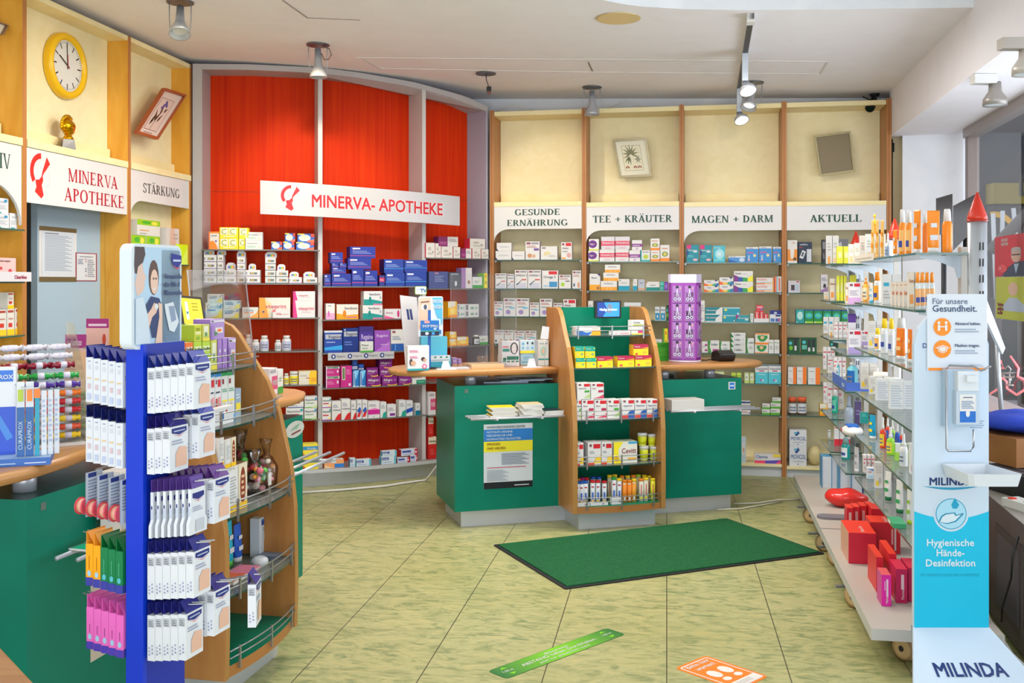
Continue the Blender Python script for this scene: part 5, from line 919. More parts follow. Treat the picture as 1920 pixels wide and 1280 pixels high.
'lbtr': ('low pale blue carton with red end', 'medicine_box', '#b82840', '#e8ecf4', .05, '#d8e0ee', 'r .06 .5 .6 .84 #4858a8; r .82 0 1 1 #c02c44; e .9 .5 .05 .2 white; l .1 .2 .7 .36 1 #90a0d0'),
'yelb': ('yellow and blue family carton', 'medicine_box', '#e0c020', '#f4e460', .09, '#f2dc3c', 'r 0 .55 1 .82 #2a90d0; t .3 .6 .16 white Kneipp; p #b84a30 3 0 0 .3 0 0 .3; e .75 .24 .14 .1 #f8f0b0'),
'yelh': ('yellow and white vitamin carton', 'medicine_box', '#e8c030', '#f4e098', .08, '#f2ead6', 'p #f4c420 5 .6 0 1 0 1 1 .66 1 .5 .5; r .68 .2 .96 .5 #e8a820; e .3 .5 .3 .34 #f6f0e2; r .4 .44 .62 .52 #d07050; l .08 .6 .5 .76 2 #b0a898'),
'redw': ('white carton with red flash', 'medicine_box', '#d8505c', 'white', .07, '#f0ece8', 'r .0 .86 1 .98 #d04050; l .3 .6 .9 .8 2 #a8a098; p #d0c8b8 3 .5 .1 .9 .2 .6 .4'),
'wred': ('white red edged carton', 'medicine_box', '#d03048', 'white', .07, '#ece6dc', 'e .4 .6 .2 .14 #c8b8b0; l .2 .2 .8 .4 2 #b0a8a0; p #7a5a68 3 .7 .5 .9 .3 .72 .34'),
'purw2': ('white carton with plum left side', 'medicine_box', '#7a2058', 'white', .07, '#ece4e0', 'r 0 0 .46 1 #862860; l .55 .5 .95 .8 3 #a89898; r .06 .2 .4 .5 #a04a80'),
'navg': ('muted navy carton behind clear screen', 'supplement_box', '#404878', '#60689a', .08, '#4a5488', 'l .3 .4 .8 .8 4 #8088b0; r .3 .86 .5 .94 #c08090'),
'dkg': ('charcoal carton with white droplet', 'supplement_box', '#383a48', '#60626a', .08, '#4a4c5a', 'e .6 .3 .1 .16 #d8d8e0; r .2 .84 .8 .92 #9a9ca8'),
'gyw': ('white carton with green base stripe', 'medicine_box', 'white', 'white', .07, '#f0f0ea', 'r 0 0 1 .28 #3a9a3c; l .2 .5 .6 .7 2 #8a9a8a; p #a0c840 3 .6 .5 .75 .8 .62 .7'),
'yst': ('tall yellow and green carton', 'medicine_box', '#70b040', '#f0e060', .06, '#f0dc30', 'r 0 0 .3 1 #5aa838; e .6 .8 .2 .08 #e88a30; l .4 .3 .9 .5 2 #a08a20'),
'tan1': ('pale plum carton', 'medicine_box', '#8a6a98', '#e8e0e8', .07, '#e8e0e0', 'r 0 0 .4 1 #a07aae; e .7 .3 .12 .1 #a07050'),
'dhgr': ('white carton with green sprig panel', 'supplement_box', 'white', 'white', .08, '#e8e8e4', 'r .04 .55 .2 .95 #7a7880; r .04 .08 .2 .44 #7a7880; e .5 .7 .14 .1 #88a890; e .8 .7 .1 .1 #98b8a8; e .5 .24 .14 .1 #88a890; e .8 .24 .1 .1 #90a8b0'),
'yor': ('yellow and orange carton', 'medicine_box', '#e8a020', '#f4d050', .07, '#f2b824', 'p #f4f0e0 4 .0 .6 .8 .7 .8 1 0 1; e .5 .4 .3 .2 #f8d868; r 0 0 1 .16 #e88a20'),
'redtin': ('red box with cream top band', 'tea_box', '#b41c1c', '#f0e4cc', .1, '#c42420', 'r 0 .68 1 1 #eee2ca; t .1 .76 .12 #4a2a20 Ginseng; l .2 .2 .8 .5 3 #d85a50'),
'pkjar': ('white carton with pink label', 'medicine_box', '#e8e0e2', 'white', .08, '#efe9ea', 'r .3 .2 1 .7 #d0507c; t .4 .36 .2 white NURO; r .1 .82 .8 .94 #b0a8b0'),
# --- tower and worktop
'disp': ('white and blue counter display carton', 'display_carton', 'white', 'white', .09, '#f0f2f4', 'p #2c66b0 5 0 0 .5 0 .7 .4 .4 .3 0 .7; p #f0a820 4 .6 0 1 0 1 .6 .66 .56; e .7 .5 .04 .06 #503820; l .64 .76 .9 .86 1 #d0b070'),
'lowr': ('low white carton with red letters', 'medicine_box', 'white', 'white', .07, '#eeeae8', 'l .2 .7 .9 .84 1 #8a9aa8; r .1 .3 .24 .46 #d03048; r .4 .24 .95 .44 #e08088'),
'celt': ('upright white vitamin carton', 'medicine_box', 'white', 'white', .06, '#f4f2ee', 't .12 .78 .13 #4a5a60 Cetebe; r .1 .62 .95 .7 #a8c040; r .12 .56 .7 .62 #c04a40; p #d03a70 4 .5 .1 1 .1 1 .34 .5 .26; r 0 0 1 .08 #f0d840'),
'calt': ('yellow and teal calcium carton', 'medicine_box', '#e0b820', '#1a9a8a', .07, '#f2d81c', 'r 0 .6 1 1 #16a088; t .1 .78 .1 #d8f4e8 Calcium; e .26 .3 .17 .2 #f0b02c; e .26 .3 .11 .13 #f8d868; e .74 .34 .15 .12 #8ab070; r .9 .8 1 .9 #e8f04a'),
'calm': ('yellow and magenta calcium carton', 'medicine_box', '#e0b020', '#b02050', .07, '#f2d41c', 'r 0 .62 1 1 #b81a4c; t .06 .76 .13 white Calcium; p #e8a030 3 .5 .7 1 .62 1 .78; e .76 .28 .14 .13 #d8b838; e .2 .14 .1 .1 #d84a40'),
'dhgrn': ('white carton with red flag and green tag', 'supplement_box', 'white', 'white', .08, '#f0eeec', 'r .1 .84 .3 .95 #7a4a50; r .52 .78 .97 .95 #cc1c28; t .12 .64 .08 #5a6a5a Magnesium; r .56 .42 .94 .55 #4aa03a; p #b0d080 3 .5 .1 1 .1 1 .36'),
'dhred': ('white carton with red flag and crimson tag', 'supplement_box', 'white', 'white', .08, '#f0eeec', 'r .1 .84 .3 .95 #7a4a50; r .44 .78 .97 .95 #cc1c28; t .12 .64 .08 #8a4a5a Eisen; r .56 .42 .96 .56 #b02c50; p #d04a60 4 .1 .06 1 .06 1 .3 .6 .14'),
'dhblw': ('white carton with red flag and blue foot', 'supplement_box', 'white', 'white', .08, '#f0eeec', 'r .1 .84 .3 .95 #7a4a50; r .52 .78 .97 .95 #cc1c28; t .12 .62 .08 #3a4a7a Magnesium; p #2a60b0 4 .4 .16 1 .16 1 .44 .6 .36; r 0 0 .5 .14 #d04038; r .5 0 1 .14 #2a58a8'),
'dhyel': ('white carton with red flag and yellow foot', 'supplement_box', '#dcdcdc', 'white', .09, '#f0eeec', 'r .12 .8 .3 .92 #7a4a50; r .42 .72 .95 .92 #cc1c28; l .12 .5 .5 .64 2 #9a9aa0; p #f0c830 4 .4 .06 1 .06 1 .4 .6 .3; r .0 0 .5 .08 #d84a30'),
'cevi': ('white and yellow hot lemon carton', 'medicine_box', '#d8d8c8', '#d8e0c0', .1, '#f4f2e4', 'p #f0dc28 6 0 0 .36 0 .2 .3 .2 .64 .4 1 0 1; e .12 .2 .1 .12 #d8a820; t .34 .46 .24 #8a2a4c Cevitt; r .62 .9 1 1 #3aa0d0; r .6 .12 .96 .24 #f0b030'),
'wcard': ('white folded counter card with pink print', 'counter_card', 'white', 'white', .05, '#f2f2f6', 'r 0 0 1 .08 #28a0a4; l .08 .74 .5 .84 2 #d8508c; l .1 .5 .48 .6 2 #d8508c; e .16 .34 .08 .14 #4a3438; e .26 .3 .12 .1 #d8a88c; e .72 .46 .1 .08 #4a3438; e .8 .42 .08 .06 #d8a88c; e .78 .16 .11 .1 #e0508c; e .78 .16 .06 .055 #f2f2f6'),
'face': ('white carton picturing a masked woman', 'display_carton', 'white', 'white', .09, '#eceef0', 'r .04 .58 .4 .68 #d86a7a; r .04 .3 .44 .5 #2a8a78; e .72 .52 .24 .42 #4a4248; e .72 .5 .15 .34 #f0e8e4; r .62 .34 .82 .37 #c8b0a8; r .62 .56 .82 .59 #c8b0a8'),
'grnd': ('white counter display with green tablets', 'display_carton', 'white', 'white', .1, '#f0eef0', 'r .28 .62 .96 .96 #176a50; r .06 .56 .24 .84 #176a50; r .04 .42 .22 .54 #2a8064; r .28 .4 .46 .54 #2a8064; r .54 .4 .72 .54 #2a8064; r .78 .4 .96 .54 #2a8064; t .06 .18 .1 #a05a78 Medis; l .06 .06 .9 .14 1 #d8a8b8'),
'icon': ('pale blue card with line icons', 'counter_card', '#c8dcea', '#e8f0f4', .05, '#d4e8f0', 'r 0 0 1 .2 #e8dc30; e .2 .75 .08 .1 #5aa8d0; e .5 .8 .06 .1 #404858; e .84 .78 .08 .1 #404858; e .2 .42 .07 .1 #60b0d8; e .5 .44 .1 .1 #a8c8e0; e .82 .42 .07 .1 #60b0d8'),
'tallw': ('tall white and mint carton', 'medicine_box', '#c8ccd0', 'white', .08, '#eceeea', 'r 0 .22 1 .28 #2a9a98; e .5 .58 .3 .2 #a8d8c8; e .5 .58 .14 .1 #f0b8a0; l .1 .86 .9 .94 1 #9ab0b8; r 0 0 1 .08 #d8e8e4'),
'lily': ('purple lozenge carton', 'lozenge_box', '#7a5098', '#c8b0d8', .06, '#9a70b4', 'l .2 .5 .8 .8 2 #d8c8e4; r 0 0 1 .2 #e0a868'),
# --- left tower
'limt': ('yellow green pastille carton', 'pastille_box', '#90a828', '#d8e078', .06, '#c4cc40', 'r .1 .4 .9 .6 #e4e8a0; l .2 .66 .8 .86 2 #7a8a20; e .5 .2 .3 .1 #8ab040'),
'olt': ('olive and white pastille carton', 'pastille_box', '#b0b040', '#e0e0a0', .06, '#c8cc60', 'r .2 .3 .8 .9 #eef0d8; e .5 .4 .2 .14 #6a9a50; r 0 0 1 .16 #e8d850'),
'sal': ('lilac herb pastille carton', 'pastille_box', '#8c68b0', '#c8b0e0', .07, '#b094d0', 'r .0 .84 1 .96 #e4dcee; t .06 .87 .07 #4a3a60 Salbei; r .34 .3 .86 .58 #f0eee8; e .62 .44 .16 .08 #e87a4a; e .3 .3 .2 .1 #5a8a6a; r .04 .0 .24 .7 #a080c4'),
'salf': ('lilac sachet pack', 'pastille_box', '#8c68b0', '#c8b0e0', .05, '#a884cc', 'e .5 .6 .16 .06 #e8e4f0; r .3 .0 .7 .1 #8860b0; r .2 .2 .3 .9 #b89ad8'),
'orlz': ('red and orange pastille carton', 'pastille_box', '#d85a3c', '#f0c8a0', .06, '#e8783c', 'r 0 .7 .9 .86 #f0e0d0; t .06 .73 .11 #5a3a30 Pastillen; r 0 .3 .5 .62 #d04a40; e .25 .14 .16 .12 #f0d0d8; e .72 .14 .16 .12 #f4e4b0'),
'limlz': ('lime green pastille carton', 'pastille_box', '#90b838', '#d8e8a0', .06, '#b4d048', 'r .04 .66 .96 .84 #e4f0b8; t .1 .7 .1 #4a6a20 Pastillen; l .1 .38 .9 .56 2 #6a9a30; e .3 .16 .1 .12 #f4f4d0; e .7 .16 .1 .12 #f4f4d0'),
'fuss': ('tall white foot care carton with blue top', 'cream_box', '#e8ecf0', '#2a7ac0', .06, '#f0f2f4', 'r 0 .9 1 1 #2a86cc; r .1 .76 .3 .84 #8a3a48; r .44 .7 .9 .84 #d02838; l .1 .58 .8 .64 1 #404a60; r .1 .3 .4 .48 #c0503c; r .56 .28 .9 .5 #f0a0a0; e .6 .12 .3 .1 #48a8d8'),
'fusg': ('tall white foot care carton with green top', 'cream_box', '#e8ecf0', '#2a9a5a', .06, '#f0f4f2', 'r 0 .9 1 1 #28a058; r .1 .74 .4 .84 #8a3a48; l .1 .58 .9 .66 2 #5aa080; r .1 .38 .9 .42 #f0dc40; e .5 .2 .2 .16 #e8c8a8; r 0 0 1 .1 #58a8e0'),
'fusy': ('small grey blue and yellow carton', 'cream_box', '#8aa0b8', '#a8b8c8', .05, '#9ab0c4', 'r .1 .2 .9 .5 #f0d840; l .1 .66 .8 .86 2 #d8e4ec'),
'glas': ('white and brown glass cleaner carton', 'tea_box', '#f0ece6', '#6a4a30', .1, '#f0ece8', 'r 0 0 1 .14 #f0c020; r .12 .16 .88 .9 #f4f4f4; l .2 .36 .8 .8 7 #b0b4bc; l .4 .2 .8 .26 1 #404a70'),
'glay': ('amber side of a tea carton', 'tea_box', '#f0ece6', '#6a4a30', .1, '#f0ece8', 'r 0 0 1 .14 #f0c020; r .08 .16 .52 .9 #f6f6f6; l .14 .3 .46 .8 8 #b0b4bc; r .56 .0 1 1 #f0e4c8; e .78 .5 .14 .42 #8a3a28; l .7 .3 .86 .8 4 #e0b890; r .56 0 1 .14 #f0c020'),
'memb': ('upright white and blue gel carton', 'cream_box', '#e0e6ee', 'white', .04, '#e6eef6', 'r 0 0 1 .06 #2a50a8; r .14 .8 .8 .92 #2048a0; t .1 .93 .05 #2890c8 menslu; l .2 .66 .8 .76 2 #90a8c0; r .2 .4 .8 .6 #d4e0ec; e .8 .2 .1 .07 #28a8c0'),
'leafl': ('white leaflets in acrylic holder', 'leaflet_stack', '#d8d4cc', 'white', .03, '#e4dfd8', 'r .2 .8 .8 .9 #3a8a4a; l .1 .2 .9 .7 6 #b8b4ae'),
}
REG = []
def reg(o, look, place, px, grp=None): REG.append((o, look, place, px, o.location.z, grp)); return o
ROWS = {}
def carton(key, w, h, d=None, roll=0):
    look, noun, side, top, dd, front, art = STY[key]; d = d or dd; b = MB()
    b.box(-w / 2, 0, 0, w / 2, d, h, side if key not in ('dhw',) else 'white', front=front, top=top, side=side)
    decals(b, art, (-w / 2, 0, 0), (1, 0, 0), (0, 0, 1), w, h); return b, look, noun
def put(frame, place, shelf_z, items, b0=.012, dmax=.26, rowkey=None):
    row = ROWS.setdefault(rowkey or place, [])
    for it in items:
        key, x0, x1, yt = it[:4]; yb = it[4] if len(it) > 4 and it[4] else 0; bb = it[5] if len(it) > 5 and it[5] is not None else b0; dd = it[6] if len(it) > 6 else None
        h0, h1 = frame.hit(x0, bb), frame.hit(x1, bb); mid = (h0 + h1) / 2; w = (h1 - h0).length - .0022; rz = math.atan2(h1.y - h0.y, h1.x - h0.x)
        zt = zof(yt, mid.y); zb = shelf_z + .0006
        if yb:
            want = zof(yb, mid.y); best = None
            for a, c, z in row:
                if min(x1, c) - max(x0, a) > .22 * (x1 - x0) and abs(z - want) < .045 and (best is None or z > best): best = z
            if best is not None: zb = best + .0008
            elif abs(want - shelf_z) > .03: zb = max(want, zb)
        zt = max(zt, zb + .012); row.append((x0, x1, zt))
        mb, look, noun = carton(key, w, zt - zb, dd); o = mb.build(noun, loc=(mid.x, mid.y, zb), rz=rz); reg(o, look, place, (x0 + x1) / 2)
# ---------------------------------------------------------------- right shelf wall
P1 = {i: [s + ' under ' + BAYNAME[i] for s in ('on top shelf', 'on second shelf', 'on third shelf', 'on fourth shelf', 'on fifth shelf', 'on sixth shelf', 'on bottom board')] for i in BAYS}
def rb(bay, k, items, **kw): put(RW, P1[bay][k], ZS[bay][k], items, b0=.02, **kw)
rb(1, 0, [('wround', 929, 959, 470.5), ('wround', 931, 959, 455, 470.5), ('wround', 960, 984, 471), ('dhp', 985, 1012, 452.5), ('wleaf', 1013.6, 1045, 461.6), ('dhr', 1052, 1072.5, 454)])
rb(1, 1, [('dho', 928.5, 949.6, 512.4), ('dho', 951, 964, 513.5), ('dho', 965, 989, 506), ('dho', 989.5, 1014.6, 506), ('dhb', 1016, 1046.5, 507), ('dhg', 1047.7, 1070.5, 515), ('dhf', 1073, 1090, 507)])
rb(1, 2, [('dhw', 926, 943.5, 565), ('dhw', 944, 967, 559), ('dhw', 967.5, 992, 559), ('dhw', 993, 1011, 567), ('dhw', 1012, 1035.5, 560), ('dhw', 1037.5, 1055, 568), ('dhr', 1056, 1080, 561)])
rb(1, 3, [('dhf', 926, 945, 618.6), ('dhf', 945.5, 963, 619), ('dhw', 963.5, 984, 620), ('dhw', 984.5, 1005.5, 620)])
rb(2, 0, [('oval', 1103, 1123, 470), ('oval', 1104, 1123, 448, 469), ('fem', 1124, 1152.5, 468), ('fem', 1153.5, 1179, 467), ('femp', 1179.5, 1200.5, 469), ('femg', 1127, 1152.7, 443.5, 468), ('femg', 1153.2, 1181, 443.5, 467), ('femp', 1184.6, 1204, 450, 469), ('teal_t', 1201, 1219, 469), ('otea', 1220, 1237.3, 469), ('otea', 1219.5, 1237, 447, 468), ('otea', 1238, 1255.5, 459)])
rb(2, 1, [('otear', 1105, 1125.5, 513), ('oclean', 1126, 1157, 526.6), ('oclean', 1131, 1160, 511, 526.6), ('oclean', 1134, 1163, 496, 511), ('tealb', 1159.5, 1180.5, 523), ('tealb', 1186.6, 1195, 523), ('grey1', 1196.5, 1209, 523.5), ('tealw', 1211.6, 1236.6, 528), ('teal', 1237.5, 1245, 527.6), ('purp', 1245.5, 1253, 528)])
rb(2, 2, [('wsm', 1102.5, 1112, 564), ('wblue', 1170, 1202, 567), ('tubo', 1228, 1237.5, 575), ('tubo', 1238.5, 1247.6, 575), ('nicos', 1249, 1258, 572)])
rb(2, 3, [('yst', 1243, 1252, 616), ('wsm', 1226, 1241, 636), ('wsm', 1253, 1268, 636)])
rb(2, 5, [('lime', 1284, 1308, 690), ('lime', 1312, 1325, 690)] and [])
rb(3, 0, [('kij', 1287, 1310.4, 459), ('kij', 1312, 1335, 459.5), ('iber', 1337, 1359.7, 460.4), ('dulbl', 1366, 1397.5, 480), ('dult', 1398.6, 1422, 463), ('dult', 1423, 1447, 462), ('dult', 1449, 1465, 462.6)])
rb(3, 1, [('talc', 1320, 1347.6, 536), ('talc', 1320, 1347.6, 525, 536), ('talc', 1348.7, 1375.2, 533.5), ('talc', 1348.7, 1375.2, 519.7, 533.5), ('talcx', 1376, 1412, 527.8), ('talcx', 1376, 1412, 508, 527.8), ('riop', 1418, 1451, 533.7), ('riop', 1418, 1451, 520.5, 533.7), ('riopv', 1452, 1465.6, 518)])
rb(3, 2, [('wsm', 1314, 1321.5, 563), ('tealm', 1322, 1354, 590), ('tealm', 1322, 1355, 576, 590), ('tealm2', 1354.6, 1379.6, 590.5), ('tealm2', 1355.5, 1387.7, 576, 590.5), ('tealp', 1380, 1405, 591, 0, -.0), ('wgrn2', 1405.5, 1412.5, 587.6)])
rb(3, 3, [('wpur', 1316, 1327, 640), ('wgrn', 1328, 1348.5, 638), ('wgrn2', 1349, 1368.5, 640), ('lefx', 1370, 1398, 651), ('lefx', 1370, 1398, 642, 651), ('lefx', 1370, 1398, 633, 642), ('lefx', 1370, 1398, 623.7, 633), ('wgrn2', 1399, 1414, 634), ('ogre', 1415, 1440.5, 643.5), ('ogre', 1416, 1442.7, 624.7, 643.5), ('wsp', 1441, 1451, 637), ('wsp', 1451.5, 1461.5, 637)])
rb(3, 4, [('lime', 1286, 1308, 696), ('lime', 1312, 1325, 696), ('limew', 1341, 1358, 697), ('lime', 1371, 1380, 699), ('lime', 1381, 1390, 699), ('limew', 1395.5, 1405, 699), ('limew', 1405.5, 1414, 699), ('dulco', 1416, 1440, 684.7), ('dulco', 1440.5, 1464.7, 684.7)])
rb(3, 5, [('wstr', 1389, 1407, 763), ('wstr', 1389, 1407, 751.5, 763), ('grnw', 1428.5, 1444, 767), ('grnw', 1444.6, 1463, 766), ('grnw', 1429, 1444, 757, 766.5), ('grnw', 1445, 1464, 755.5, 766), ('grnw', 1448, 1464.4, 745.6, 755.5)])
rb(3, 6, [('babyb', 1389.4, 1398.8, 819.5), ('clear', 1414.7, 1464, 851)])
rb(4, 0, [('orw', 1476, 1495, 450), ('navb', 1496.5, 1522.7, 453.5), ('dark', 1541.6, 1548, 449), ('silv', 1569, 1591, 448)])
rb(4, 1, [('greyd', 1477.5, 1500, 526), ('purw', 1539, 1552, 514.5)])
rb(4, 2, [('nicol', 1492, 1508, 580)] + [('nico', 1508.6 + 17.2 * k, 1525.2 + 17.2 * k, 580 + .2 * k) for k in range(6)])
rb(4, 3, [('nicos', 1477.5, 1500, 633), ('nicod', 1502, 1531.6, 633), ('nicos', 1556, 1572, 636)])
rb(4, 4, [('orst', 1477, 1493.4, 688), ('orst', 1494, 1512, 688), ('orst', 1515, 1538, 689)])
rb(4, 5, [('yor', 1537, 1553, 757)])
rb(4, 6, [('movi', 1480, 1512.5, 836), ('movi', 1480, 1512.5, 806, 836)])
# loft-made containers
def vessel(kind, rings, body, h, cap=None, caprings=None, capname='cap', label=None, n=16, extra=None):
    """rings in metres; returns builder list (name, mb)"""
    b = MB(); b.loft(rings, body, n)
    if label:
        z0, z1, col, k = label; rr = max(r[1] for r in rings); ry = max(r[2] for r in rings)
        m = 9; V = []
        for z in (z0, z1):
            for i in range(m + 1):
                a = math.radians(-160 + 140 * i / m); V.append(((rr + .0009) * math.cos(a), (ry + .0009) * math.sin(a), z))
        b.add(V, [(i, i + 1, m + 2 + i, m + 1 + i) for i in range(m)], col, True)
        if k:
            for j in range(k):
                zz0 = z0 + (z1 - z0) * (.2 + .6 * j / max(k, 1)); V = []
                for z in (zz0, zz0 + (z1 - z0) * .3 / k):
                    for i in range(m + 1):
                        a = math.radians(-135 + 90 * i / m); V.append(((rr + .0014) * math.cos(a), (ry + .0014) * math.sin(a), z))
                b.add(V, [(i, i + 1, m + 2 + i, m + 1 + i) for i in range(m)], '#7a7f90' if k > 1 else '#3a4a9a', True)
    return b
def bottle(name, w, h, body, cap, loc, rz=0, label=None, kind='screw'):
    r = w / 2; o = None
    if kind == 'screw':
        b = vessel(kind, [(0, r * .92, r * .92), (.004, r, r), (h * .68, r, r), (h * .76, r * .9, r * .9), (h * .80, r * .62, r * .62), (h * .84, r * .6, r * .6)], body, h, label=label and (h * .12, h * .62, label, 2)); c = [(h * .82, r * .72, r * .72), (h * .99, r * .72, r * .72), (h, r * .66, r * .66)]
    elif kind == 'jar':
        b = vessel(kind, [(0, r * .95, r * .95), (.003, r, r), (h * .72, r, r), (h * .76, r * .88, r * .88)], body, h, label=label and (h * .12, h * .66, label, 2)); c = [(h * .76, r * .98, r * .98), (h * .98, r * .98, r * .98), (h, r * .92, r * .92)]
    elif kind == 'tube':       # stands on its cap, crimped on top
        b = vessel(kind, [(h * .10, r * .72, r * .5), (h * .14, r * .9, r * .62), (h * .4, r * .96, r * .52), (h * .7, r, r * .3), (h * .96, r * 1.02, r * .06), (h, r * 1.02, r * .05)], body, h, label=None, n=18); c = [(0, r * .8, r * .6), (h * .12, r * .84, r * .62), (h * .125, r * .7, r * .5)]
        if label: flat(b, [(-r * .6, h * .3), (r * .6, h * .3), (r * .66, h * .42), (-r * .66, h * .42)], (0, -r * .58, 0), (1, 0, 0), (0, 0, 1), label); flat(b, [(-r * .5, h * .6), (r * .5, h * .6), (r * .5, h * .7), (-r * .5, h * .7)], (0, -r * .50, 0), (1, 0, 0), (0, 0, 1), label)
    elif kind == 'round':      # tall bottle with long cap
        b = vessel(kind, [(0, r * .95, r * .95), (.004, r, r), (h * .64, r, r), (h * .72, r * .8, r * .8), (h * .73, r * .6, r * .6)], body, h, label=label and (h * .1, h * .56, label, 1)); c = [(h * .70, r * .8, r * .8), (h * .95, r * .66, r * .66), (h, r * .55, r * .55)]
    elif kind == 'pump':
        b = vessel(kind, [(0, r * .95, r * .8), (.004, r, r * .85), (h * .66, r, r * .85), (h * .74, r * .5, r * .5), (h * .78, r * .4, r * .4)], body, h, label=label and (h * .1, h * .6, label, 2)); c = [(h * .77, r * .46, r * .46), (h * .86, r * .46, r * .46), (h * .87, r * .16, r * .16), (h * .94, r * .16, r * .16), (h * .945, r * .42, r * .3), (h, r * .42, r * .3)]
    elif kind == 'spray':
        b = vessel(kind, [(0, r * .95, r * .95), (.004, r, r), (h * .5, r, r), (h * .58, r * .8, r * .8), (h * .62, r * .45, r * .45)], body, h, label=label and (h * .08, h * .46, label, 2)); c = [(h * .6, r * .5, r * .5), (h * .72, r * .5, r * .5), (h * .74, r * .36, r * .36), (h * .97, r * .32, r * .32), (h, r * .28, r * .28)]
    o = b.build(name, loc=loc, rz=rz); cb = MB(); cb.loft(c, cap, 16); cb.build('cap', o); return o
def vput(frame, place, z, items, b0=.06):
    for name, look, x0, x1, yt, body, cap, kind, label in items:
        h0, h1 = frame.hit(x0, b0), frame.hit(x1, b0); m = (h0 + h1) / 2; w = (h1 - h0).length; h = zof(yt, m.y) - z
        reg(bottle(name, w, h, body, cap, (m.x, m.y, z + .0006), math.atan2(h1.y - h0.y, h1.x - h0.x), label, kind), look, place, (x0 + x1) / 2)
vput(RW, P1[4][5], ZS[4][5], [('pill_jar', 'brown jar with orange lid', 1478, 1493.7, 744.5, '#5a4a3a', '#e8643c', 'jar', '#dfe4e8'), ('pill_jar', 'brown jar with orange lid', 1495, 1512, 744.5, '#5a4a3a', '#e8643c', 'jar', '#dfe4e8')])
# cartons with red tins inside, navy carton, beige bag
def tray_box(place, frame, z, x0, x1, yb, px_list):
    h0, h1 = frame.hit(x0, .02), frame.hit(x1, .02); m = (h0 + h1) / 2; w = (h1 - h0).length; rz = math.atan2(h1.y - h0.y, h1.x - h0.x); h = zof(yb, m.y) - z
    b = MB(); b.box(-w / 2, 0, 0, w / 2, .004, h, '#f0ecec'); b.box(-w / 2, .004, 0, -w / 2 + .003, .1, h, 'white'); b.box(w / 2 - .003, .004, 0, w / 2, .1, h, 'white'); b.box(-w / 2, .1, 0, w / 2, .104, h, 'white'); b.box(-w / 2 + .003, .004, 0, w / 2 - .003, .1, .003, 'white')
    reg(b.build('display_tray', loc=(m.x, m.y, z + .0006), rz=rz), 'low white display tray with red cartons', place, (x0 + x1) / 2)
tray_box(P1[3][2], RW, ZS[3][2], 1413.6, 1442, 597, [])
STY['redk'] = ('small red carton in the white tray', 'medicine_box', '#b02030', '#e04a50', .05, '#d8323c', 'r .3 .3 .6 .8 #f0c8c8; l .1 .84 .8 .92 1 #f0d8d8')
STY['redk2'] = ('small red and blue carton on the red ones', 'medicine_box', '#b02030', '#e04a50', .05, '#d8424c', 'r .1 .5 .9 .8 #e8a0b0; r .6 .1 .95 .4 #6a70b0')
STY['navw'] = ('white carton with navy header and star', 'medicine_box', 'white', '#26307a', .06, '#eceef2', 'r 0 .68 1 1 #202c7c; e .5 .8 .14 .1 #b8c8e8; r .5 .5 .95 .64 #202c7c; r .08 .06 .42 .34 #4a7ac0; r .5 .06 .92 .34 #3a68b8; e .8 .2 .1 .1 #d85060')
put(RW, P1[3][2], ZS[3][2] + .004, [('redk', 1415.5, 1424, 583, 0, .032), ('redk', 1424.5, 1432, 583, 0, .032), ('redk', 1432.6, 1440.5, 588, 0, .032), ('redk2', 1418, 1431, 572, 583, .034)], rowkey='trayrow')
rb(3, 2, [('navw', 1443, 1465, 582)])
def pouch(name, look, place, px, c, sx, sy, sz, m, rz=0, tie=None):
    b = MB(); b.sphere((0, 0, sz * .5), 1, m, 14, 9, (sx / 2, sy / 2, sz / 2)); 
    rnd = random.Random(int(px)); b.v = [(x * (1 + rnd.uniform(-.10, .10)), y * (1 + rnd.uniform(-.10, .10)), max(0, z * (1 + rnd.uniform(-.04, .04)))) for x, y, z in b.v]
    return reg(b.build(name, loc=c, rz=rz), look, place, px)
p = RW.hit(1527, .1); pouch('plastic_bag', 'crumpled beige bag of goods', P1[4][6], 1527, (p.x, p.y, ZS[4][6] + .001), .115, .12, .15, mat('#d6c48e', .4), RW.t)
# ---------------------------------------------------------------- red unit
RP = {1: "of red unit's left section", 2: "of red unit's middle section", 3: "of red unit's right section"}
SN = ('on top shelf ', 'on second shelf ', 'on third shelf ', 'on fourth shelf ', 'on fifth shelf ', 'on sixth shelf ', 'on base ')
def ru(i, k, items, b0=-.045):
    nm = SN[6] if k == len(ZR[i]) - 1 else (SN[k] if i != 2 else SN[k + 1]); put(RU, nm + RP[i], ZR[i][k], items, b0=b0)
ru(1, 0, [('calc', 391, 411, 434), ('cyel', 411.5, 447, 446.5), ('cyel', 411.5, 447, 426, 446.5), ('cyl1', 447.5, 459.5, 447), ('cyl1', 447.7, 466.6, 427, 447), ('wlist', 460, 492.5, 450.5), ('wlist', 460, 492.5, 435, 450.5),
   ('thom', 508.4, 529, 453), ('thom', 530.5, 552, 453), ('thom', 555, 589, 454), ('thom', 534, 553.5, 437, 453), ('thom', 557.6, 589.6, 438, 454)])
def stack(key, x0, x1, ybase, ytop, n): return [(key, x0, x1, ybase - (ybase - ytop) / n * (k + 1), (ybase - (ybase - ytop) / n * k) if k else 0) for k in range(n)]
ru(1, 1, stack('tray', 382, 406, 530, 478, 4) + stack('tray', 407, 418.5, 530, 478, 4) + stack('tray', 419, 443.2, 530, 506, 2) + stack('tray', 444, 459.5, 530, 482, 4) + stack('tray', 460, 488, 530, 506, 2) + stack('trayg', 497, 517, 530.5, 483, 4) + stack('trayg', 517.5, 540.6, 530.5, 507, 2) + stack('tray', 541.5, 566, 531, 519.5, 1) + stack('trayg', 568.5, 595, 531, 520, 1))
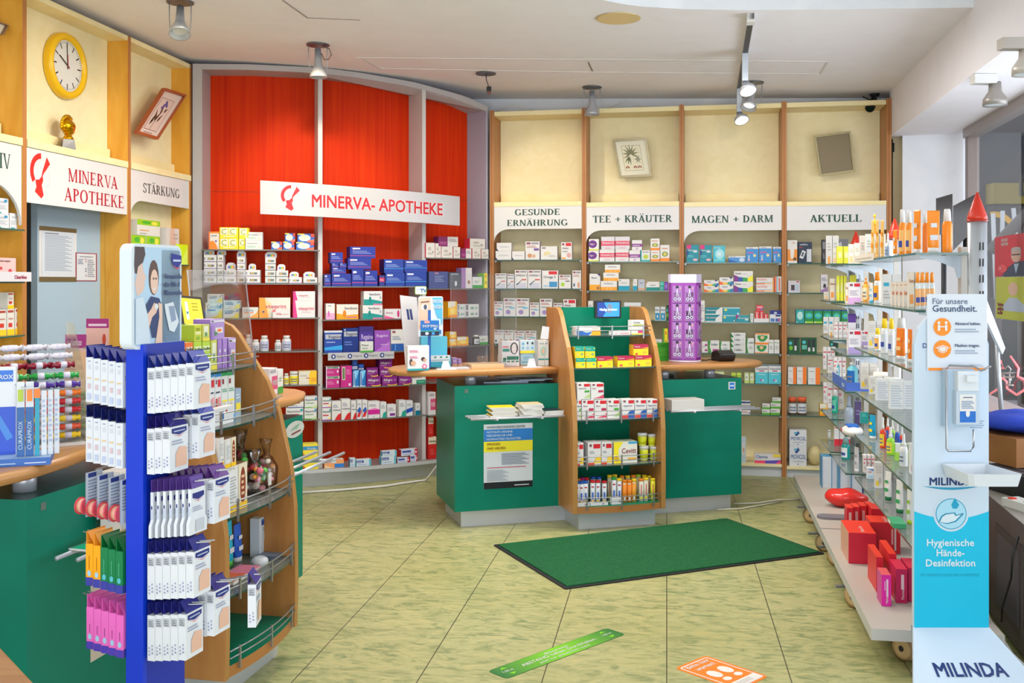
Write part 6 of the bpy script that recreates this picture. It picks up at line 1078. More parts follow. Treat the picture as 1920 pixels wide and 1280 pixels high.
ru(1, 2, [('cele', 385, 417, 567), ('cele', 388.7, 417, 551, 567), ('cele', 418, 448, 578), ('cele', 419, 450, 563, 578), ('celo', 454, 484.6, 576), ('vits', 485.5, 544.5, 558), ('vitp', 549, 591, 563), ('vitp', 549.4, 591, 546, 563), ('vitt', 511, 544.5, 580, 0, -.08, .03)], b0=-.04)
ru(1, 4, [('yelh', 560, 594, 695.5)])
ru(1, 5, [('bepa', 536, 569, 764.5), ('bepa', 540, 569.6, 743, 764), ('bepg', 570.5, 594, 764.5), ('bepg', 571, 595, 743, 764)])
ru(1, 6, [('yelb', 568, 597, 857), ('yelb', 568, 596, 832, 857)])
vb = lambda z, it, i, k: vput(RU, SN[k] + RP[i], z, it, b0=-.02)
vb(ZR[1][3], [('pill_bottle', 'tall white pill bottle', 460, 471.5, 627, '#f0f0f2', 'white', 'screw', '#d8dcec'), ('pill_bottle', 'short white pill bottle', 473, 486.6, 636.5, '#f0f0f2', 'white', 'screw', '#dcdce0'), ('pill_bottle', 'tall white pill bottle', 487.5, 504, 629, '#f0f0f2', 'white', 'screw', '#c8ccec'),
    ('pill_bottle', 'short white pill bottle', 515, 527.6, 637, '#f0f0f2', 'white', 'screw', '#dcdce0'), ('pill_bottle', 'tall white pill bottle', 528.5, 546, 629, '#f0f0f2', 'white', 'screw', '#c8ccec')], 1, 3)
vb(ZR[1][4], [('pill_bottle', 'small white bottle with yellow label', 532, 542, 700, '#f0ece0', 'white', 'screw', '#e8d838'), ('pill_jar', 'round white jar with yellow label', 543, 559, 696, '#f2f0ec', 'white', 'jar', '#f0dc30')], 1, 4)
ru(2, 0, [('orth', 608, 620.5, 514), ('orth', 622, 658.5, 513), ('orth', 622, 649, 501.5, 513), ('orth', 622, 635.5, 493.6, 501.5), ('orth', 636.5, 650, 493.6, 501.5), ('orth', 619, 643, 473, 493.6), ('orth', 659.5, 682, 505), ('orth', 683, 708, 507), ('orth', 652, 696, 484, 505), ('orth', 656, 704, 462.5, 484),
   ('orthp', 711, 721.5, 516), ('orthc', 722.5, 759, 511.5), ('orthc', 760, 800, 509, 0, None, .05), ('orthc', 720, 757, 486, 511), ('orthc', 758, 801, 487.5, 509, None, .05)], b0=-.058)
ru(2, 1, [('fem1', 611, 628, 569), ('fem2', 631, 672, 570.5), ('fem3', 680, 717.5, 572), ('fem3', 682, 717, 545.7, 572), ('cnpk', 721, 751.5, 579), ('cnbl', 754, 784, 579, 0, -.055, .05)])
ru(2, 2, [('rega', 608, 642, 620), ('regb', 643, 672, 615), ('regp', 673, 700.5, 612), ('regv', 702, 731.5, 619.5), ('dhblu', 733, 757.5, 617.6), ('dhpur', 758.3, 778, 617.6)], b0=-.04)
ru(2, 2, [('regw', 676, 700, 640, 0, -.085, .04)])
ru(2, 3, [('luva', 611, 637, 705), ('luva', 611, 637, 687, 705), ('luvav', 638.5, 660, 685.5), ('sili', 661, 673.5, 694), ('sili', 674.2, 686, 694), ('navs', 671.5, 683, 682, 694), ('navs', 660, 671, 672, 684), ('alle', 687, 714, 705.5), ('alle', 716, 745, 705.5), ('alle', 747, 771, 705.5), ('alle', 687, 709, 689, 705), ('alle', 711.5, 736, 690, 705), ('alle', 711, 735.6, 674, 690), ('grt', 773, 798, 709)])
ru(2, 4, [('bepr', 604, 620.5, 764.5), ('bepr', 604, 621, 745, 764), ('redc', 622, 639.5, 752), ('redc', 640, 657, 748), ('redc', 658, 668, 751), ('redb', 669, 678.5, 750), ('redb', 679.4, 689, 750), ('pnkd', 690, 712, 752), ('tld', 713, 724.4, 753.5), ('magt', 726, 742.5, 758), ('tld', 748, 761, 750), ('blut', 761.6, 774, 751), ('tls', 779, 788, 756)])
ru(2, 5, [('orbl', 608, 645, 861.5), ('lbtb', 656, 667, 859), ('lbtb', 668, 696, 861), ('lbtb', 715, 743, 855), ('lbtb', 717, 744, 845, 855), ('lbtr', 745, 768, 857.5, 0, -.055, .04), ('lbtr', 769, 783, 853), ('lbtr', 752, 783, 842, 853)])
ru(3, 0, [('wred', 798.5, 815.5, 455), ('wred', 816, 827, 456), ('wred', 827.5, 849, 462), ('wred', 850, 863, 463), ('purw2', 864.5, 884, 466), ('wred', 885.5, 901.5, 466), ('wred', 902.4, 916, 467), ('purw2', 822, 859, 443.6, 462.5), ('wred', 881, 909.7, 447.5, 466.5)], b0=-.02)
ru(3, 1, [('navg', 804, 840, 509), ('dkg', 840.6, 864, 510), ('tan1', 865, 885, 502), ('gyw', 886, 904, 519), ('yst', 905, 914, 512)], b0=-.02)
ru(3, 2, [('yor', 840, 857, 565), ('dhgr', 858, 872, 570), ('dhgr', 872.5, 898, 570)], b0=-.02)
ru(3, 3, [('yor', 843, 856, 636), ('yor', 843, 856, 622, 636), ('yor', 857, 878.5, 631.5), ('gyw', 898, 915, 629.7)], b0=-.02)
ru(3, 5, [('pkjar', 803, 817, 735)], b0=-.02); ru(3, 6, [('redtin', 803, 818, 819), ('redtin', 803, 813, 783, 819)], b0=-.02)
vb(ZR[3][3], [('pill_bottle', 'brown bottle with white cap', 887.5, 897.5, 628, '#3a2a2a', 'white', 'screw', '#dde0e4')], 3, 3)
# shelf tray with four round emblems below the hair care cartons
p0, p1 = RU.hit(615, -.09), RU.hit(739, -.09); m = (p0 + p1) / 2; w = (p1 - p0).length; z = ZR[2][2]
b = MB(); b.box(-w / 2, 0, -.052, w / 2, .006, .003, '#c4c3c6'); 
for k in range(4):
    b.add(*(lambda u: ([(u + .018 * math.cos(q * .5236), -.001, -.024 + .018 * math.sin(q * .5236)) for q in range(12)], [tuple(range(12))]))(-w / 2 + w * (.08 + .245 * k)), '#3a4a88')
    flat(b, ell(-w / 2 + w * (.08 + .245 * k), -.024, .007, .009, 8), (0, 0, 0), (1, 0, 0), (0, 0, 1), mat('white'), .0024)
    write(b, 'Regaine', (-w / 2 + w * (.135 + .245 * k), 0, -.03), (1, 0, 0), (0, 0, 1), .014, mat('#4a4a58'))
tag(b.build('shelf_tray', loc=(m.x, m.y, z + .0), rz=math.atan2(p1.y - p0.y, p1.x - p0.x)), 'grey shelf tray strip with four round blue emblems', 'shelf tray')
# rounded back cards of the pastille trays
for x0, x1, yt, ybb in ((382, 402, 468, 478), (407, 424, 469, 478), (424, 442, 492, 506), (444, 461, 470, 482), (466, 480, 494, 506), (497, 519, 472, 483), (520, 535, 495, 507), (543, 560, 509, 519.5), (569, 590, 509, 520)):
    h0, h1 = RU.hit(x0, -.0), RU.hit(x1, -.0); mm = (h0 + h1) / 2; w = (h1 - h0).length; zb = max([q[2] for q in ROWS[SN[1] + RP[1]] if min(x1, q[1]) - max(x0, q[0]) > 5] + [ZR[1][1]]) + .001; hh = zof(yt, mm.y) - zb
    b = MB(); pr = [(-w / 2, 0), (w / 2, 0), (w / 2, hh * .7), (w * .3, hh * .95), (0, hh), (-w * .3, hh * .95), (-w / 2, hh * .6)]; n = len(pr)
    b.add([(x, 0, q) for x, q in pr] + [(x, .004, q) for x, q in pr], [tuple(range(n)), tuple(range(2 * n - 1, n - 1, -1))] + [(i, n + i, n + (i + 1) % n, (i + 1) % n) for i in range(n)], '#d6d8dc')
    for j, cl in enumerate(('#7a4a9a', '#3a90b8', '#7ab038', '#f0c030', '#e87030')): flat(b, [(-w * .3 + w * .12 * j, hh * .2), (-w * .18 + w * .12 * j, hh * .2), (-w * .18 + w * .12 * j, hh * .55), (-w * .3 + w * .12 * j, hh * .55)], (0, 0, 0), (1, 0, 0), (0, 0, 1), mat(cl))
    reg(b.build('header_card', loc=(mm.x, mm.y, zb), rz=math.atan2(h1.y - h0.y, h1.x - h0.x)), 'rounded colour striped header card', SN[1] + RP[1], (x0 + x1) / 2)
# ================================================================ display tower of the middle counter
TW = [TB + t + .022 for t in TT]
def tw(fr, nm, k, items, db=0): put(fr, nm, TZ[k], items, b0=TW[k] + db)
TN = ["on top rail shelf of middle tower", "on second shelf of middle tower", "on third shelf of middle tower", "on fourth shelf of middle tower", "on base of middle tower"]
tw(CM, TN[0], 4, [('disp', 1081, 1126, 612), ('lowr', 1149, 1182, 620.6), ('celt', 1184, 1208, 600)])
tw(CM, TN[1], 3, [('calt', 1079, 1098, 671), ('calt', 1099, 1118.5, 671), ('calt', 1078, 1096, 650, 671), ('calt', 1097, 1116, 650, 671), ('calm', 1120, 1149.4, 669), ('calm', 1158, 1189.5, 668), ('calm', 1191, 1222, 666), ('calm', 1187.5, 1216, 646, 666)])
tw(CM, TN[2], 2, [('dhgrn', 1081, 1090, 749), ('dhred', 1091, 1114, 749), ('dhred', 1114.7, 1137.8, 749), ('dhgrn', 1138.5, 1161.6, 748.7), ('dhblw', 1166, 1189.7, 748.5), ('dhblw', 1190.3, 1212, 748.5), ('dhblw', 1212.7, 1233, 748.5), ('dhgrn', 1082, 1107, 718, 749), ('dhred', 1108, 1132.5, 718, 749)])
tw(CM, TN[3], 1, [('dhyel', 1080, 1094.4, 830), ('dhyel', 1102, 1127, 829), ('dhyel', 1127.7, 1148, 828.5), ('cevi', 1150.6, 1195, 828)])
def lofted(name, parts, loc, rz=0):
    o = None
    for nm, rings, m, n in parts:
        b = MB(); b.loft(rings, m, n); q = b.build(nm if o else name, parent=o, loc=loc if o is None else None, rz=rz if o is None else 0); o = o or q
    return o
def cup(px0, px1, yt, zb):
    h = CM.hit((px0 + px1) / 2, TB + .1); w = (px1 - px0) * h.y / F; H = zof(yt, h.y) - zb; r = w / 2
    o = lofted('lidded_cup', [('cup', [(0, r * .76, r * .76), (H * .06, r * .78, r * .78), (H * .8, r * .92, r * .92)], mat('#e8e86a', .35), 18), ('label_wrap', [(H * .14, r * .82, r * .82), (H * .66, r * .92, r * .92)], mat('#d2d81c', .35), 18), ('lid', [(H * .8, r, r), (H * .98, r * .98, r * .98), (H, r * .9, r * .9)], mat('#f2f2f4', .3), 18)], (h.x, h.y, zb)); return zb + H, o
for x0, x1, ya, yc in ((1198, 1216.5, 835, 811), (1217, 1232.5, 836, 813)):
    z1, o = cup(x0, x1, ya, TZ[1] + .001); reg(o, 'white lidded cup with lime wrap', TN[3], (x0 + x1) / 2); z2, o = cup(x0 - 3, x1 - 3, yc, z1 + .001); reg(o, 'white lidded cup with lime wrap', TN[3], (x0 + x1) / 2)
def etube(px, yt, yb_z, body, cap, b, art, look):
    h = CM.hit(px, b); r = .0148; H = zof(yt, h.y) - yb_z
    bb = MB(); bb.loft([(0, r, r), (H * .9, r, r)], body, 14)
    if art:
        for z0, z1, a0, a1, c in art:
            V = [((r + .0006) * math.cos(math.radians(a)), (r + .0006) * math.sin(math.radians(a)), H * z) for z in (z0, z1) for a in (a0, (a0 * 2 + a1) / 3, (a0 + a1 * 2) / 3, a1)]
            bb.add(V, [(0, 1, 5, 4), (1, 2, 6, 5), (2, 3, 7, 6)], c, True)
    o = bb.build('effervescent_tube', loc=(h.x, h.y, yb_z)); c = MB(); c.loft([(H * .9, r * 1.03, r * 1.03), (H, r * 1.03, r * 1.03)], cap, 14); c.build('cap', o); return reg(o, look, TN[4], px)
A1_ = [(.2, .5, -110, -70, '#3a60b8'), (.06, .16, -120, -60, '#e0b030'), (.7, .76, -120, -60, '#c03040')]
A2_ = [(.3, .75, -100, -80, '#c83040'), (.08, .2, -130, -60, '#e8d840')]
A3_ = [(.1, .24, -110, -70, '#f0f0f0'), (.8, .86, -130, -60, '#f4e8d0')]
base = TZ[0] + .001
for px, yt, body, cap, look in ((1082, 902, '#eceef2', 'blue', 'white effervescent tube with blue cap'), (1090, 902, '#eceef2', 'blue', 'white effervescent tube with blue cap'), (1098, 901, '#eceef2', 'blue', 'white effervescent tube with blue cap'), (1111, 900, '#eceef2', 'red', 'white effervescent tube with red cap'), (1121, 900, '#eceef2', 'red', 'white effervescent tube with red cap'), (1133, 901, '#eceef2', 'red', 'white effervescent tube with red cap')):
    etube(px, yt, base + .004, body, cap, TB + .06, A1_, look)
for px, yt, cap, look in ((1084, 897, 'orange', 'white tube with orange cap behind'), (1092, 895, 'magenta', 'white tube with magenta cap behind'), (1100, 895, 'red', 'white tube with red cap behind'), (1112, 893, 'blue', 'white tube with sky blue cap behind'), (1123, 893, 'blue', 'white tube with sky blue cap behind')):
    etube(px, yt, base + .004, '#eceef2', cap, TB + .14, A1_, look)
for px, yt, body, cap, art, look in ((1151, 894, '#eceef2', 'green', A1_, 'white tube with green cap'), (1161, 896, '#eceef2', 'yellow', A1_, 'white tube with yellow cap'), (1171, 899, '#f08a28', 'orange', A3_, 'orange effervescent tube'), (1180, 899, '#f08a28', 'orange', A3_, 'orange effervescent tube'), (1188.5, 897, '#f0a030', 'yellow', A3_, 'orange tube with yellow cap'), (1202, 897, '#f4ecd8', 'orange', A2_, 'cream tube with orange cap'), (1211, 895, '#f0e8d0', 'yellow', A2_, 'cream tube with yellow cap'), (1224, 896, '#e8e23a', 'yellow', A2_, 'yellow effervescent tube')):
    etube(px, yt, base, body, cap, TB + .06, art, look)
for px, yt, cap, look in ((1143, 890, 'yellow', 'tube with yellow cap at the back'), (1153, 889, 'yellow', 'tube with yellow cap at the back'), (1166, 891, 'orange', 'tube with orange cap at the back'), (1177, 891, 'yellow', 'tube with yellow cap at the back'), (1188, 890, 'orange', 'tube with orange cap at the back'), (1197, 889, 'lime', 'tube with lime cap at the back'), (1208, 890, 'yellow', 'tube with yellow cap at the back'), (1217, 891, 'yellow', 'tube with yellow cap at the back')):
    etube(px, yt, base, '#f0e8c0', cap, TB + .14, A2_, look)
STY['ctray'] = ('low white carton tray', 'display_tray', 'white', 'white', .03, '#f0eeee', 'e .72 .5 .06 .2 #8c4a58; r .42 .0 .43 1 #c8c8cc')
put(CM, TN[4] + ' holding tubes', base, [('ctray', 1077.5, 1106, 943.5), ('ctray', 1107, 1140.5, 942)], b0=TB + .01); put(CM, TN[4] + ' before the green cap', base, [('ctray', 1146.5, 1168, 934)], b0=TB + .01)
# small screen clamped on the tower top
h = CM.hit(1137, TB + .43); t = thing('customer_screen', 'small black customer screen on top of the middle tower', 'screen', (h.x, h.y, 1.337), CM.t)
sc = F / h.y; b = MB(); b.box(-26 / sc, -.035, zof(596, h.y) - 1.337, 26 / sc, -.012, zof(563, h.y) - 1.337, mat('#1a1b20', .3)); b.build('housing', t, bevel=.003)
b = MB(); sw, sh0, sh1 = 22 / sc, zof(593, h.y) - 1.337, zof(566.5, h.y) - 1.337
SCRB, SCRD, SCRL = emit('screen_blue', '#2f86e8', .75), emit('screen_dark', '#1a3c88', .6), emit('screen_light', '#c8e0f8', .9)
o = (-sw, -.0352, sh0); flat(b, [(0, 0), (2 * sw, 0), (2 * sw, sh1 - sh0), (0, sh1 - sh0)], o, (1, 0, 0), (0, 0, 1), SCRB); H_ = sh1 - sh0
flat(b, [(0, 0), (.5 * sw, 0), (.9 * sw, .5 * H_), (.6 * sw, H_), (0, H_)], o, (1, 0, 0), (0, 0, 1), SCRD, EPS * 1.5); flat(b, [(.8 * sw, .3 * H_), (1.3 * sw, .25 * H_), (1.4 * sw, .75 * H_), (1.1 * sw, .95 * H_), (.9 * sw, .8 * H_)], o, (1, 0, 0), (0, 0, 1), mat('#7a8aa0'), EPS * 1.6)
write(b, 'Häufige Irrtümer', (0, -.0352, sh0 + H_ * .42), (1, 0, 0), (0, 0, 1), H_ * .17, SCRL, width=sw * 1.6, align='c', bold=.03, eps=EPS * 3); b.build('display', t)
b = MB(); b.box(-.02, -.015, -.02, .02, .012, .05, M_DARK); b.box(-.06, -.02, -.045, .06, .0, -.02, M_DARK); b.build('clamp', t)
# ---------------------------------------------------------------- on the middle worktop
WZ = .9655; NW = 'on middle worktop'
put(CM, NW + ' before the teal display', WZ, [('wcard', 764, 805, 648)], b0=.02)
put(CM, NW + ' beside the tower', WZ, [('grnd', 941, 974, 667), ('tallw', 1009, 1029, 638)], b0=.16, rowkey='mw1')
put(CM, NW + ' atop the green tablets', WZ, [('face', 941, 973, 640, 667)], b0=.16, rowkey='mw1')
put(CM, NW + ' behind the paper hand', WZ, [('icon', 975, 1003, 638, 662, .24)], b0=.24)
STY['blu'] = ('pale blue carton', 'medicine_box', '#a8d4e8', 'white', .08, '#b8dcec', 'r .1 .2 .9 .3 #6ab0d0; l .2 .5 .8 .8 2 #7ab0cc')
put(CM, NW + ' under the icon card', WZ, [('blu', 976, 1002, 662)], b0=.245)
# teal product display with eye card
hh = CM.hit(818, .2); sc = F / hh.y; t = thing('eye_care_display', 'teal and white eye care counter display with large eye', 'display', (hh.x, hh.y, WZ), CM.t); zz = lambda py: zof(py, hh.y) - WZ; xx = lambda px: (px - 818) / sc
b = MB(); b.box(xx(793), 0, 0, xx(846), .12, zz(668), '#2898b8', front='#3aa4c0'); b.box(xx(793), .06, zz(668), xx(843), .12, zz(632), '#2898b8', front='#58b4cc'); decals(b, 'r .1 .04 .96 .4 #38a0bc; r .1 .42 .98 .86 #e4eef2; e .2 .72 .05 .07 #4a8a78; e .42 .72 .05 .07 #4a8a78; e .64 .72 .05 .07 #4a8a78; e .86 .72 .05 .07 #4a8a78; l .1 .5 .95 .58 1 #7a98a8', (xx(795), 0, 0), (1, 0, 0), (0, 0, 1), xx(845) - xx(795), zz(662)); b.build('tray', t)
b = MB(); e0, e1, f0, f1 = xx(791), xx(839), zz(634), zz(556); we, he = e1 - e0, f1 - f0; pr = rrect(e0, f0, e1, f1, .012); n = len(pr)
b.add([(x, .125, z) for x, z in pr] + [(x, .129, z) for x, z in pr], [tuple(range(n))[::-1], tuple(range(n, 2 * n))] + [(i, (i + 1) % n, n + (i + 1) % n, n + i) for i in range(n)], '#e8f0f6')
decals(b, 'p #e6c0a8 7 .02 .2 .3 .06 .45 .4 .5 .7 .5 .97 .1 .97 .02 .9; e .26 .74 .15 .07 #f4f0ee; e .28 .74 .07 .065 #4a5060; p #7a5848 4 .08 .84 .44 .86 .44 .89 .1 .87; p #58b0dc 4 .56 .97 .97 .97 .97 .3 .7 .55; t .54 .84 .09 white WACHE; t .58 .70 .09 white AUGEN; r .5 .3 .9 .45 #c8e4f2; p #d89a90 4 .04 .26 .28 .22 .3 .26 .06 .3; r .6 .08 .72 .18 #4aa8d0; r .8 .08 .92 .18 #2a70a8; r .1 .02 .5 .06 #b8c8d4', (e0, .1245, f0), (1, 0, 0), (0, 0, 1), we, he); b.build('eye_card', t)
hh = CM.hit(806, .14); sc = F / hh.y; t = thing('card_sign', 'blue card terminal sign reading SHOP SMALL on a stick', 'sign', (hh.x, hh.y, WZ), CM.t); zz = lambda py: zof(py, hh.y) - WZ; xx = lambda px: (px - 805) / sc
b = MB(); b.box(xx(787), -.008, zz(629), xx(822), .0, zz(600.5), '#1668b4'); decals(b, 'r 0 .0 1 .3 #16243c; r .0 .28 1 .33 #3aa890; t .1 .56 .16 white SHOP SMALL; r .2 .82 .48 .98 #e89a98; e .34 .15 .1 .1 #c8d8e8; r .6 .06 .76 .24 #3a8ad0; r .7 .38 .86 .52 #a8c8e8', (xx(787), -.008, zz(629)), (1, 0, 0), (0, 0, 1), xx(822) - xx(787), zz(600.5) - zz(629)); b.build('sign_plate', t)
b = MB(); b.box(xx(801.5), .002, 0, xx(807), .005, zz(581), '#1b5aa8'); b.build('stick', t); b = MB(); b.box(-.04, -.03, 0, .04, .04, .006, M_DARK); b.build('foot', t)
hh = CM.hit(789, .34); sc = F / hh.y; t = thing('tag_sign', 'small rounded white tag reading TV on a thin stem', 'sign', (hh.x, hh.y, WZ), CM.t); zz = lambda py: zof(py, hh.y) - WZ
b = MB(); pr = rrect(-11 / sc, zz(552), 11 / sc, zz(536.5), .01); n = len(pr); b.add([(x, 0, z) for x, z in pr] + [(x, .003, z) for x, z in pr], [tuple(range(n))[::-1], tuple(range(n, 2 * n))] + [(i, (i + 1) % n, n + (i + 1) % n, n + i) for i in range(n)], '#9cc84a')
pr = rrect(-10 / sc, zz(551), 10 / sc, zz(537.5), .008); flat(b, pr, (0, 0, 0), (1, 0, 0), (0, 0, 1), mat('#e4eef0')); write(b, 'TV', (-1 / sc, 0, zz(548)), (1, 0, 0), (0, 0, 1), 7 / sc, mat('#2a6a9a'), bold=.03, eps=EPS * 3); write(b, 'bekannt', (-9 / sc, 0, zz(543)), (1, 0, 0), (0, 0, 1), 2.2 / sc, mat('#2a6a9a'), maxw=8 / sc, eps=EPS * 3); b.build('tag', t)
b = MB(); b.tube([(0, .004, 0), (0, .004, zz(550))], .002, M_STEEL, 6); b.box(-.03, -.02, 0, .03, .03, .004, 'white'); b.build('stem', t)
hh = CM.hit(776, .42); sc = F / hh.y; b = MB(); b.add([(-.055, 0, .0), (.055, 0, .0), (.02, .0, .30), (-.09, .0, .31), (-.055, .004, .0), (.055, .004, .0), (.02, .004, .30), (-.09, .004, .31)], [(0, 1, 2, 3), (7, 6, 5, 4), (0, 4, 5, 1), (1, 5, 6, 2), (2, 6, 7, 3), (3, 7, 4, 0)], '#d8d6d8'); zt = zof(553, hh.y) - WZ
b.v = [(x, y, z * zt / .31) for x, y, z in b.v]; flat(b, [(-.05, zt * .8), (-.035, zt * .8), (-.025, zt * .65), (-.04, zt * .65)], (0, 0, 0), (1, 0, 0), (0, 0, 1), mat('#2a3a70')); flat(b, [(-.03, zt * .8), (-.015, zt * .8), (-.005, zt * .65), (-.02, zt * .65)], (0, 0, 0), (1, 0, 0), (0, 0, 1), mat('#2a3a70'))
tag(b.build('leaning_card', loc=(hh.x, hh.y, WZ), rz=CM.t), 'tilted pale grey card with two navy bars beside eye display', 'card')
def paperhand(px, yt, label):
    hh = CM.hit(px, .06); sc = F / hh.y; H = zof(yt, hh.y) - WZ; b = MB(); b.box(-.06, -.04, 0, .06, .03, .003, '#e2e4ec'); pr = [(-9 / sc, .003), (9 / sc, .003), (7 / sc, H * .6), (5 / sc, H), (-5 / sc, H), (-7 / sc, H * .6)]; n = len(pr)
    b.add([(x, 0, z) for x, z in pr] + [(x, .006, z) for x, z in pr], [tuple(range(n))[::-1], tuple(range(n, 2 * n))] + [(i, (i + 1) % n, n + (i + 1) % n, n + i) for i in range(n)], '#e8ecf2'); tag(b.build('card_holder', loc=(hh.x, hh.y, WZ), rz=CM.t), label, 'card holder')
paperhand(836, 677, 'white card holder on a flat foot before teal display'); paperhand(997, 672, 'white card holder on a flat foot beside the tower')
hh = CM.hit(915, .08); b = MB(); b.box(-.105, 0, 0, .105, .17, .022, '#d8b486', top=mat('#dfbd92')); tag(b.build('paper_pad', loc=(hh.x, hh.y, WZ), rz=CM.t + .03), 'tan paper pad lying on the middle worktop', 'pad')
hh = CM.hit(863, .05); b = MB(); b.box(-.06, 0, 0, .06, .1, .008, '#c8ccd4'); tag(b.build('leaflet', loc=(hh.x, hh.y, WZ), rz=CM.t), 'grey leaflets stacked left of the tan pad', 'leaflets')
hh = CM.hit(905, .40); b = MB(); b.loft([(0, .035, .035), (.05, .038, .038), (.05, .034, .034), (.006, .03, .03)], M_ACRYL, 18); tag(b.build('glass_bowl', loc=(hh.x, hh.y, WZ)), 'small clear glass bowl behind the tan pad', 'bowl')
put(CM, NW + ' behind the leaflets', WZ, [('lily', 848, 858, 671), ('lily', 859, 866, 673)], b0=.3)
# white cut paper hanging on a thread from the ceiling next to the tower
hh = CM.hit(1020, .1); Y = hh.y; q = [at(*p, Y) for p in ((1017, 611), (1030, 613), (1028, 636), (1013, 635))]; b = MB(); b.add(q + [p + Vector((0, .004, 0)) for p in q], [(0, 1, 2, 3), (7, 6, 5, 4), (0, 4, 5, 1), (1, 5, 6, 2), (2, 6, 7, 3), (3, 7, 4, 0)], '#e6e8ee'); o = b.build('rod_tag'); tag(o, 'white paper tag on a thin rod left of the tower', 'tag')
b = MB(); p = at(1021, 634, Y); b.tube([p + Vector((0, .002, 0)), (p.x, p.y + .002, WZ)], .0015, M_STEEL, 5); b.build('rod', o)
# right half of the worktop: scissor stand, green sign, card reader
hh = CM.hit(1284, .22); sc = F / hh.y; t = thing('nail_care_stand', 'purple rotating stand of nail scissors on middle worktop', 'display', (hh.x, hh.y, WZ), 0); zz = lambda py: zof(py, hh.y) - WZ; R = 30 / sc
PU = mat('#8c2c9a', .3); b = MB(); hx = [(R * math.cos(math.radians(a)), R * .8 * math.sin(math.radians(a))) for a in (-155, -55, 0, 60, 120, 180)]
b = MB(); b.slab(hx, .014, zz(530), PU); b.build('column', t); b = MB(); b.loft([(0, R * 1.02, R * .9), (.012, R * 1.02, R * .9)], mat('#d8c8dc', .2), 24); b.build('base', t)
b = MB(); b.slab([(x * 1.04, y * 1.04) for x, y in hx], zz(530), zz(514), mat('#d8d0f0', .15)); b.build('header', t)
def scis(bm, o, ux, uz, w, h, k):
    S = mat('#b0b2bc', .3, .5); decals(bm, 'r .04 .04 .96 .94 #a070b4', o, ux, uz, w, h); decals(bm, 'r .1 .08 .9 .6 #b890c8', o, ux, uz, w, h)
    for s in (-1, 1):
        flat(bm, [(w * (.5 - .02 * s), h * .84), (w * (.5 + .03 * s), h * .84), (w * (.5 + .13 * s), h * .34), (w * (.5 + .07 * s), h * .34)], o, ux, uz, S, EPS * 3); band(bm, o, ux, uz, w * (.5 + .2 * s), h * .2, w * .10, w * .17, 0, 360, S, 10, EPS * 3)
    flat(bm, [(w * .34, h * .86), (w * .66, h * .86), (w * .62, h), (w * .38, h)], o, ux, uz, mat('#22202a'), EPS * 4); flat(bm, ell(w * .82, h * .84, w * .08, h * .06, 8), o, ux, uz, mat('#e8a090'), EPS * 4)
f0, f1, f2 = Vector((*hx[0], 0)), Vector((*hx[1], 0)), Vector((*hx[2], 0)); k = 0
for (A, B, cols) in ((f0, f1, 2), (f1, f2, 1)):
    ux = (B - A).normalized(); L_ = (B - A).length; cw = L_ / cols
    for c in range(cols):
        for r in range(4):
            z0 = .03 + (zz(532) - .03) * r / 4; o = A + ux * (c * cw + cw * .12) + Vector((0, 0, z0)); nrm = ux.cross(Vector((0, 0, 1))); bm = MB(); w, h = cw * .76, (zz(532) - .03) / 4 * .9; o2 = o + nrm * .008
            V = [o, o + ux * w, o + ux * w + Vector((0, 0, h)), o + Vector((0, 0, h))]; V2 = [v + nrm * .0078 for v in V]; bm.add(V + V2, [(4, 5, 6, 7), (0, 1, 5, 4), (1, 2, 6, 5), (2, 3, 7, 6), (3, 0, 4, 7)], mat('#9a60b0', .2)); scis(bm, o2, ux, Vector((0, 0, 1)), w, h, k)
            rt = Vector((hh.x, hh.y, WZ)); ob = bm.build('scissors_pack', loc=rt, rz=0); reg(ob, 'clear pack of nail scissors', ('on front of purple stand' if cols == 2 else 'on right flank of purple stand'), 1265 + 20 * c, 'scissors packs on the purple stand'); k += 1
hh = CM.hit(1243, .32); sc = F / hh.y; b = MB(); b.box(-13 / sc, 0, 0, 13 / sc, .005, zof(642, hh.y) - WZ, '#3a9a2a'); b.box(-13 / sc, -.03, 0, 13 / sc, .05, .004, M_ACRYL); decals(b, 't .2 .8 .12 #2a6a2a mobil; l .2 .3 .9 .7 4 #5ab040', (-13 / sc, 0, 0), (1, 0, 0), (0, 0, 1), 26 / sc, zof(642, hh.y) - WZ); tag(b.build('sign_holder', loc=(hh.x, hh.y, WZ), rz=CM.t), 'green sign in a clear holder beside the purple stand', 'sign')
hh = CM.hit(1356, .2); t = thing('card_reader', 'black card reader with cable on middle worktop', 'card reader', (hh.x, hh.y, WZ), CM.t); b = MB(); b.prism([(-.07, .02), (-.075, .05), (-.01, .075), (.05, .06), (.06, .02), (.06, 0), (-.05, 0)], -.062, .055, mat('#1c1a1c', .25)); b.build('housing', t, bevel=.006)
b = MB(); b.box(-.05, -.06, .052, .03, -.02, .056, mat('#3a383c', .2)); b.tf(Matrix.Rotation(0, 4, 'X')); b.build('keypad', t); b = MB(); b.tube([(-.05, .03, .01), (-.09, .05, .006), (-.11, .02, .004), (-.14, .06, .004)], .003, 'black', 6); b.build('cable', t)
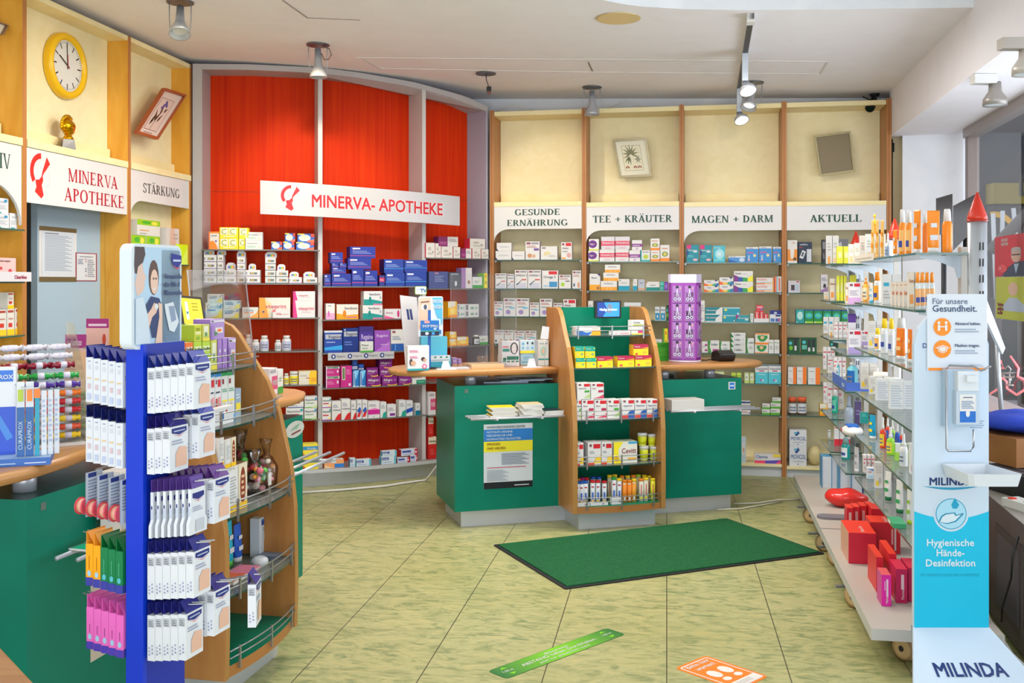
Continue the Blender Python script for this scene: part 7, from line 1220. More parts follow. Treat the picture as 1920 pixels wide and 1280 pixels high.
# clear screen panel on the worktop and one on the left counter
def screen(pts, label):
    b = MB(); q = [Vector(p) for p in pts]; n = (q[1] - q[0]).cross(q[3] - q[0]).normalized() * .006; b.add(q + [p + n for p in q], [(0, 1, 2, 3), (7, 6, 5, 4)], M_ACRYL); e = mat('#d8dce4', .2); b.add(q + [p + n for p in q], [(0, 4, 5, 1), (1, 5, 6, 2), (2, 6, 7, 3), (3, 7, 4, 0)], e); return tag(b.build('sneeze_guard'), label, 'sneeze guard')
a = [CM.pt(.0, .12), CM.pt(.42, .12)]; screen([(a[0].x, a[0].y, WZ + .001), (a[1].x, a[1].y, WZ + .001), (a[1].x, a[1].y, 1.55), (a[0].x, a[0].y, 1.55)], 'clear upright screen standing on the middle worktop')
a = [CL.pt(1.34, .2), CL.pt(1.86, .2)]; screen([(a[0].x, a[0].y, WZ + .001), (a[1].x, a[1].y, WZ + .001), (a[1].x - .06, a[1].y, 1.55), (a[0].x - .06, a[0].y, 1.55)], 'clear tilted screen on the left counter before red unit')
# racks, poster and stickers on the counters
ft = Vector((0, 0, 0)); X3 = Vector((math.cos(CM.t), math.sin(CM.t), 0)); Z3 = Vector((0, 0, 1))
h0, h1 = CM.hit(907, -.002), CM.hit(998.5, -.002); z0, z1 = zof(917, h0.y), zof(796, h0.y); w, h = (h1 - h0).length, 0; h = z1 - z0; b = MB(); b.box(0, -.001, 0, w, .0015, h, '#dfe6ee')
decals(b, 'r 0 .0 1 .1 #10141c; r 0 .57 1 .735 #e8dc28; r 0 .735 1 .92 #1f78c8; t .06 .94 .032 #26344a WWW.HELPUKRAINE.CENTER; t .06 .865 .032 #d8e8f4 NOTHILFE UKRAINE:; t .06 .81 .032 #d8e8f4 MEDIZINISCHE UND; t .06 .755 .032 #d8e8f4 HUMANITÄRE HILFSGÜTER; t .06 .675 .036 #8a3a1a SPENDEN; t .06 .61 .036 #8a3a1a UND HELFEN; l .36 .37 .92 .55 8 #7a8494; l .06 .32 .86 .345 1 #c05060; l .06 .12 .5 .3 9 #a0a8b4; r .62 .035 .92 .05 #c8d0d8', (0, -.001, 0), (1, 0, 0), (0, 0, 1), w, h)
hh = h0; tag(b.build('aid_poster', loc=(hh.x, hh.y, z0), rz=CM.t), 'blue and yellow aid poster on the green counter front', 'poster')
h0 = CM.hit(1366, -.002); sc = F / h0.y; b = MB(); b.box(0, -.0008, 0, 14 / sc, .001, 14 / sc, 'white'); decals(b, 'r .14 .1 .86 .9 #1a6ac4; r .2 .4 .8 .6 #c8e0f4', (0, -.0008, 0), (1, 0, 0), (0, 0, 1), 14 / sc, 14 / sc); tag(b.build('card_sticker', loc=(h0.x, h0.y, zof(730, h0.y)), rz=CM.t), 'small blue and white card sticker on the counter corner', 'sticker')
h0 = CL.hit(553, -.002); z0, z1 = zof(820, h0.y), zof(789, h0.y); b = MB(); V = ell(.0, (z1 - z0) / 2, .115, (z1 - z0) / 2, 16); b.add([(x * .9, -.0006, z) for x, z in V], [tuple(range(16))], '#c8ccc4'); decals(b, 'p #8aa890 4 .2 .5 .5 .7 .8 .8 .6 .5; p #7a3a40 4 .3 .2 .8 .3 .8 .4 .3 .3', (-.1, -.0006, 0), (1, 0, 0), (0, 0, 1), .2, z1 - z0); tag(b.build('round_sticker', loc=(h0.x, h0.y, z0), rz=CL.t), 'worn round sticker on the far end of left counter', 'sticker')
RZ = .6975
def booklet(fr, place, a0, b0, w, d, h, z, col, top, look, rot=0, name='magazine'):
    p = fr.pt(a0, b0); b = MB(); b.box(-w / 2, -d / 2, 0, w / 2, d / 2, h, mat('#e8e6e2'), top=mat(top)); b.box(-w / 2 - .001, d / 2 - .004, -.0005, w / 2 + .001, d / 2 + .001, h, mat(col)); return reg(b.build(name, loc=(p.x, p.y, z), rz=fr.t + rot), look, place, a0 * 1000 + z * 100)
for k in range(7): booklet(CM, 'on left rack of middle counter', .25 + .008 * ((k * 5) % 3), -.135, .15, .13, .0075, RZ + .0082 * k, 'gold', '#f0c018', 'thick yellow booklet', .08 * ((k * 3) % 3 - 1), 'booklet')
for k in range(8): booklet(CM, 'on left rack of middle counter', .43, -.135, .135, .13, .008, RZ + .0088 * k, 'gold' if k < 4 else 'brown', '#d8cdbb' if k < 7 else '#c8b48a', 'pale stacked magazine', .1 * ((k * 3) % 4 - 1.5))
for k in range(3): booklet(CM, 'on left rack of middle counter', .565, -.13, .12, .13, .008, RZ + .0088 * k, 'navy', '#1c2430', 'dark covered magazine', .06 * k)
for k in range(7): booklet(CM, 'on right rack of middle counter', A1_x if False else 1.45, -.13, .22, .14, .0085, RZ + .0092 * k, 'lgrey', '#e4e0dc' if k < 6 else '#d8d0cc', 'white stacked brochure', .02 * ((k * 3) % 3 - 1), 'brochure')
for k in range(3): p = CM.pt(.36 + .1 * k, .18); b = MB(); b.box(-.14, -.08, 0, .14, .08, .006, mat('#b8cce0')); reg(b.build('paper_sheaf', loc=(p.x, p.y, .8685 + .0065 * k), rz=CM.t + .12 * (k - 1)), 'pale blue sheaf of papers', 'in gap under the middle worktop', 900 + k)
p = CM.pt(1.42, .28); b = MB(); b.box(-.16, -.08, 0, .12, .08, .012, M_DARK); tag(b.build('folder', loc=(p.x, p.y, .869), rz=CM.t + .05), 'black folder in the gap under the right worktop', 'folder')
# ================================================================ blue plaster stand
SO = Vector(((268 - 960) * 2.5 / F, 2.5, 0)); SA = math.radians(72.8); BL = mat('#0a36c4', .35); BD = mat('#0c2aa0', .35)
t = thing('plaster_stand', 'tall blue plaster stand with a picture header', 'display stand', SO, SA)
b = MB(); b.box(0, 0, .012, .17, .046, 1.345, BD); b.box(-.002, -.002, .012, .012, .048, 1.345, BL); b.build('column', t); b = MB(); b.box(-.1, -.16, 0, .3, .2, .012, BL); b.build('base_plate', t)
b = MB(); x0, x1, z0, z1 = -.036, .165, 1.333, 1.594; pr = rrect(x0, z0, x1, z1, .022); n = len(pr); b.add([(x, .006, z) for x, z in pr] + [(x, .04, z) for x, z in pr], [tuple(range(n))[::-1], tuple(range(n, 2 * n))] + [(i, (i + 1) % n, n + (i + 1) % n, n + i) for i in range(n)], '#e6f0f8'); hd = b.build('header', t)
b = MB(); o = (x0, .006, z0); w, h = x1 - x0, z1 - z0; flat(b, rrect(.012, .008, w - .006, h - .008, .014), o, (1, 0, 0), (0, 0, 1), mat('#b8d6ee'))
decals(b, 'r .58 .05 .96 .95 #a8c8e2; p #4a3c3c 7 .06 .97 .24 .97 .26 .9 .2 .8 .14 .7 .06 .72 .05 .8; p #e4c4b4 9 .12 .78 .2 .82 .22 .74 .27 .68 .24 .64 .24 .58 .2 .54 .1 .5 .06 .62; e .42 .68 .1 .17 #5a4038; e .43 .64 .075 .12 #ecc8b4; p #f4f0f0 3 .39 .58 .47 .58 .43 .56; e .41 .67 .012 .012 #3a3030; e .46 .67 .012 .012 #3a3030; p #283a68 6 .26 .42 .36 .5 .52 .48 .58 .4 .56 .1 .38 .1; p #e8c4b0 8 .24 .3 .36 .38 .42 .44 .5 .4 .46 .34 .38 .3 .32 .2 .26 .22; p #e8c4b0 5 .5 .44 .58 .42 .58 .04 .44 .04 .52 .3; p #d6e6f2 5 .06 .48 .2 .5 .3 .3 .34 .05 .06 .05; e .46 .4 .035 .03 #f0f6fa; p #e4eef6 6 .62 .42 .8 .44 .92 .24 .82 .14 .72 .16 .64 .34; p #8a9cb4 4 .7 .4 .82 .4 .86 .26 .76 .24; p #1c2a88 6 .76 .92 .97 .9 .97 .83 .88 .78 .8 .8 .76 .86; p #d84060 4 .78 .81 .88 .775 .97 .81 .88 .76; l .79 .84 .95 .88 1 #c8d4ec; t .6 .67 .048 #4a5a80 Vertrauen Sie; t .6 .59 .048 #4a5a80 der Nr.1; t .6 .51 .048 #4a5a80 Pflastermarke; l .62 .1 .78 .12 1 #7088a8', o, (1, 0, 0), (0, 0, 1), w, h); b.build('print', hd)
sgz = lambda py, px=275: zof(py, 2.5)
def pbox(place, look, x, y, z, art, col, flap, w=.072, d=.0212, h=.112, hole=True, tilt=0, card=False, side=-1):
    loc = Matrix.Translation(SO) @ Matrix.Rotation(SA, 4, 'Z') @ Vector((x, y, z)); b = MB(); col2 = col
    if not card: b.box(-w / 2, -d / 2, 0, w / 2, d / 2, h, col)
    else:
        pr = [(-w / 2, h), (-w / 2, h * .38), (-w * .62, h * .26), (-w * .62, 0), (w * .62, 0), (w * .62, h * .26), (w / 2, h * .38), (w / 2, h)]; n = len(pr); b.add([(q, -d / 2, r) for q, r in pr] + [(q, d / 2, r) for q, r in pr], [tuple(range(n)), tuple(range(2 * n - 1, n - 1, -1))] + [(i, n + i, n + (i + 1) % n, (i + 1) % n) for i in range(n)], col)
    sidea, fronta = art
    decals(b, sidea, (-w / 2, d / 2, 0), (0, -1, 0), (0, 0, 1), d, h); decals(b, fronta, (-w / 2, -d / 2, 0), (1, 0, 0), (0, 0, 1), w, h)
    o = b.build('plaster_box', loc=loc, rz=SA + tilt); f = MB(); f.box(-w / 2 + .002, d / 2 - .0015, h, w / 2 - .002, d / 2, h + .03, flap); f.add([(-w / 2 + .003, -d / 2, h + .0006), (w / 2 - .003, -d / 2, h + .0006), (w / 2 - .003, d / 2 - .002, h + .026), (-w / 2 + .003, d / 2 - .002, h + .03)], [(0, 1, 2, 3)], flap); f.build('hang_tab', o)
    return reg(o, look, place, x * 100 - y * 1000, 'hanging cartons on the blue stand')
AR = ('r .1 .74 .9 .92 #b8bcc4; l .2 .76 .8 .9 3 #7a8088; l .2 .12 .4 .34 3 #9098b8; l .6 .16 .8 .4 3 #9098b8', 'p #1c2a78 6 .1 .96 .9 .96 .9 .86 .5 .8 .1 .86 .1 .9; p #d84060 4 .12 .84 .5 .775 .88 .84 .5 .76; l .2 .88 .8 .93 1 #c0cce8; l .1 .6 .7 .72 2 #a0a8c0; p #e4b8a0 5 .3 .1 .9 .1 .9 .5 .5 .54 .3 .4')
AL = ('l .3 .9 .7 .96 1 #a0a8b8; r .3 .74 .7 .84 #d8dce8; r .2 .52 .8 .56 #e0c8a0; r .3 .3 .7 .42 #d8c0c8; r .25 .06 .75 .2 #c0cce8', 'l .1 .6 .7 .72 2 #a0a8c0')
HKR = []
def hookrow(side, xh, z0, n, art, col, flap, place, look, h=.112, pitch=.0222, card=False, w=.072, start=.008, d=.0212, wires=True):
    for k in range(n):
        y = -(start + pitch * (k + .5)) if side < 0 else .046 + start + pitch * (k + .5)
        pbox(place, look, xh, y, z0 + .018 * (k + .5) * pitch / .0222 * .16, art, col, flap, h=h, card=card, w=w, d=d)
    if wires:
        b = MB(); L_ = start + pitch * n + .03; s = -1 if side < 0 else 1; yb = 0 if side < 0 else .046
        for dx in (-.008, .008): b.tube([(xh + dx, yb, z0 + h + .015), (xh + dx, yb + s * L_, z0 + h + .015 + L_ * .13)], .0018, M_CHROME, 6)
        b.build('hook', t)
zA, zB, zC, zD, zE = (zof(y, 2.5) for y in (776, 890, 1010, 1125, 1240))
hookrow(-1, .042, zA, 6, AR, '#eef2f8', '#2a3a98', 'on top right hook of blue stand', 'white plaster carton')
hookrow(-1, .042, zB, 3, AR, '#eef2f8', '#241f78', 'on second right hook of blue stand', 'white plaster carton', w=.075)
hookrow(-1, .042, zC, 7, ('r .1 .4 .9 .6 #c8d4e8; r .3 .62 .7 .7 #1c2a78', 'p #1c2a78 6 .1 .9 .9 .9 .9 .8 .5 .74 .1 .8 .1 .86; p #d84060 4 .12 .78 .5 .715 .88 .78 .5 .70; l .1 .5 .8 .62 3 #a0a8c0; r .3 .05 .9 .3 #c8ced8'), '#eef3fa', '#5a3c90', 'on third right hook of blue stand', 'white bottle shaped plaster card', card=True, d=.008, pitch=.018, w=.06)
hookrow(-1, .042, zD, 6, AR, '#eef2f8', '#22267c', 'on fourth right hook of blue stand', 'white plaster carton')
hookrow(-1, .042, zE, 5, AR, '#eef2f8', '#22267c', 'on lowest right hook of blue stand', 'white plaster carton')
hookrow(-1, .128, zB + .02, 4, AR, '#eef2f8', '#2a3a98', 'on second rear hook of blue stand', 'white plaster carton')
hookrow(-1, .128, zC + .01, 6, AR, '#eef2f8', '#5a2c80', 'on third rear hook of blue stand', 'white plaster carton')
hookrow(-1, .128, zE + .03, 6, AR, '#eef2f8', '#2a2070', 'on lowest rear hook of blue stand', 'white plaster carton')
hookrow(1, .03, zA + .012, 5, AL, '#eaeff7', '#1c2480', 'on top left hook of blue stand', 'white plaster carton')
hookrow(1, .03, zB + .012, 5, AL, '#eaeff7', '#101c60', 'on second left hook of blue stand', 'white plaster carton')
AO = ('r .0 .0 1 .2 #3a40a0; e .5 .3 .26 .07 #a8d0ec; r .46 .4 .54 .72 #b06a10', 'r 0 0 1 .2 #3a40a0'); AG = ('r .0 .0 1 .2 #3a40a0; e .5 .3 .26 .07 #58b8c8; r .46 .4 .54 .72 #58b890', 'r 0 0 1 .2 #3a40a0'); AP = ('r .0 .0 1 .18 #4a3ab0; e .5 .3 .26 .07 #a8d0ec; r .46 .4 .54 .6 #8a3a78', 'r 0 0 1 .2 #3a40a0')
for k in range(5):
    oc = k >= 3; pbox('on third left hook of blue stand', 'orange insect carton' if oc else 'green insect carton', .03, .046 + .008 + .0222 * (k + .5), zD + .012 + .003 * k, AO if oc else AG, '#f2a418' if oc else '#0e7a48', '#f0a030' if oc else '#0c7038', h=.105)
    pbox('on lowest left hook of blue stand', 'pink insect carton', .03, .046 + .006 + .0222 * (k + .5), zE + .005 + .003 * k, AP, '#ea6cc4', '#e060b8', h=.105)
b = MB()
for zq in (zD + .13, zE + .125):
    for dx in (-.008, .008): b.tube([(.03 + dx, .046, zq), (.03 + dx, .046 + .15, zq + .02)], .0018, M_CHROME, 6)
for zq in (zC + .10,):
    for dx in (-.008, .008): b.tube([(.03 + dx, .046, zq), (.03 + dx, .046 + .14, zq + .016)], .0018, M_CHROME, 6)
b.build('hook', t)
for k in range(4):        # tape spools on printed cards
    y = .046 + .012 + .034 * k; z = zof(985, 2.5) + .004 * k; loc = Matrix.Translation(SO) @ Matrix.Rotation(SA, 4, 'Z') @ Vector((.02, y, z)); b = MB(); b.box(-.03, .0, .0, .03, .0025, .11, '#d8e2f0'); decals(b, 'l .1 .3 .9 .86 8 #8a9cb8; r .1 .88 .6 .98 #2a3a88', (-.03, 0, 0), (1, 0, 0), (0, 0, 1), .06, .11); b.add([(-.03, .0025, 0), (-.03, 0, 0), (-.03, 0, .11), (-.03, .0025, .11)], [(0, 1, 2, 3)], '#b8c4d8')
    o = b.build('tape_card', loc=loc, rz=SA); s = MB(); s.loft([(0, .021, .021), (.003, .022, .022)], mat('#e04a58', .3), 22); s.loft([(.003, .018, .018), (.019, .018, .018)], mat('#e0a890', .35), 22); s.loft([(.019, .022, .022), (.022, .021, .021)], mat('#d85060', .3), 22); s.tf(Matrix.Translation((-.022, .0258, .026)) @ Matrix.Rotation(math.pi / 2, 4, 'X')); s.build('tape_spool', o); reg(o, 'card with red rimmed tape spool', 'on middle left hook of blue stand', -y * 1000)
pl = 'at foot of blue stand rear hooks'
loc = Matrix.Translation(SO) @ Matrix.Rotation(SA, 4, 'Z')
pbox('swinging loose beside lowest rear hook', 'tilted plaster carton', .25, -.16, zof(1190, 2.6), AR, '#eef2f8', '#3a2a80', tilt=.35)
b = MB(); zq = zof(1190, 2.6) + .127; b.tube([(.165, 0, zq - .02), (.25, -.15, zq), (.25, -.175, zq + .004)], .002, M_CHROME, 6); b.build('hook', bpy.data.objects['plaster_stand'])
# ================================================================ left tower
LNm = ["on top shelf of left tower", "on second shelf of left tower", "on third shelf of left tower", "on fourth shelf of left tower", "on base of left tower"]
def tl(k, items, db=0): put(CL, LNm[4 - k], TZ[k], items, b0=TW[k] + db, rowkey='tl%d%.2f' % (k, db))
tl(4, [('orlz', 338, 347.5, 643), ('orlz', 348, 362, 642), ('limlz', 363, 378, 640), ('limlz', 379, 394, 639), ('olt', 395, 407, 637), ('salf', 408, 416, 636), ('salf', 417, 426, 635), ('sal', 428, 442, 633)])
tl(4, [('limt', 364, 378, 609, 640), ('olt', 379, 393, 608, 638), ('sal', 394, 421, 598, 636)])
STY['lowb'] = ('low white sample carton with blue corners', 'display_carton', 'white', 'white', .03, '#eef0f2', 'p #2a70b8 3 .1 .1 .3 .1 .3 .7; p #2a70b8 3 .5 .3 .66 .3 .66 .8; e .75 .75 .03 .08 #c05040')
tl(3, [('lowb', 382, 438, 765)])
tl(3, [('fuss', 391, 402.5, 697), ('fuss', 403, 414.5, 696.5), ('fusg', 415, 427, 695), ('fusg', 427.5, 440, 694), ('fusy', 441, 452, 728)], .045)
tl(2, [('glas', 411, 424, 873), ('glay', 425, 463, 871), ('glas', 411, 420, 820, 873), ('glay', 421, 442, 821, 872)])
def candybag(px, yt, w, place, seed, db=.02, hgt=None, k=2):
    h = CL.hit(px, TW[k] + db + .05); H = zof(yt, h.y) - TZ[k]; rnd = random.Random(seed); b = MB(); cols = ['#e04a50', '#5ab84a', '#f2a8b0', '#f0e0d0', '#f0a040', '#e8e4e0', '#d86a80']
    for i in range(20):
        r = .014 * rnd.uniform(.8, 1.2); b.sphere((rnd.uniform(-w / 2, w / 2) * .7, rnd.uniform(-.03, .03), .018 + rnd.uniform(0, H * .5)), r, cols[i % 7], 8, 5, (1.3, 1, .9))
    o = b.build('candy_bag', loc=(h.x, h.y, TZ[k] + .001), rz=CL.t); o2 = MB(); o2.loft([(0, w * .44, .042), (H * .1, w * .5, .05), (H * .45, w * .5, .048), (H * .62, w * .3, .03), (H * .68, w * .08, .012), (H * .74, w * .12, .014), (H * .88, w * .28, .02), (H, w * .34, .026)], M_BAG, 14); 
    o2.v = [(x * (1 + rnd.uniform(-.1, .1)), y * (1 + rnd.uniform(-.12, .12)), z) for x, y, z in o2.v]; o2.build('cellophane', o); lb = MB(); lb.box(w * .1, -.056, H * .18, w * .42, -.052, H * .46, 'white'); lb.build('paper_label', o); reg(o, 'clear bag of mixed sweets', place, px)
candybag(452, 806, .10, LNm[2], 3, .13); candybag(478, 842, .07, LNm[2], 5, .02); candybag(500, 822, .085, LNm[2], 4, .03)
h = CL.hit(511, TW[1] + .07); 
tl(1, [('memb', 486, 513, 966)], .10)
def ltube(px, yt, body, cap, look, lean):
    h = CL.hit(px, TW[1] + .16); H = zof(yt, h.y) - TZ[1]; o = bottle('cream_tube', .055, H, body, cap, (h.x, h.y, TZ[1] + .001), CL.t, 'white', 'tube'); o.rotation_euler = (0, 0, CL.t); reg(o, look, LNm[3], px)
ltube(428, 978, mat('#28b0c8'), mat('#58b848'), 'turquoise tube with green cap', 0); ltube(445, 982, mat('#2a5ac0'), mat('white'), 'blue tube with white cap', 0)
h = CL.hit(487, TW[1] + .05); b = MB(); b.loft([(0, .03, .03), (.014, .034, .034), (.024, .03, .03), (.03, .02, .02)], mat('#eef0f4', .3), 18); tag(b.build('cream_pot', loc=(h.x, h.y, TZ[1] + .001)), 'small white cream pot on the left tower', 'pot')
for px, c1, c2, look in ((437, '#e8e0d8', '#e86a30', 'flat clear pack with orange insoles'), (463, '#f0b0c0', '#e88098', 'flat pack with pink insoles'), (515, '#5a6478', '#7a8498', 'flat grey blister pack')):
    h = CL.hit(px, TW[1] + .05); b = MB(); b.box(-.055, -.03, 0, .055, .055, .012, c1, top=c2); reg(b.build('flat_pack', loc=(h.x, h.y, TZ[1] + .001), rz=CL.t), look, LNm[3], px)
# screen beside the tower top on the left counter
h = CL.pt(1.02, TB + .34); t = thing('customer_screen', 'tilted dark screen showing a yellow page on left tower', 'screen', (h.x, h.y, 1.337), CL.t)
ctr = Vector((h.x, h.y, 1.337)); inv = (Matrix.Translation(ctr) @ Matrix.Rotation(CL.t, 4, 'Z')).inverted()
q = [inv @ at(*p) for p in ((334, 553, 4.02), (378, 557, 4.10), (397, 604, 4.05), (343, 613, 3.97))]; q[2] = q[1] + q[3] - q[0]; n = (q[1] - q[0]).cross(q[3] - q[0]).normalized(); n = -n if (at(360, 580, 4) - Vector((0, 0, 1.5))).dot((inv.inverted().to_3x3() @ n)) > 0 else n
b = MB(); b.add(q + [p - n * .03 for p in q], [(0, 1, 2, 3), (7, 6, 5, 4), (0, 4, 5, 1), (1, 5, 6, 2), (2, 6, 7, 3), (3, 7, 4, 0)], mat('#3a3530', .35)); b.build('housing', t)
c = sum(q, Vector()) / 4; i_ = [c + (p - c) * .84 + n * .001 for p in q]; b = MB(); b.add(i_, [(0, 1, 2, 3)], emit('screen_yellow', '#c9b829', .55)); uxx, uzz = i_[2] - i_[3], i_[0] - i_[3]
def sq(u0, v0, u1, v1, m): b.add([i_[3] + uxx * u + uzz * v + n * .001 for u, v in ((u0, v0), (u1, v0), (u1, v1), (u0, v1))], [(0, 1, 2, 3)], m)
sq(.16, .2, .3, .86, emit('screen_white', '#c8d8d0', .5)); sq(.18, .4, .28, .5, mat('#3a8a90'))
for v in (.8, .68, .56): sq(.5, v, .8, v + .03, mat('#a08a20'))
sq(.62, .18, .84, .26, emit('screen_pale', '#e8e4b0', .5)); b.build('display', t); b = MB(); p = c - n * .03; b.tube([p, (p.x, p.y, -.01), (0, .02, -.02)], .012, M_DARK, 8); b.build('arm', t)
# ---------------------------------------------------------------- near part of left counter
LW_ = 'on near end of left counter'
p = on_z(48, 868, WZ); t = thing('toothbrush_display', 'blue and white toothbrush counter display', 'display', (p.x, p.y, WZ), CL.t - 1.0); S = p.y / F
b = MB(); b.box(-.16, -.05, 0, .07, .10, .022, '#3a6ab0', top='#8aa8c8', front='#2a62b4'); decals(b, 'l .1 .3 .6 .6 1 #a8c8e8; l .7 .3 .95 .6 1 #c8d8f0', (-.16, -.05, 0), (1, 0, 0), (0, 0, 1), .23, .022); b.build('base_tray', t)
b = MB(); zt = zof(690, p.y) - WZ; b.box(-.2, .04, .022, -.03, .085, zt, '#e6edf4', front='#e6edf4'); decals(b, 'r 0 0 1 .55 #1c4cc0; r .3 .84 .96 .97 #1f6ac8; t .4 .87 .05 white CURAPROX; p #3a80d0 4 .3 .9 .4 .9 .96 .2 .86 .16', (-.2, .04, .022), (1, 0, 0), (0, 0, 1), .17, zt - .022); write(b, 'CURAPROX', (-.075, .04, .035), (0, 0, 1), (-1, 0, 0), .022, mat('white'), maxw=.14); b.build('back_board', t)
b = MB()
for dz in (.0,): b.tube([(-.035, .05, zt * .82), (.01, -.06, zt * .80), (.045, -.12, zt * .83), (.05, -.125, zt * .87)], .0025, mat('#e8eaf0', .3), 6)
b.build('hook', t)
M_ = Matrix.Translation(p) @ Matrix.Rotation(CL.t - 1.0, 4, 'Z')
p.z = WZ; M_ = Matrix.Translation(p) @ Matrix.Rotation(CL.t - 1.0, 4, 'Z')
for k, (x, c1, c2) in enumerate(((-.012, '#1a5a9c', '#a8c030'), (.012, '#1a5a9c', '#ee8020'))):
    b = MB(); hh = zt * .78; b.box(-.0105, -.004, 0, .0105, .006, hh, '#dfe8ef', front='#dfe8ef'); decals(b, 'r 0 0 1 .66 %s' % c1, (-.0105, -.004, 0), (1, 0, 0), (0, 0, 1), .021, hh); write(b, 'CURAPROX', (.005, -.004, .02), (0, 0, 1), (-1, 0, 0), .011, mat('#c8dcec'), maxw=hh * .6); o = b.build('toothbrush_pack', loc=M_ @ Vector((x, -.01, .0225)), rz=CL.t - 1.0); b = MB(); b.box(-.007, -.0072, hh * .74, .007, -.0045, hh * .9, c2); b.build('brush_head', o); reg(o, 'blue toothbrush pack with %s bristles' % ('green' if k == 0 else 'orange'), LW_, x)
b = MB(); b.box(-.006, -.003, 0, .006, .003, .17, '#1a98b4'); o = b.build('toothbrush', loc=M_ @ Vector((.032, -.01, .0225)), rz=CL.t - 1.0); b = MB(); b.box(-.008, -.005, .17, .008, .004, .196, '#ee7a20'); b.build('brush_head', o); reg(o, 'turquoise toothbrush with orange bristles', LW_, 1)
for k in range(3): b = MB(); b.box(-.007, -.004, 0, .007, .004, .19, '#e4eaf2'); decals(b, 'l .2 .2 .8 .9 9 #a8b8d4', (-.007, -.004, 0), (1, 0, 0), (0, 0, 1), .014, .19); reg(b.build('toothbrush_pack', loc=M_ @ Vector((.05 + .0165 * k, -.005 + .01 * k, .0225)), rz=CL.t - 1.0), 'slim white toothbrush pack', LW_, k)
# acrylic sweets dispenser
p = on_z(105, 838, WZ); p.z = WZ; DA = CL.t - .75; t = thing('sweets_dispenser', 'clear tiered dispenser full of bright sweets', 'dispenser', p, DA); S = p.y / F
zt = zof(605, p.y + .2) - WZ; nT = 8; trays = []; b = MB(); b.box(-.17, 0, 0, .09, .30, .01, 'white'); b.build('foot', t)
for s in (-.17, .09):
    b = MB(); b.prism([(0, .01), (0, .20), (.18, zt), (.30, zt), (.30, .01)], s - .002, s + .002, M_ACRYL); b.build('side_wall', t)
for k in range(nT):
    z = .018 + .0275 * k; y = 0 if z < .18 else (z - .18) * .9; b = MB(); b.box(-.165, y + .004, z, .085, .28, z + .003, M_ACRYL); b.box(-.165, y - .004, z, .085, y - .001, z + .012, M_ACRYL); b.build('tray', t); trays.append((y, z))
pal = [('yellow', '#f0c818'), ('red and green', '#e05028'), ('yellow', '#f2d020'), ('red', '#c81c28'), ('red', '#d02830'), ('orange', '#f07818'), ('purple', '#4a2a90'), ('green', '#1f9a3c')]
Md = Matrix.Translation(p) @ Matrix.Rotation(DA, 4, 'Z')
def sweet(x, y, z, col, look, place, rot=0, L=.05, key=0):
    b = MB(); b.loft([(-L / 2, .012, .008), (-L * .36, .006, .005), (-L * .3, .0112, .0112), (L * .3, .0112, .0112), (L * .36, .006, .005), (L / 2, .012, .008)], mat(col, .2), 10); b.tf(Matrix.Rotation(math.pi / 2, 4, 'Y')); o = b.build('sweet_roll', loc=Md @ Vector((x, y, z + .0125)), rz=DA + rot); l = MB(); l.loft([(-L * .14, .0116, .0116), (L * .14, .0116, .0116)], mat('#e4dff0', .3), 10); l.tf(Matrix.Rotation(math.pi / 2, 4, 'Y')); l.build('paper_band', o); reg(o, look, place, key)
for k, (y, z) in enumerate(trays):
    nm, c = pal[k]
    for j in range(3): sweet(-.115 + .078 * j, y + .022, z + .0035, c if (j + k) % 3 else c, nm + ' sweet roll in dispenser tier %s' % ('one two three four five six seven eight'.split()[k]), '', .1 * ((j * 3 + k) % 3 - 1), .075, 10 * j)
for k, (c, look) in enumerate((('#8a1830', 'dark red'), ('#e8e4ec', 'white'), ('#e8e4ec', 'white'))):
    for j in range(3): sweet(-.11 + .075 * j, .10 + .035 * k, .245 + .028 * k, c, look + ' sweet roll heaped on dispenser top row %s' % ('one', 'two', 'three')[k], '', .2, .075, 10 * j)
b = MB()
for k in range(3): b.box(-.165, .085 + .035 * k, .238 + .028 * k, .085, .28, .241 + .028 * k, M_ACRYL)
b.build('upper_tray', t)
# pale rolls
for k in range(6):
    p = on_z(158, 824, WZ); b = MB(); r = .0125; b.loft([(-.07, r, r), (.07, r, r)], mat('#cdb69a', .6), 16, capm=mat('#e2cfb4', .6)); b.loft([(-.045, r * 1.02, r * 1.02), (.03, r * 1.02, r * 1.02)], mat('#7fa056', .5) if k % 2 else mat('#d8d2c4', .5), 16); b.tf(Matrix.Rotation(math.pi / 2, 4, 'Y')); reg(b.build('lozenge_roll', loc=(p.x + .0, p.y + .06, WZ + r * 1.03 + (2 * r * 1.03 + .0006) * k), rz=CL.t - 1.05), 'pale tan lozenge roll', 'in the column between sweets and blue stand', 152)
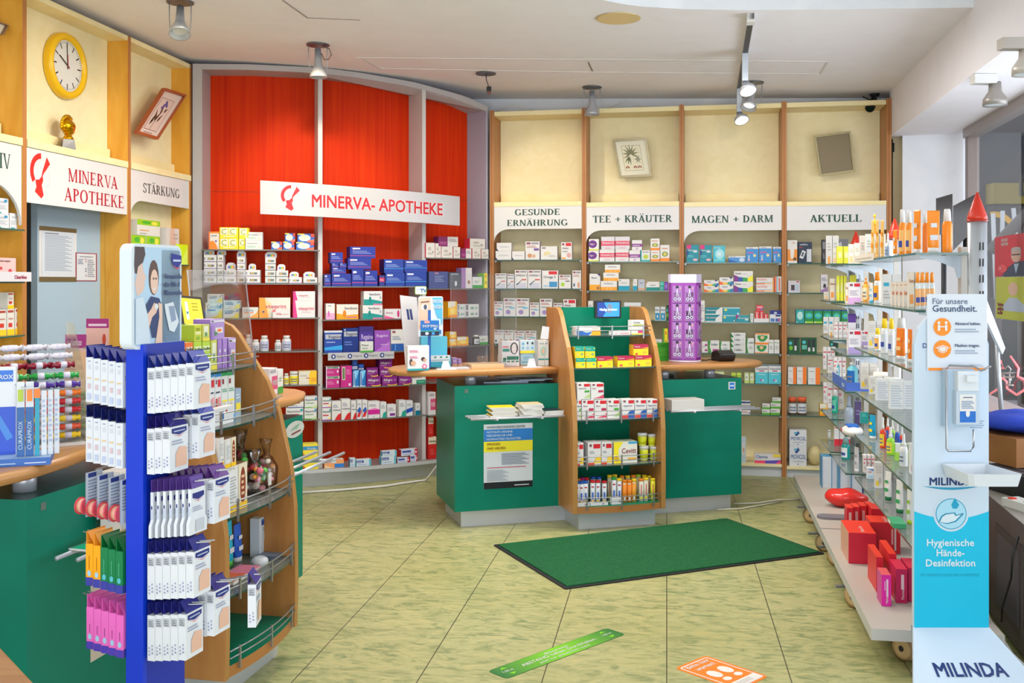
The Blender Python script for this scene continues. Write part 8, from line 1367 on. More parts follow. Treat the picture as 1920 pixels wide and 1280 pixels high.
# pink print cards
for pts, z, art, lab in ((((112, 628), (152, 616), (158, 690), (118, 696)), 3.9, 'r 0 .84 1 1 #a02878; t .3 .87 .08 #f0d0e0 Kamillosan; p #e8b890 4 0 0 1 0 1 .8 0 .8; e .4 .3 .3 .3 #d89a80; r .06 .1 .3 .2 #5a9a40', 'counter card with magenta top and face beside the passage'), (((152, 598), (192, 586), (203, 692), (160, 694)), 4.1, 'r 0 .9 1 1 #a02070; l .1 .92 .9 .97 1 #f0d0e0; p #e8b4a8 4 0 .3 1 .3 1 .9 0 .9; e .8 .78 .08 .06 #c03a20; l .1 .6 .8 .74 2 #b05060; r .2 .4 .85 .52 #d83848; p #d86a70 4 0 0 1 0 1 .28 0 .36; t .1 .14 .06 #7a2a40 Kamille', 'tall pink counter card with red pack beside blue stand')):
    h = Vector(((pts[3][0] - 960) / F * z, z)); base = [at(*q, z) for q in pts]; b = MB(); c0 = base[3].copy(); zb = WZ + .001; dz = zb - min(base[2].z, base[3].z)
    bb = [v - Vector((c0.x, c0.y, 0)) + Vector((0, 0, 0)) for v in base]; bb = [Vector((v.x, 0 if i > 1 else .05, v.z if i < 2 else zb)) for i, v in enumerate(bb)]
    bb[1] = bb[0] + bb[2] - bb[3]
    b.add(bb + [v + Vector((0, .004, 0)) for v in bb], [(3, 2, 1, 0), (4, 5, 6, 7), (0, 1, 5, 4), (1, 2, 6, 5), (2, 3, 7, 6), (3, 0, 4, 7)], '#e0b8ac'); decals(b, art, bb[3], bb[2] - bb[3], bb[0] - bb[3], 1, 1); tag(b.build('counter_card', loc=(c0.x, c0.y, 0)), lab, 'counter card')
# leaflets on left racks, holder, poster
for k, (a, c, look) in enumerate(((.14, '#18a078', 'mint green leaflet'), (.22, '#b02080', 'magenta leaflet'), (.31, '#f0c020', 'yellow leaflet'), (.40, '#58b0d0', 'light blue leaflet'), (.49, '#e87838', 'orange leaflet'), (.56, '#58a8b8', 'teal leaflet'))): booklet(CL, 'on near rack of left counter', a, -.14, .07, .16, .006, RZ + .001, 'lgrey', c, look, .1 * (k % 3 - 1), 'leaflet')
p = CL.pt(.36, -.05); t = thing('leaflet_holder', 'clear leaflet holder with white leaflets on left rack', 'leaflet holder', (p.x, p.y, RZ + .009), CL.t)
b = MB(); b.box(-.06, -.06, 0, .06, -.057, .09, M_ACRYL); b.box(-.06, .03, 0, .06, .033, .2, M_ACRYL); b.box(-.06, -.057, 0, .06, .03, .003, M_ACRYL); b.build('holder', t)
b = MB(); b.box(-.054, -.05, .004, .054, .02, .19, '#e6e2dc'); decals(b, 'r .3 .84 .8 .92 #3a8a4a; l .12 .2 .9 .7 7 #b0aca4; r .1 .6 .3 .68 #e0c020', (-.054, -.05, .004), (1, 0, 0), (0, 0, 1), .108, .186); b.build('leaflets', t)
p = CL.hit(170, -.0015); z0, z1 = zof(1235, 3.25), zof(1058, 3.25); b = MB(); b.box(0, -.001, 0, .30, .001, z1 - z0, '#cbbfae'); write(b, '01579/2', (.02, -.001, (z1 - z0) * .56), (1, .0, .12), (0, 0, 1), .022, mat('#8a4a3a')); tag(b.build('paper_poster', loc=(p.x, p.y, z0), rz=CL.t), 'beige paper poster on left counter front behind pink cartons', 'poster')
# shelf goods at the very left
LF = 'beside the passage'
LB0 = LW
def lwput(place, z, items, b0=.03): put(LW, place, z, items, b0=b0)
STY['wmed'] = ('white carton with teal foot', 'medicine_box', 'white', 'white', .08, '#f0f0f4', 'l .2 .7 .8 .84 2 #a0a8b8; r .7 .75 .9 .92 #2a90b8; l .1 .3 .9 .6 4 #c0c4cc; r .1 .04 .5 .12 #2a98a8')
STY['pkc'] = ('pale pink carton with red ribbon', 'medicine_box', '#f0d0cc', '#f4e0dc', .08, '#f0c8c4', 't .3 .82 .1 #6a3a40 mein ampon; r .1 .48 .4 .6 #c84048; e .74 .4 .08 .12 #d04a50; r .0 .0 1 .2 #f4dcd8')
STY['yrd'] = ('white carton with yellow foot', 'medicine_box', 'white', 'white', .06, '#f0ece4', 'r .1 .86 .9 .95 #b04a40; r .2 .3 .7 .46 #d03a30; r 0 0 1 .22 #f0c828; l .2 .6 .8 .7 1 #c08880')
z = [1.775, 1.50, 1.22]
lwput('on upper glass shelf ' + LF, 1.775, [('wmed', -14, 17, 401), ('wmed', 18, 38, 400), ('wmed', -12, 16, 371, 401)])
zz = 1.50
b = MB(); h0, h1 = LW.hit(-30, -.07), LW.hit(58, -.07); m = (h0 + h1) / 2; w = (h1 - h0).length; b.box(-w / 2, 0, 0, w / 2, .15, .003, 'white'); b.box(-w / 2, -.003, 0, w / 2, 0, .05, '#ece8ec'); write(b, 'Clearblue', (w * .12, -.003, .015), (1, 0, 0), (0, 0, 1), .018, mat('#b02a50'), bold=.03); tag(b.build('shelf_tray', loc=(m.x, m.y, 1.5008), rz=LW.t), 'white tray strip under the pale pink carton', 'shelf tray')
lwput('in white tray ' + LF, 1.5045, [('pkc', -14, 30, 483)], b0=-.02)
lwput('on lower glass shelf ' + LF, 1.22, [('yrd', -4, 12, 580), ('yrd', 13, 27, 579), ('yrd', 28, 42, 577), ('yrd', 14, 26, 548, 580)])
lwput('on STÄRKUNG bay upper shelf', 1.62, [('wpkg', 246, 276, 445), ('wpkg', 277, 302, 443), ('wpkg', 258, 300, 412, 444)]) if 'wpkg' in STY else None
STY['wpkg'] = ('white carton with lime green top band', 'supplement_box', 'white', '#a8d020', .1, '#f2f0e8', 'r 0 .66 1 1 #94c81c; e .75 .82 .14 .12 #f0e050; e .4 .84 .2 .1 #4ab030; l .1 .3 .5 .4 1 #e08a30; l .1 .1 .4 .2 1 #a0a0a0')
STY['pic'] = ('white carton picturing a knee', 'supplement_box', '#f0ece8', 'white', .08, '#ece4e0', 'p #e8c0ac 5 .2 0 .7 0 .8 .5 .6 1 .3 1; l .5 .7 .9 .9 2 #c8b0a8')
put(LW, 'on upper shelf under STÄRKUNG', 1.62, [('wpkg', 246, 273, 441), ('wpkg', 274, 300, 443), ('wpkg', 257, 300, 413, 441), ('pic', 312, 336, 428)], b0=.02)
STY['neon'] = ('neon yellow folded shelf card', 'shelf_card', '#d8f000', '#d8f000', .004, '#d4ee10', 'p #e4f860 3 .3 0 1 0 1 .9')
put(LW, 'on upper shelf under STÄRKUNG', 1.62, [('neon', 330, 352, 458, 490, -.03)])
STY['blt'] = ('white display carton with petrol header', 'display_carton', 'white', 'white', .06, '#f0eee8', 'r 0 .84 1 1 #1a8aa8; e .3 .92 .2 .06 white; r 0 .0 1 .12 #188a90; r .2 .2 .9 .75 #f4e8d0')
put(LW, 'on second shelf under STÄRKUNG', 1.35, [('blt', 312, 338, 502)], b0=-.02)
# wooden table corner at the lower edge of the view
q = [on_z(0, 1212, .72), on_z(66, 1282, .72)]; d = (q[1] - q[0]).normalized(); s = Vector((-d.y, d.x, 0)); s = -s if s.x > 0 else s
t = thing('side_table', 'corner of a wooden table at the lower edge', 'table', (0, 0, 0)); b = MB(); c = q[1]; b.slab([(c + d * .05).to_2d(), (c - d * .7).to_2d(), (c - d * .7 + s * .5).to_2d(), (c + d * .05 + s * .5).to_2d()], .69, .72, M_TOP); b.build('tabletop', t, bevel=.004)
for k in (.0, .6):
    for j in (.05, .44): b = MB(); pp = c - d * k + s * j; b.box(pp.x - .02, pp.y - .02, 0, pp.x + .02, pp.y + .02, .69, M_CNT); b.build('leg', t)
# small things on the far end of left counter
put(CL, 'on far end of left counter', WZ, [('pkjar', 505, 520, 690), ('gyw', 521, 531, 692)], b0=.12)
p = on_z(512, 740, WZ) ; p = CL.pt(1.78, .12); b = MB(); b.loft([(0, .02, .035), (.05, .014, .03), (.075, .004, .02)], mat('#c4c8d0', .2, .8), 12); b.box(-.06, -.05, -.0, .07, .05, .004, mat('#8a8078', .3)); tag(b.build('pen_stand', loc=(p.x, p.y, WZ)), 'grey metal pen stand on the left counter far end', 'pen stand')
# cables on the floor
b = MB(); b.tube([on_z(*k, .012) for k in ((566, 923), (640, 918), (720, 911), (765, 904), (800, 899))] + [at(822, 870, 7.1)], .008, mat('#e8e6e2'), 8); tag(b.build('white_cable'), 'white cable along the floor before the red unit', 'cable')
b = MB(); b.tube([on_z(*k, .008) for k in ((1376, 944), (1420, 943), (1460, 937), (1500, 936))], .006, mat('#d8d4c4'), 8); tag(b.build('white_cable'), 'cream cable from middle counter toward the gondola', 'cable')
b = MB(); b.tube([on_z(*k, .008) for k in ((1345, 955), (1390, 953), (1430, 946), (1466, 940))], .005, mat('#d8d4c4'), 8); tag(b.build('white_cable'), 'second cream cable curling from the counter plinth', 'cable')
for k, (pts, lab) in enumerate((((( 930, 204), (960, 198), (1000, 203)), 'white cable on top of the GESUNDE ERNÄHRUNG bay'), (((1140, 198), (1172, 190), (1215, 197)), 'white cable on top of the TEE + KRÄUTER bay'))):
    b = MB(); Y = RW.hit(pts[1][0], .1).y; q = [at(x, y - 1, RW.hit(x, .1).y) for x, y in pts]; q[0].z = q[2].z = 2.889; b.tube(q, .005, mat('#e4e0dc'), 6); tag(b.build('ceiling_cable'), lab, 'cable')
# ================================================================ goods on the gondola
GPL = Plane(gx(4.0, GFS), 4.0, -100.3)
GNM = ('top', 'second', 'third', 'fourth', 'fifth', 'sixth'); SEG = {'n': "gondola's near", 'm': "gondola's middle", 'f': "gondola's far"}
def gplace(s, k): return 'on %s %s shelf' % (SEG[s], GNM[k])
def gc(s, k, items, b0=.07):
    z = GSH[s][2][k]; b0 = max(b0, .05)
    for key, x0, x1, yt in items:
        h = GPL.hit((x0 + x1) / 2, b0 + .02); w = (x1 - x0) * h.y / F; H = max(zof(yt, h.y) - z, .02); d = min(STY[key][4], .05); mb, look, noun = carton(key, w, H, d); reg(mb.build(noun, loc=(h.x, h.y - d / 2, z + .0006), rz=math.radians(-14)), look, gplace(s, k), (x0 + x1) / 2)
        for j in (1, 2):
            if b0 < .09 and h.x + j * (w + .004) < gx(h.y, GC) - .06 - w / 2:
                o = mb.build(noun, loc=(h.x + j * (w + .004), h.y - d / 2 - .0025 * j, z + .0006), rz=math.radians(-14)); reg(o, look, gplace(s, k) + ' in back', (x0 + x1) / 2 + 5 * j)
def gv(s, k, items, b0=.08):
    b0 = max(b0, .07)
    z = GSH[s][2][k]
    for name, look, x0, x1, yt, body, cap, kind, lab, *ex in items:
        px = (x0 + x1) / 2; h = GPL.hit(px, b0) if not ex else Vector(((px - 960) * ex[0] / F, ex[0])); w = (x1 - x0) * h.y / F; H = zof(yt, h.y) - z
        rz = (GPL.t + .5) if not ex else math.radians(-10); reg(bottle(name, w, H, body, cap, (h.x, h.y, z + .0006), rz, lab, kind), look, gplace(s, k), px)
STY.update({
 'gw1': ('tall white sun care carton', 'cream_box', '#f4f2f0', 'white', .06, '#f6f4ee', 'r .3 0 .7 .3 #f0b060; l .2 .5 .8 .8 3 #c8c4bc'),
 'gw2': ('cream sun care carton', 'cream_box', '#f0ead8', 'white', .05, '#f4eedc', 'r .2 .1 .8 .4 #f2c890; l .2 .6 .8 .8 2 #c8bfa8'),
 'gy1': ('yellow green sun care carton', 'cream_box', '#e8e448', '#f0f0a0', .05, '#e4e23c', 'e .5 .5 .3 .2 #f0f0b0'),
 'go1': ('white carton with orange sun print', 'cream_box', '#f4ece0', 'white', .05, '#f4e6d2', 'r .2 .1 .8 .36 #f09a4a; t .1 .7 .1 #c07030 Daylong'),
 'gvi': ('white carton with lilac foot and red flag', 'supplement_box', '#f0e4ec', 'white', .07, '#f4eef2', 'r .1 .82 .36 .92 #7a4a58; r .48 .8 .96 .94 #cc1c30; l .1 .4 .8 .66 4 #c0b4c4; r 0 0 1 .3 #d8a8d8'),
 'gwl': ('white carton with violet foot and red flag', 'supplement_box', '#e8e0ec', '#d8a8c8', .07, '#f0ecf2', 'r .1 .82 .36 .92 #7a4a58; r .48 .8 .96 .94 #cc1c30; l .1 .4 .8 .66 4 #b4b0c0; r 0 0 1 .26 #a894cc'),
 'gbg': ('beige carton with orange lettering', 'cream_box', '#f0e2d0', '#f4ece0', .05, '#f2e6d6', 'l .1 .84 .8 .9 1 #e08a50; t .06 .46 .16 #e0743a Daylong; r .1 .1 .9 .3 #f4ece4'),
 'gwt': ('white carton with teal strip', 'cream_box', '#f0ecea', 'white', .05, '#f4f2f0', 'r .1 .6 .7 .72 #30a8c8; l .1 .2 .8 .5 3 #c0b8b4'),
 'gwr': ('white carton with red stripes', 'cream_box', '#f4ecea', 'white', .05, '#f6f0ee', 'r .1 .74 .9 .8 #d04a58; r .1 .5 .5 .6 #d86a70; l .2 .2 .8 .4 2 #b8b0b0'),
 'gpu': ('white carton with purple cap band', 'cream_box', '#ece8f0', '#5a3488', .06, '#eeeaf2', 'r 0 .74 1 1 #58348c; l .2 .3 .8 .6 3 #a8a0b8'),
 'ggr': ('long pale grey carton', 'cream_box', '#d4d6dc', '#dcdee4', .06, '#d8dae0', 'l .1 .3 .9 .6 1 #b0b4bc'),
 'gfa': ('white carton with yellow and grey face print', 'cream_box', '#f0ece8', 'white', .05, '#f2eee8', 'r .1 .1 .5 .3 #f0cc30; e .6 .3 .2 .14 #c8c0bc; l .1 .6 .9 .9 4 #d8d0c8'),
 'gte': ('white carton with blue text', 'cream_box', '#f2f2f2', 'white', .05, '#f4f4f4', 'l .1 .1 .9 .9 9 #c4ccd8'),
 'gbl': ('tall white and sky blue carton', 'diaper_box', '#e8ecf2', '#58a0c8', .09, '#4a90b8', 'r .3 .3 .9 .7 #a8d0e4; r .4 .74 .9 .84 #e07a60'),
 'grd': ('white carton with red foot', 'cream_box', '#efeaea', 'white', .06, '#f2eeee', 'r 0 0 1 .36 #cc1c30; r 0 .95 1 1 #e0743a'),
 'gmd': ('white carton with blue red corner', 'cream_box', '#eef0f4', 'white', .05, '#f0f2f6', 'p #2a70c0 3 .1 .9 .9 .9 .9 .74; r .2 .6 .6 .68 #d84a40; r .1 .1 .9 .3 #a8d8f0'),
 'gml': ('lime and white carton', 'cream_box', '#84c030', '#e8ece4', .04, '#a0d048', 'r 0 .5 1 1 #eef2ea'),
 'gwd': ('tall white carton with red signs', 'cream_box', '#f2f0f0', 'white', .05, '#f4f2f2', 'p #cc2430 4 .3 .84 .6 .9 .8 .82 .5 .76; e .5 .55 .16 .04 #cc2430; r .2 .1 .8 .3 #d8303c'),
 'gcr': ('green slanted folder card', 'cream_box', '#e6e0d4', '#e6e0d4', .02, '#0f8a84', 'l .2 .6 .8 .9 3 #58b8b0'),
 'gdp': ('dark plum carton', 'cream_box', '#6a5a84', '#8a7aa0', .06, '#5a4a78', 'l .1 .4 .9 .7 2 #8a7aa8')})
OR, DO = mat('#f28c1e', .3), mat('#e8781a', .3); TANM, YE = mat('#d9ab62', .35), mat('#f4bc14', .3); WH = mat('#f4f2f0', .3)
gc('f', 0, [('gw1', 1547, 1558, 442)]); gc('m', 0, [('gw2', 1589, 1598, 458), ('gw2', 1600, 1609, 456), ('gw1', 1610, 1619, 442)], .02); gc('f', 0, [('gw2', 1559.5, 1566, 466), ('gy1', 1567, 1578, 462)], .02)
gc('n', 0, [('gw1', 1621, 1632, 439)], .02)
gv('n', 0, [('sun_cream_tube', 'tan sun cream tube with blue foot', 1632.5, 1640.5, 413, TANM, 'tan', 'tube', OR), ('sun_cream_tube', 'tan sun cream tube with blue foot', 1641, 1649, 412, TANM, 'tan', 'tube', OR), ('sun_cream_tube', 'tan sun cream tube with blue foot', 1650, 1659, 413, TANM, 'tan', 'tube', OR), ('spray_bottle', 'small white spray bottle', 1660, 1670, 437, WH, 'white', 'spray', '#9ab0d0')], .03)
gv('n', 0, [('sun_spray', 'orange sun spray with yellow trigger', 1634, 1646, 402, OR, YE, 'pump', None)], .13)
gv('n', 0, [('sun_cream_tube', 'short orange sun cream tube', 1673, 1684, 431, OR, WH, 'tube', WH), ('sun_bottle', 'orange sun bottle with white cap', 1686, 1698, 393, OR, WH, 'round', '#f8c070'), ('sun_bottle', 'orange sun bottle with white cap', 1699, 1710, 394, OR, WH, 'round', '#f8c070'), ('sun_cream_tube', 'large orange sun cream tube', 1711, 1729, 394, OR, WH, 'tube', '#e8eef4')], .05)
gv('n', 0, [('sun_cream_tube', 'large orange sun cream tube at shelf end', 1739, 1761, 395, OR, WH, 'tube', '#e8eef4', 4.07), ('sun_bottle', 'slim orange sun bottle at shelf end', 1767, 1785, 392, OR, WH, 'round', None, 4.1), ('sun_bottle', 'half hidden sun bottle with white cap', 1730, 1740, 396, DO, WH, 'round', None, 4.22)])
gc('f', 1, [('gw2', 1543, 1552, 547), ('go1', 1554, 1563, 522), ('gy1', 1567, 1572, 517)], .02); gc('m', 1, [('go1', 1584 - 1, 1588, 530), ('gvi', 1589, 1610, 529)], .02); gc('m', 1, [('gy1', 1592, 1603, 516)], .12)
gc('n', 1, [('go1', 1613, 1617, 528), ('gwt', 1652, 1668, 514), ('gbg', 1669, 1675, 528), ('gbg', 1676, 1682, 528), ('gbg', 1683, 1690, 528), ('gbg', 1691, 1699, 527), ('go1', 1700, 1710, 510)], .03)
gv('n', 1, [('sun_spray', 'amber sun spray bottle', 1618, 1629, 521, mat('#e8a030', .25), OR, 'pump', '#f4e0b0'), ('sun_cream_tube', 'white cream tube with teal cap', 1629.5, 1638, 530, WH, mat('#38a8c8'), 'tube', '#7ac4dc'), ('sun_bottle', 'white sun bottle with orange cap', 1639, 1651, 510, WH, OR, 'round', '#f0a020')], .05)
gv('n', 1, [('sun_bottle', 'white bottle with orange cap in back row', 1716 + 9 * k, 1725 + 9 * k, 511, mat('#e8f0f0', .25), OR, 'round', '#f0b070', 4.06 + .05 * k) for k in range(4)])
gc('f', 2, [('gwt', 1542, 1551, 594), ('gw1', 1552, 1561, 607)], .02); gc('m', 2, [('gwr', 1586, 1588, 616), ('gwl', 1589, 1611, 618)], .02); gc('m', 2, [('gpu', 1588, 1602, 588)], .12); gc('f', 2, [('gwr', 1562, 1569, 603)], .02)
gc('n', 2, [('gwl', 1613, 1624, 620), ('gfa', 1626, 1639, 602)], .03)
gv('n', 2, [('sun_bottle', 'slim white bottle with yellow cap', 1640.5, 1651, 615, WH, 'yellow', 'round', '#f0b050'), ('sun_bottle', 'tall white bottle with yellow cap', 1652, 1665, 597, WH, 'yellow', 'round', '#d8dce4'), ('sun_bottle', 'tall white bottle with yellow cap', 1666, 1677, 597, WH, 'yellow', 'round', '#d8dce4'), ('sun_cream_tube', 'deep orange sun cream tube', 1678, 1700, 615, DO, WH, 'tube', '#f4c890'), ('sun_cream_tube', 'narrow orange sun cream tube', 1701, 1712, 617, DO, WH, 'tube', '#f4c890')], .04)
gv('n', 2, [('spray_bottle', 'white spray bottle behind orange tubes', 1680, 1700, 596, WH, WH, 'round', None)], .15)
gc('f', 3, [('gwr', 1541.5, 1548, 650), ('gwr', 1550, 1560, 668), ('gwr', 1561.5, 1568, 669)], .02); 
gv('m', 3, [('pump_bottle', 'large pale teal pump bottle', 1588, 1609, 672, mat('#7ccfe0', .25), WH, 'pump', '#1c6ab8')], .03)
gv('f', 3, [('wash_bottle', 'slim teal wash bottle', 1568.5, 1574, 676, mat('#38a0b0', .25), WH, 'round', '#d8ecf0')], .09)
gc('n', 3, [('gfa', 1612, 1626, 681), ('gfa', 1628, 1639, 705), ('gte', 1640.5, 1664, 710), ('gte', 1665, 1690, 714)], .03)
for k, px in enumerate((1634, 1651, 1672)):
    h = GPL.hit(px, .15); r = .038; b = MB(); b.loft([(0, r, r), (.10, r, r), (.10, .012, .012)], mat('#efeae4', .8), 18); reg(b.build('paper_roll', loc=(h.x, h.y, .9006)), 'white paper roll behind white cartons', gplace('n', 3), px)
b = MB(); b.box(0, 0, 0, .60, .0025, .06, '#4a6cc4'); decals(b, 'r .7 .2 .9 .6 #9ab0d8', (0, 0, 0), (1, 0, 0), (0, 0, 1), .60, .06); b.box(.5975, .0025, 0, .60, .16, .05, '#4a6cc4')
c_ = gp(6.50, GFS + .008); tag(b.build('shelf_tray', loc=(c_.x, c_.y, GSH['m'][2][3] + .0008), rz=GPL.t), 'blue shelf tray before the pale teal pump bottle', 'shelf tray')
gc('f', 4, [('gwr', 1542, 1549, 716), ('gwr', 1550, 1559, 718)], .02); gv('f', 4, [('wash_bottle', 'deep green wash bottle', 1560, 1571, 730, mat('#10987c', .25), WH, 'round', '#60b8a0')], .06); gv('m', 4, [('spray_bottle', 'translucent grey spray bottle', 1583, 1600, 742, mat('#9aa4b4', .2), mat('#8a94a8'), 'spray', None)], .08); gc('m', 4, [('gdp', 1601, 1612, 752)], .12)
p = GPL.hit(1598, .03); t = thing('wipes_pack', 'white and blue wipes pack lying on the gondola', 'wipes pack', (p.x, p.y, GSH['m'][2][4] + .001), GPL.t); b = MB(); b.sphere((0, 0, .032), 1, 'white', 16, 8, (.11, .06, .032)); b.build('wrapper', t); b = MB(); b.box(-.06, -.03, .058, .05, .03, .066, '#2a68c4'); b.box(-.02, -.061, .03, .01, -.058, .044, '#c83050'); b.build('lid', t)
gv('n', 4, [('sun_cream_tube', 'big sky blue tube', 1628, 1644, 778, mat('#1a9cc8', .3), WH, 'tube', '#f0d030'), ('spray_bottle', 'red insect spray with white cap', 1650, 1661, 782, mat('#d83c20', .3), WH, 'spray', '#f0c830'), ('spray_bottle', 'lime insect spray with white cap', 1663, 1677, 801, mat('#90d030', .3), WH, 'spray', '#e8d840'), ('spray_bottle', 'white pump spray bottle', 1687, 1702, 813, WH, WH, 'spray', '#d8e0e4')], .05)
gv('n', 4, [('spray_bottle', 'blue capped insect spray in back row', 1660 + 9 * k, 1669 + 9 * k, 784 + 4 * k, mat(c, .3), WH, 'spray', '#3a60c0') for k, c in enumerate(('#d8402c', '#9ac838', '#2a58b8', '#d84030'))], .14)
gc('n', 4, [('gml', 1676, 1686, 831), ('gwd', 1703, 1714, 831)], .02); gc('n', 4, [('gcr', 1612, 1627, 772)], .10)
gv('f', 5, [('pill_jar', 'small white ball topped jar', 1552, 1558, 806, WH, WH, 'jar', None)], .06); gc('f', 5, [('grd', 1562, 1571, 800)], .04)
gv('m', 5, [('wash_bottle', 'flat teal bottle with grey cap', 1578, 1594, 821, mat('#188a84', .2), mat('#7a9a98'), 'round', '#e4ecec'), ('sun_cream_tube', 'grey white cream tube', 1600, 1612, 838, mat('#e4e2e4', .3), WH, 'tube', '#a8a8b0')], .05)
gc('n', 5, [('gwr', 1616, 1622, 852), ('gmd', 1623, 1636, 876), ('gfa', 1638, 1652, 866)], .02); gv('n', 5, [('lotion_bottle', 'green and white lotion tube', 1657, 1674, 884, WH, mat('#0f6a38'), 'tube', '#3a9a5a'), ('lotion_bottle', 'green and white lotion tube', 1678, 1696, 900, WH, mat('#0f6a38'), 'tube', '#3a9a5a'), ('lotion_bottle', 'lime and white lotion tube', 1699, 1712, 918, WH, mat('#a8c828'), 'tube', '#8ab83a')], .05)
b = MB(); h = GPL.hit(1702, .03); b.box(-.09, -.025, 0, .05, .03, .02, mat('#3a9a68')); b.box(-.07, -.026, .004, -.01, -.0245, .016, 'white'); tag(b.build('shelf_tray', loc=(h.x - .0, h.y + .12, GSH['n'][2][5] + .001), rz=GPL.t), 'low green shelf tray beside the lotion tubes', 'shelf tray')
b = MB(); b.box(0, 0, 0, .62, .002, .035, '#e4dccc'); decals(b, 'l .1 .3 .9 .7 1 #b8b0a0', (0, 0, 0), (1, 0, 0), (0, 0, 1), .62, .035); c_ = gp(5.54, GFS - .004); tag(b.build('label_strip', loc=(c_.x, c_.y, 1.606), rz=GPL.t), 'cream label strip along the front of top gondola shelf', 'label strip')
b = MB(); q = [RW.pt(RW.a_of(1682), .19) for _ in range(3)]; b.tube([(q[0].x, q[0].y, z) for z in (2.6, 2.2, 1.62)], .004, 'black', 6); b.box(q[0].x - .012, q[0].y - .012, 2.5, q[0].x + .012, q[0].y + .012, 2.57, 'black'); tag(b.build('black_cable'), 'black cable with plug beside the white pier', 'cable')
GB = 'on gondola base board'
def boardbox(name, look, px, py, w, d, h, front, top, side, art='', dz=0, rot=0, z=.1708):
    p = on_z(px, py, .17); b = MB(); b.box(0, 0, 0, w, d, h, side, front=front, top=top, side=side)
    if art: decals(b, art, (0, 0, 0), (1, 0, 0), (0, 0, 1), w, h)
    if name == 'glove_box' and w < .06: write(b, 'PermaCare', (w * .7, 0, h * .12), (0, 0, 1), (-1, 0, 0), w * .24, mat('white'), maxw=h * .7, eps=EPS * 4)
    elif name == 'glove_box': write(b, 'PermaCare', (w * .62, d * .1, h), (0, 1, 0), (-1, 0, 0), w * .14, mat('white'), maxw=d * .7)
    o = b.build(name, loc=(p.x, p.y, z + dz), rz=math.radians(-10.3) + rot); return reg(o, look, GB, px)
for px, py, w in ((1541, 914, .10), (1559, 915, .10), (1574, 923, .12), (1596, 925, .10)):
    boardbox('diaper_box', 'white and blue carton at far end', px, py, w * .72, .12, .2, '#e2e5ec', '#4a90b8', '#3a88b0', 'r .0 0 .06 1 #3a80b0; r .9 0 1 1 #1c3c80; r .1 .1 .2 .9 #d8dce8')
p = on_z(1585, 950, .17); b = MB(); rnd = random.Random(2); b.sphere((0, 0, .055), 1, mat('#d8302a', .18), 18, 12, (.125, .075, .055)); b.v = [(x + .006 * math.sin(40 * y + 30 * z), y, max(0, z + .005 * math.sin(50 * x))) for x, y, z in b.v]; tag(b.build('red_packet', loc=(p.x, p.y, .171), rz=math.radians(-25)), 'crumpled shiny red packet on the base board', 'packet')
p = on_z(1563, 971, .17); b = MB(); b.slab([(x, y) for x, y in rrect(-.09, -.05, .16, .05, .048)], 0, .012, mat('#77747a', .5)); tag(b.build('grey_pad', loc=(p.x, p.y, .171), rz=math.radians(-12)), 'grey rounded pad on the base board', 'pad')
GLV = 'r .8 .1 .86 .9 #f0d8d8; r .7 .3 .76 .8 #f0a8a8'
boardbox('glove_box', 'big red glove carton seen by its end', 1591, 1056, .125, .26, .145, '#c81434', '#e8341c', '#d8a088', '')
for k, (px, py, hh) in enumerate(((1588, 994, .12), (1600, 992, .12), (1613, 990, .12), (1626, 989, .12))): boardbox('glove_box', 'small red glove carton in the rear row', px, py, .033, .1, hh, '#d01828', '#e83a24', '#c81c2c', 'r .3 .2 .7 .8 #f0b8b8')
boardbox('glove_box', 'long red glove carton behind the big one', 1632, 1036, .14, .15, .15, '#d0142c', '#e8361e', '#d01c28', GLV)
boardbox('glove_box', 'upper red glove carton in second row', 1634, 1000, .13, .14, .13, '#d0142c', '#e8361e', '#d01c28', GLV)
boardbox('glove_box', 'slim red glove carton turned sideways', 1643, 1110, .028, .22, .15, '#cc1830', '#e8361e', '#d83030', 'r .3 .1 .6 .4 #f0d0d0')
boardbox('glove_box', 'slim red glove carton behind the pink one', 1667, 1108, .03, .24, .16, '#cc1830', '#e8361e', '#d83030', 'r .3 .1 .6 .4 #f0d0d0')
boardbox('glove_box', 'bright pink glove carton nearest the stand', 1653, 1136, .037, .11, .128, '#d81a98', '#e85a60', '#c83a88', 'p #f4d8ec 4 .5 .3 .7 .3 .7 .86 .5 .86; r .3 .5 .4 .8 #f0a8d8; r .5 .06 .54 .26 #f0c8e0')
boardbox('glove_box', 'crimson glove carton beside the pink one', 1680, 1130, .045, .16, .14, '#b80f50', '#d8284a', '#c82050', 'p #f0c8d8 4 .45 .4 .7 .4 .7 .84 .45 .84')
boardbox('glove_box', 'crimson glove carton behind the sanitiser stand', 1703, 1128, .045, .16, .14, '#b80f50', '#d8284a', '#c82050', 'p #f0c8d8 4 .45 .4 .7 .4 .7 .84 .45 .84')
# ================================================================ by the window
t = thing('radiator_cabinet', 'dark metal cabinet with mesh front below the window', 'cabinet', (1.995, 3.93, 0), math.radians(-102.4))
b = MB(); b.box(-1.6, 0, .03, 0, .5, .55, mat('#5c524e', .5), top=mat('#9a928a', .4)); b.build('housing', t, bevel=.004)
b = MB(); b.box(-.46, -.006, .1, -.05, 0, .46, mat('#4a4340', .5)); gm, nt, bs, N, L = nodes('wire_mesh'); ck = N('ShaderNodeTexChecker'); ck.inputs['Scale'].default_value = 260; ck.inputs[1].default_value = lin('#6a6a70'); ck.inputs[2].default_value = lin('#2c2c32'); tc = N('ShaderNodeTexCoord'); L(tc.outputs['Object'], ck.inputs[0]); L(ck.outputs[0], bs.inputs[0]); b.box(-.43, -.008, .13, -.09, -.006, .43, gm); b.build('mesh_door', t)
wl = lambda px, py, z: on_z(px, py, z)
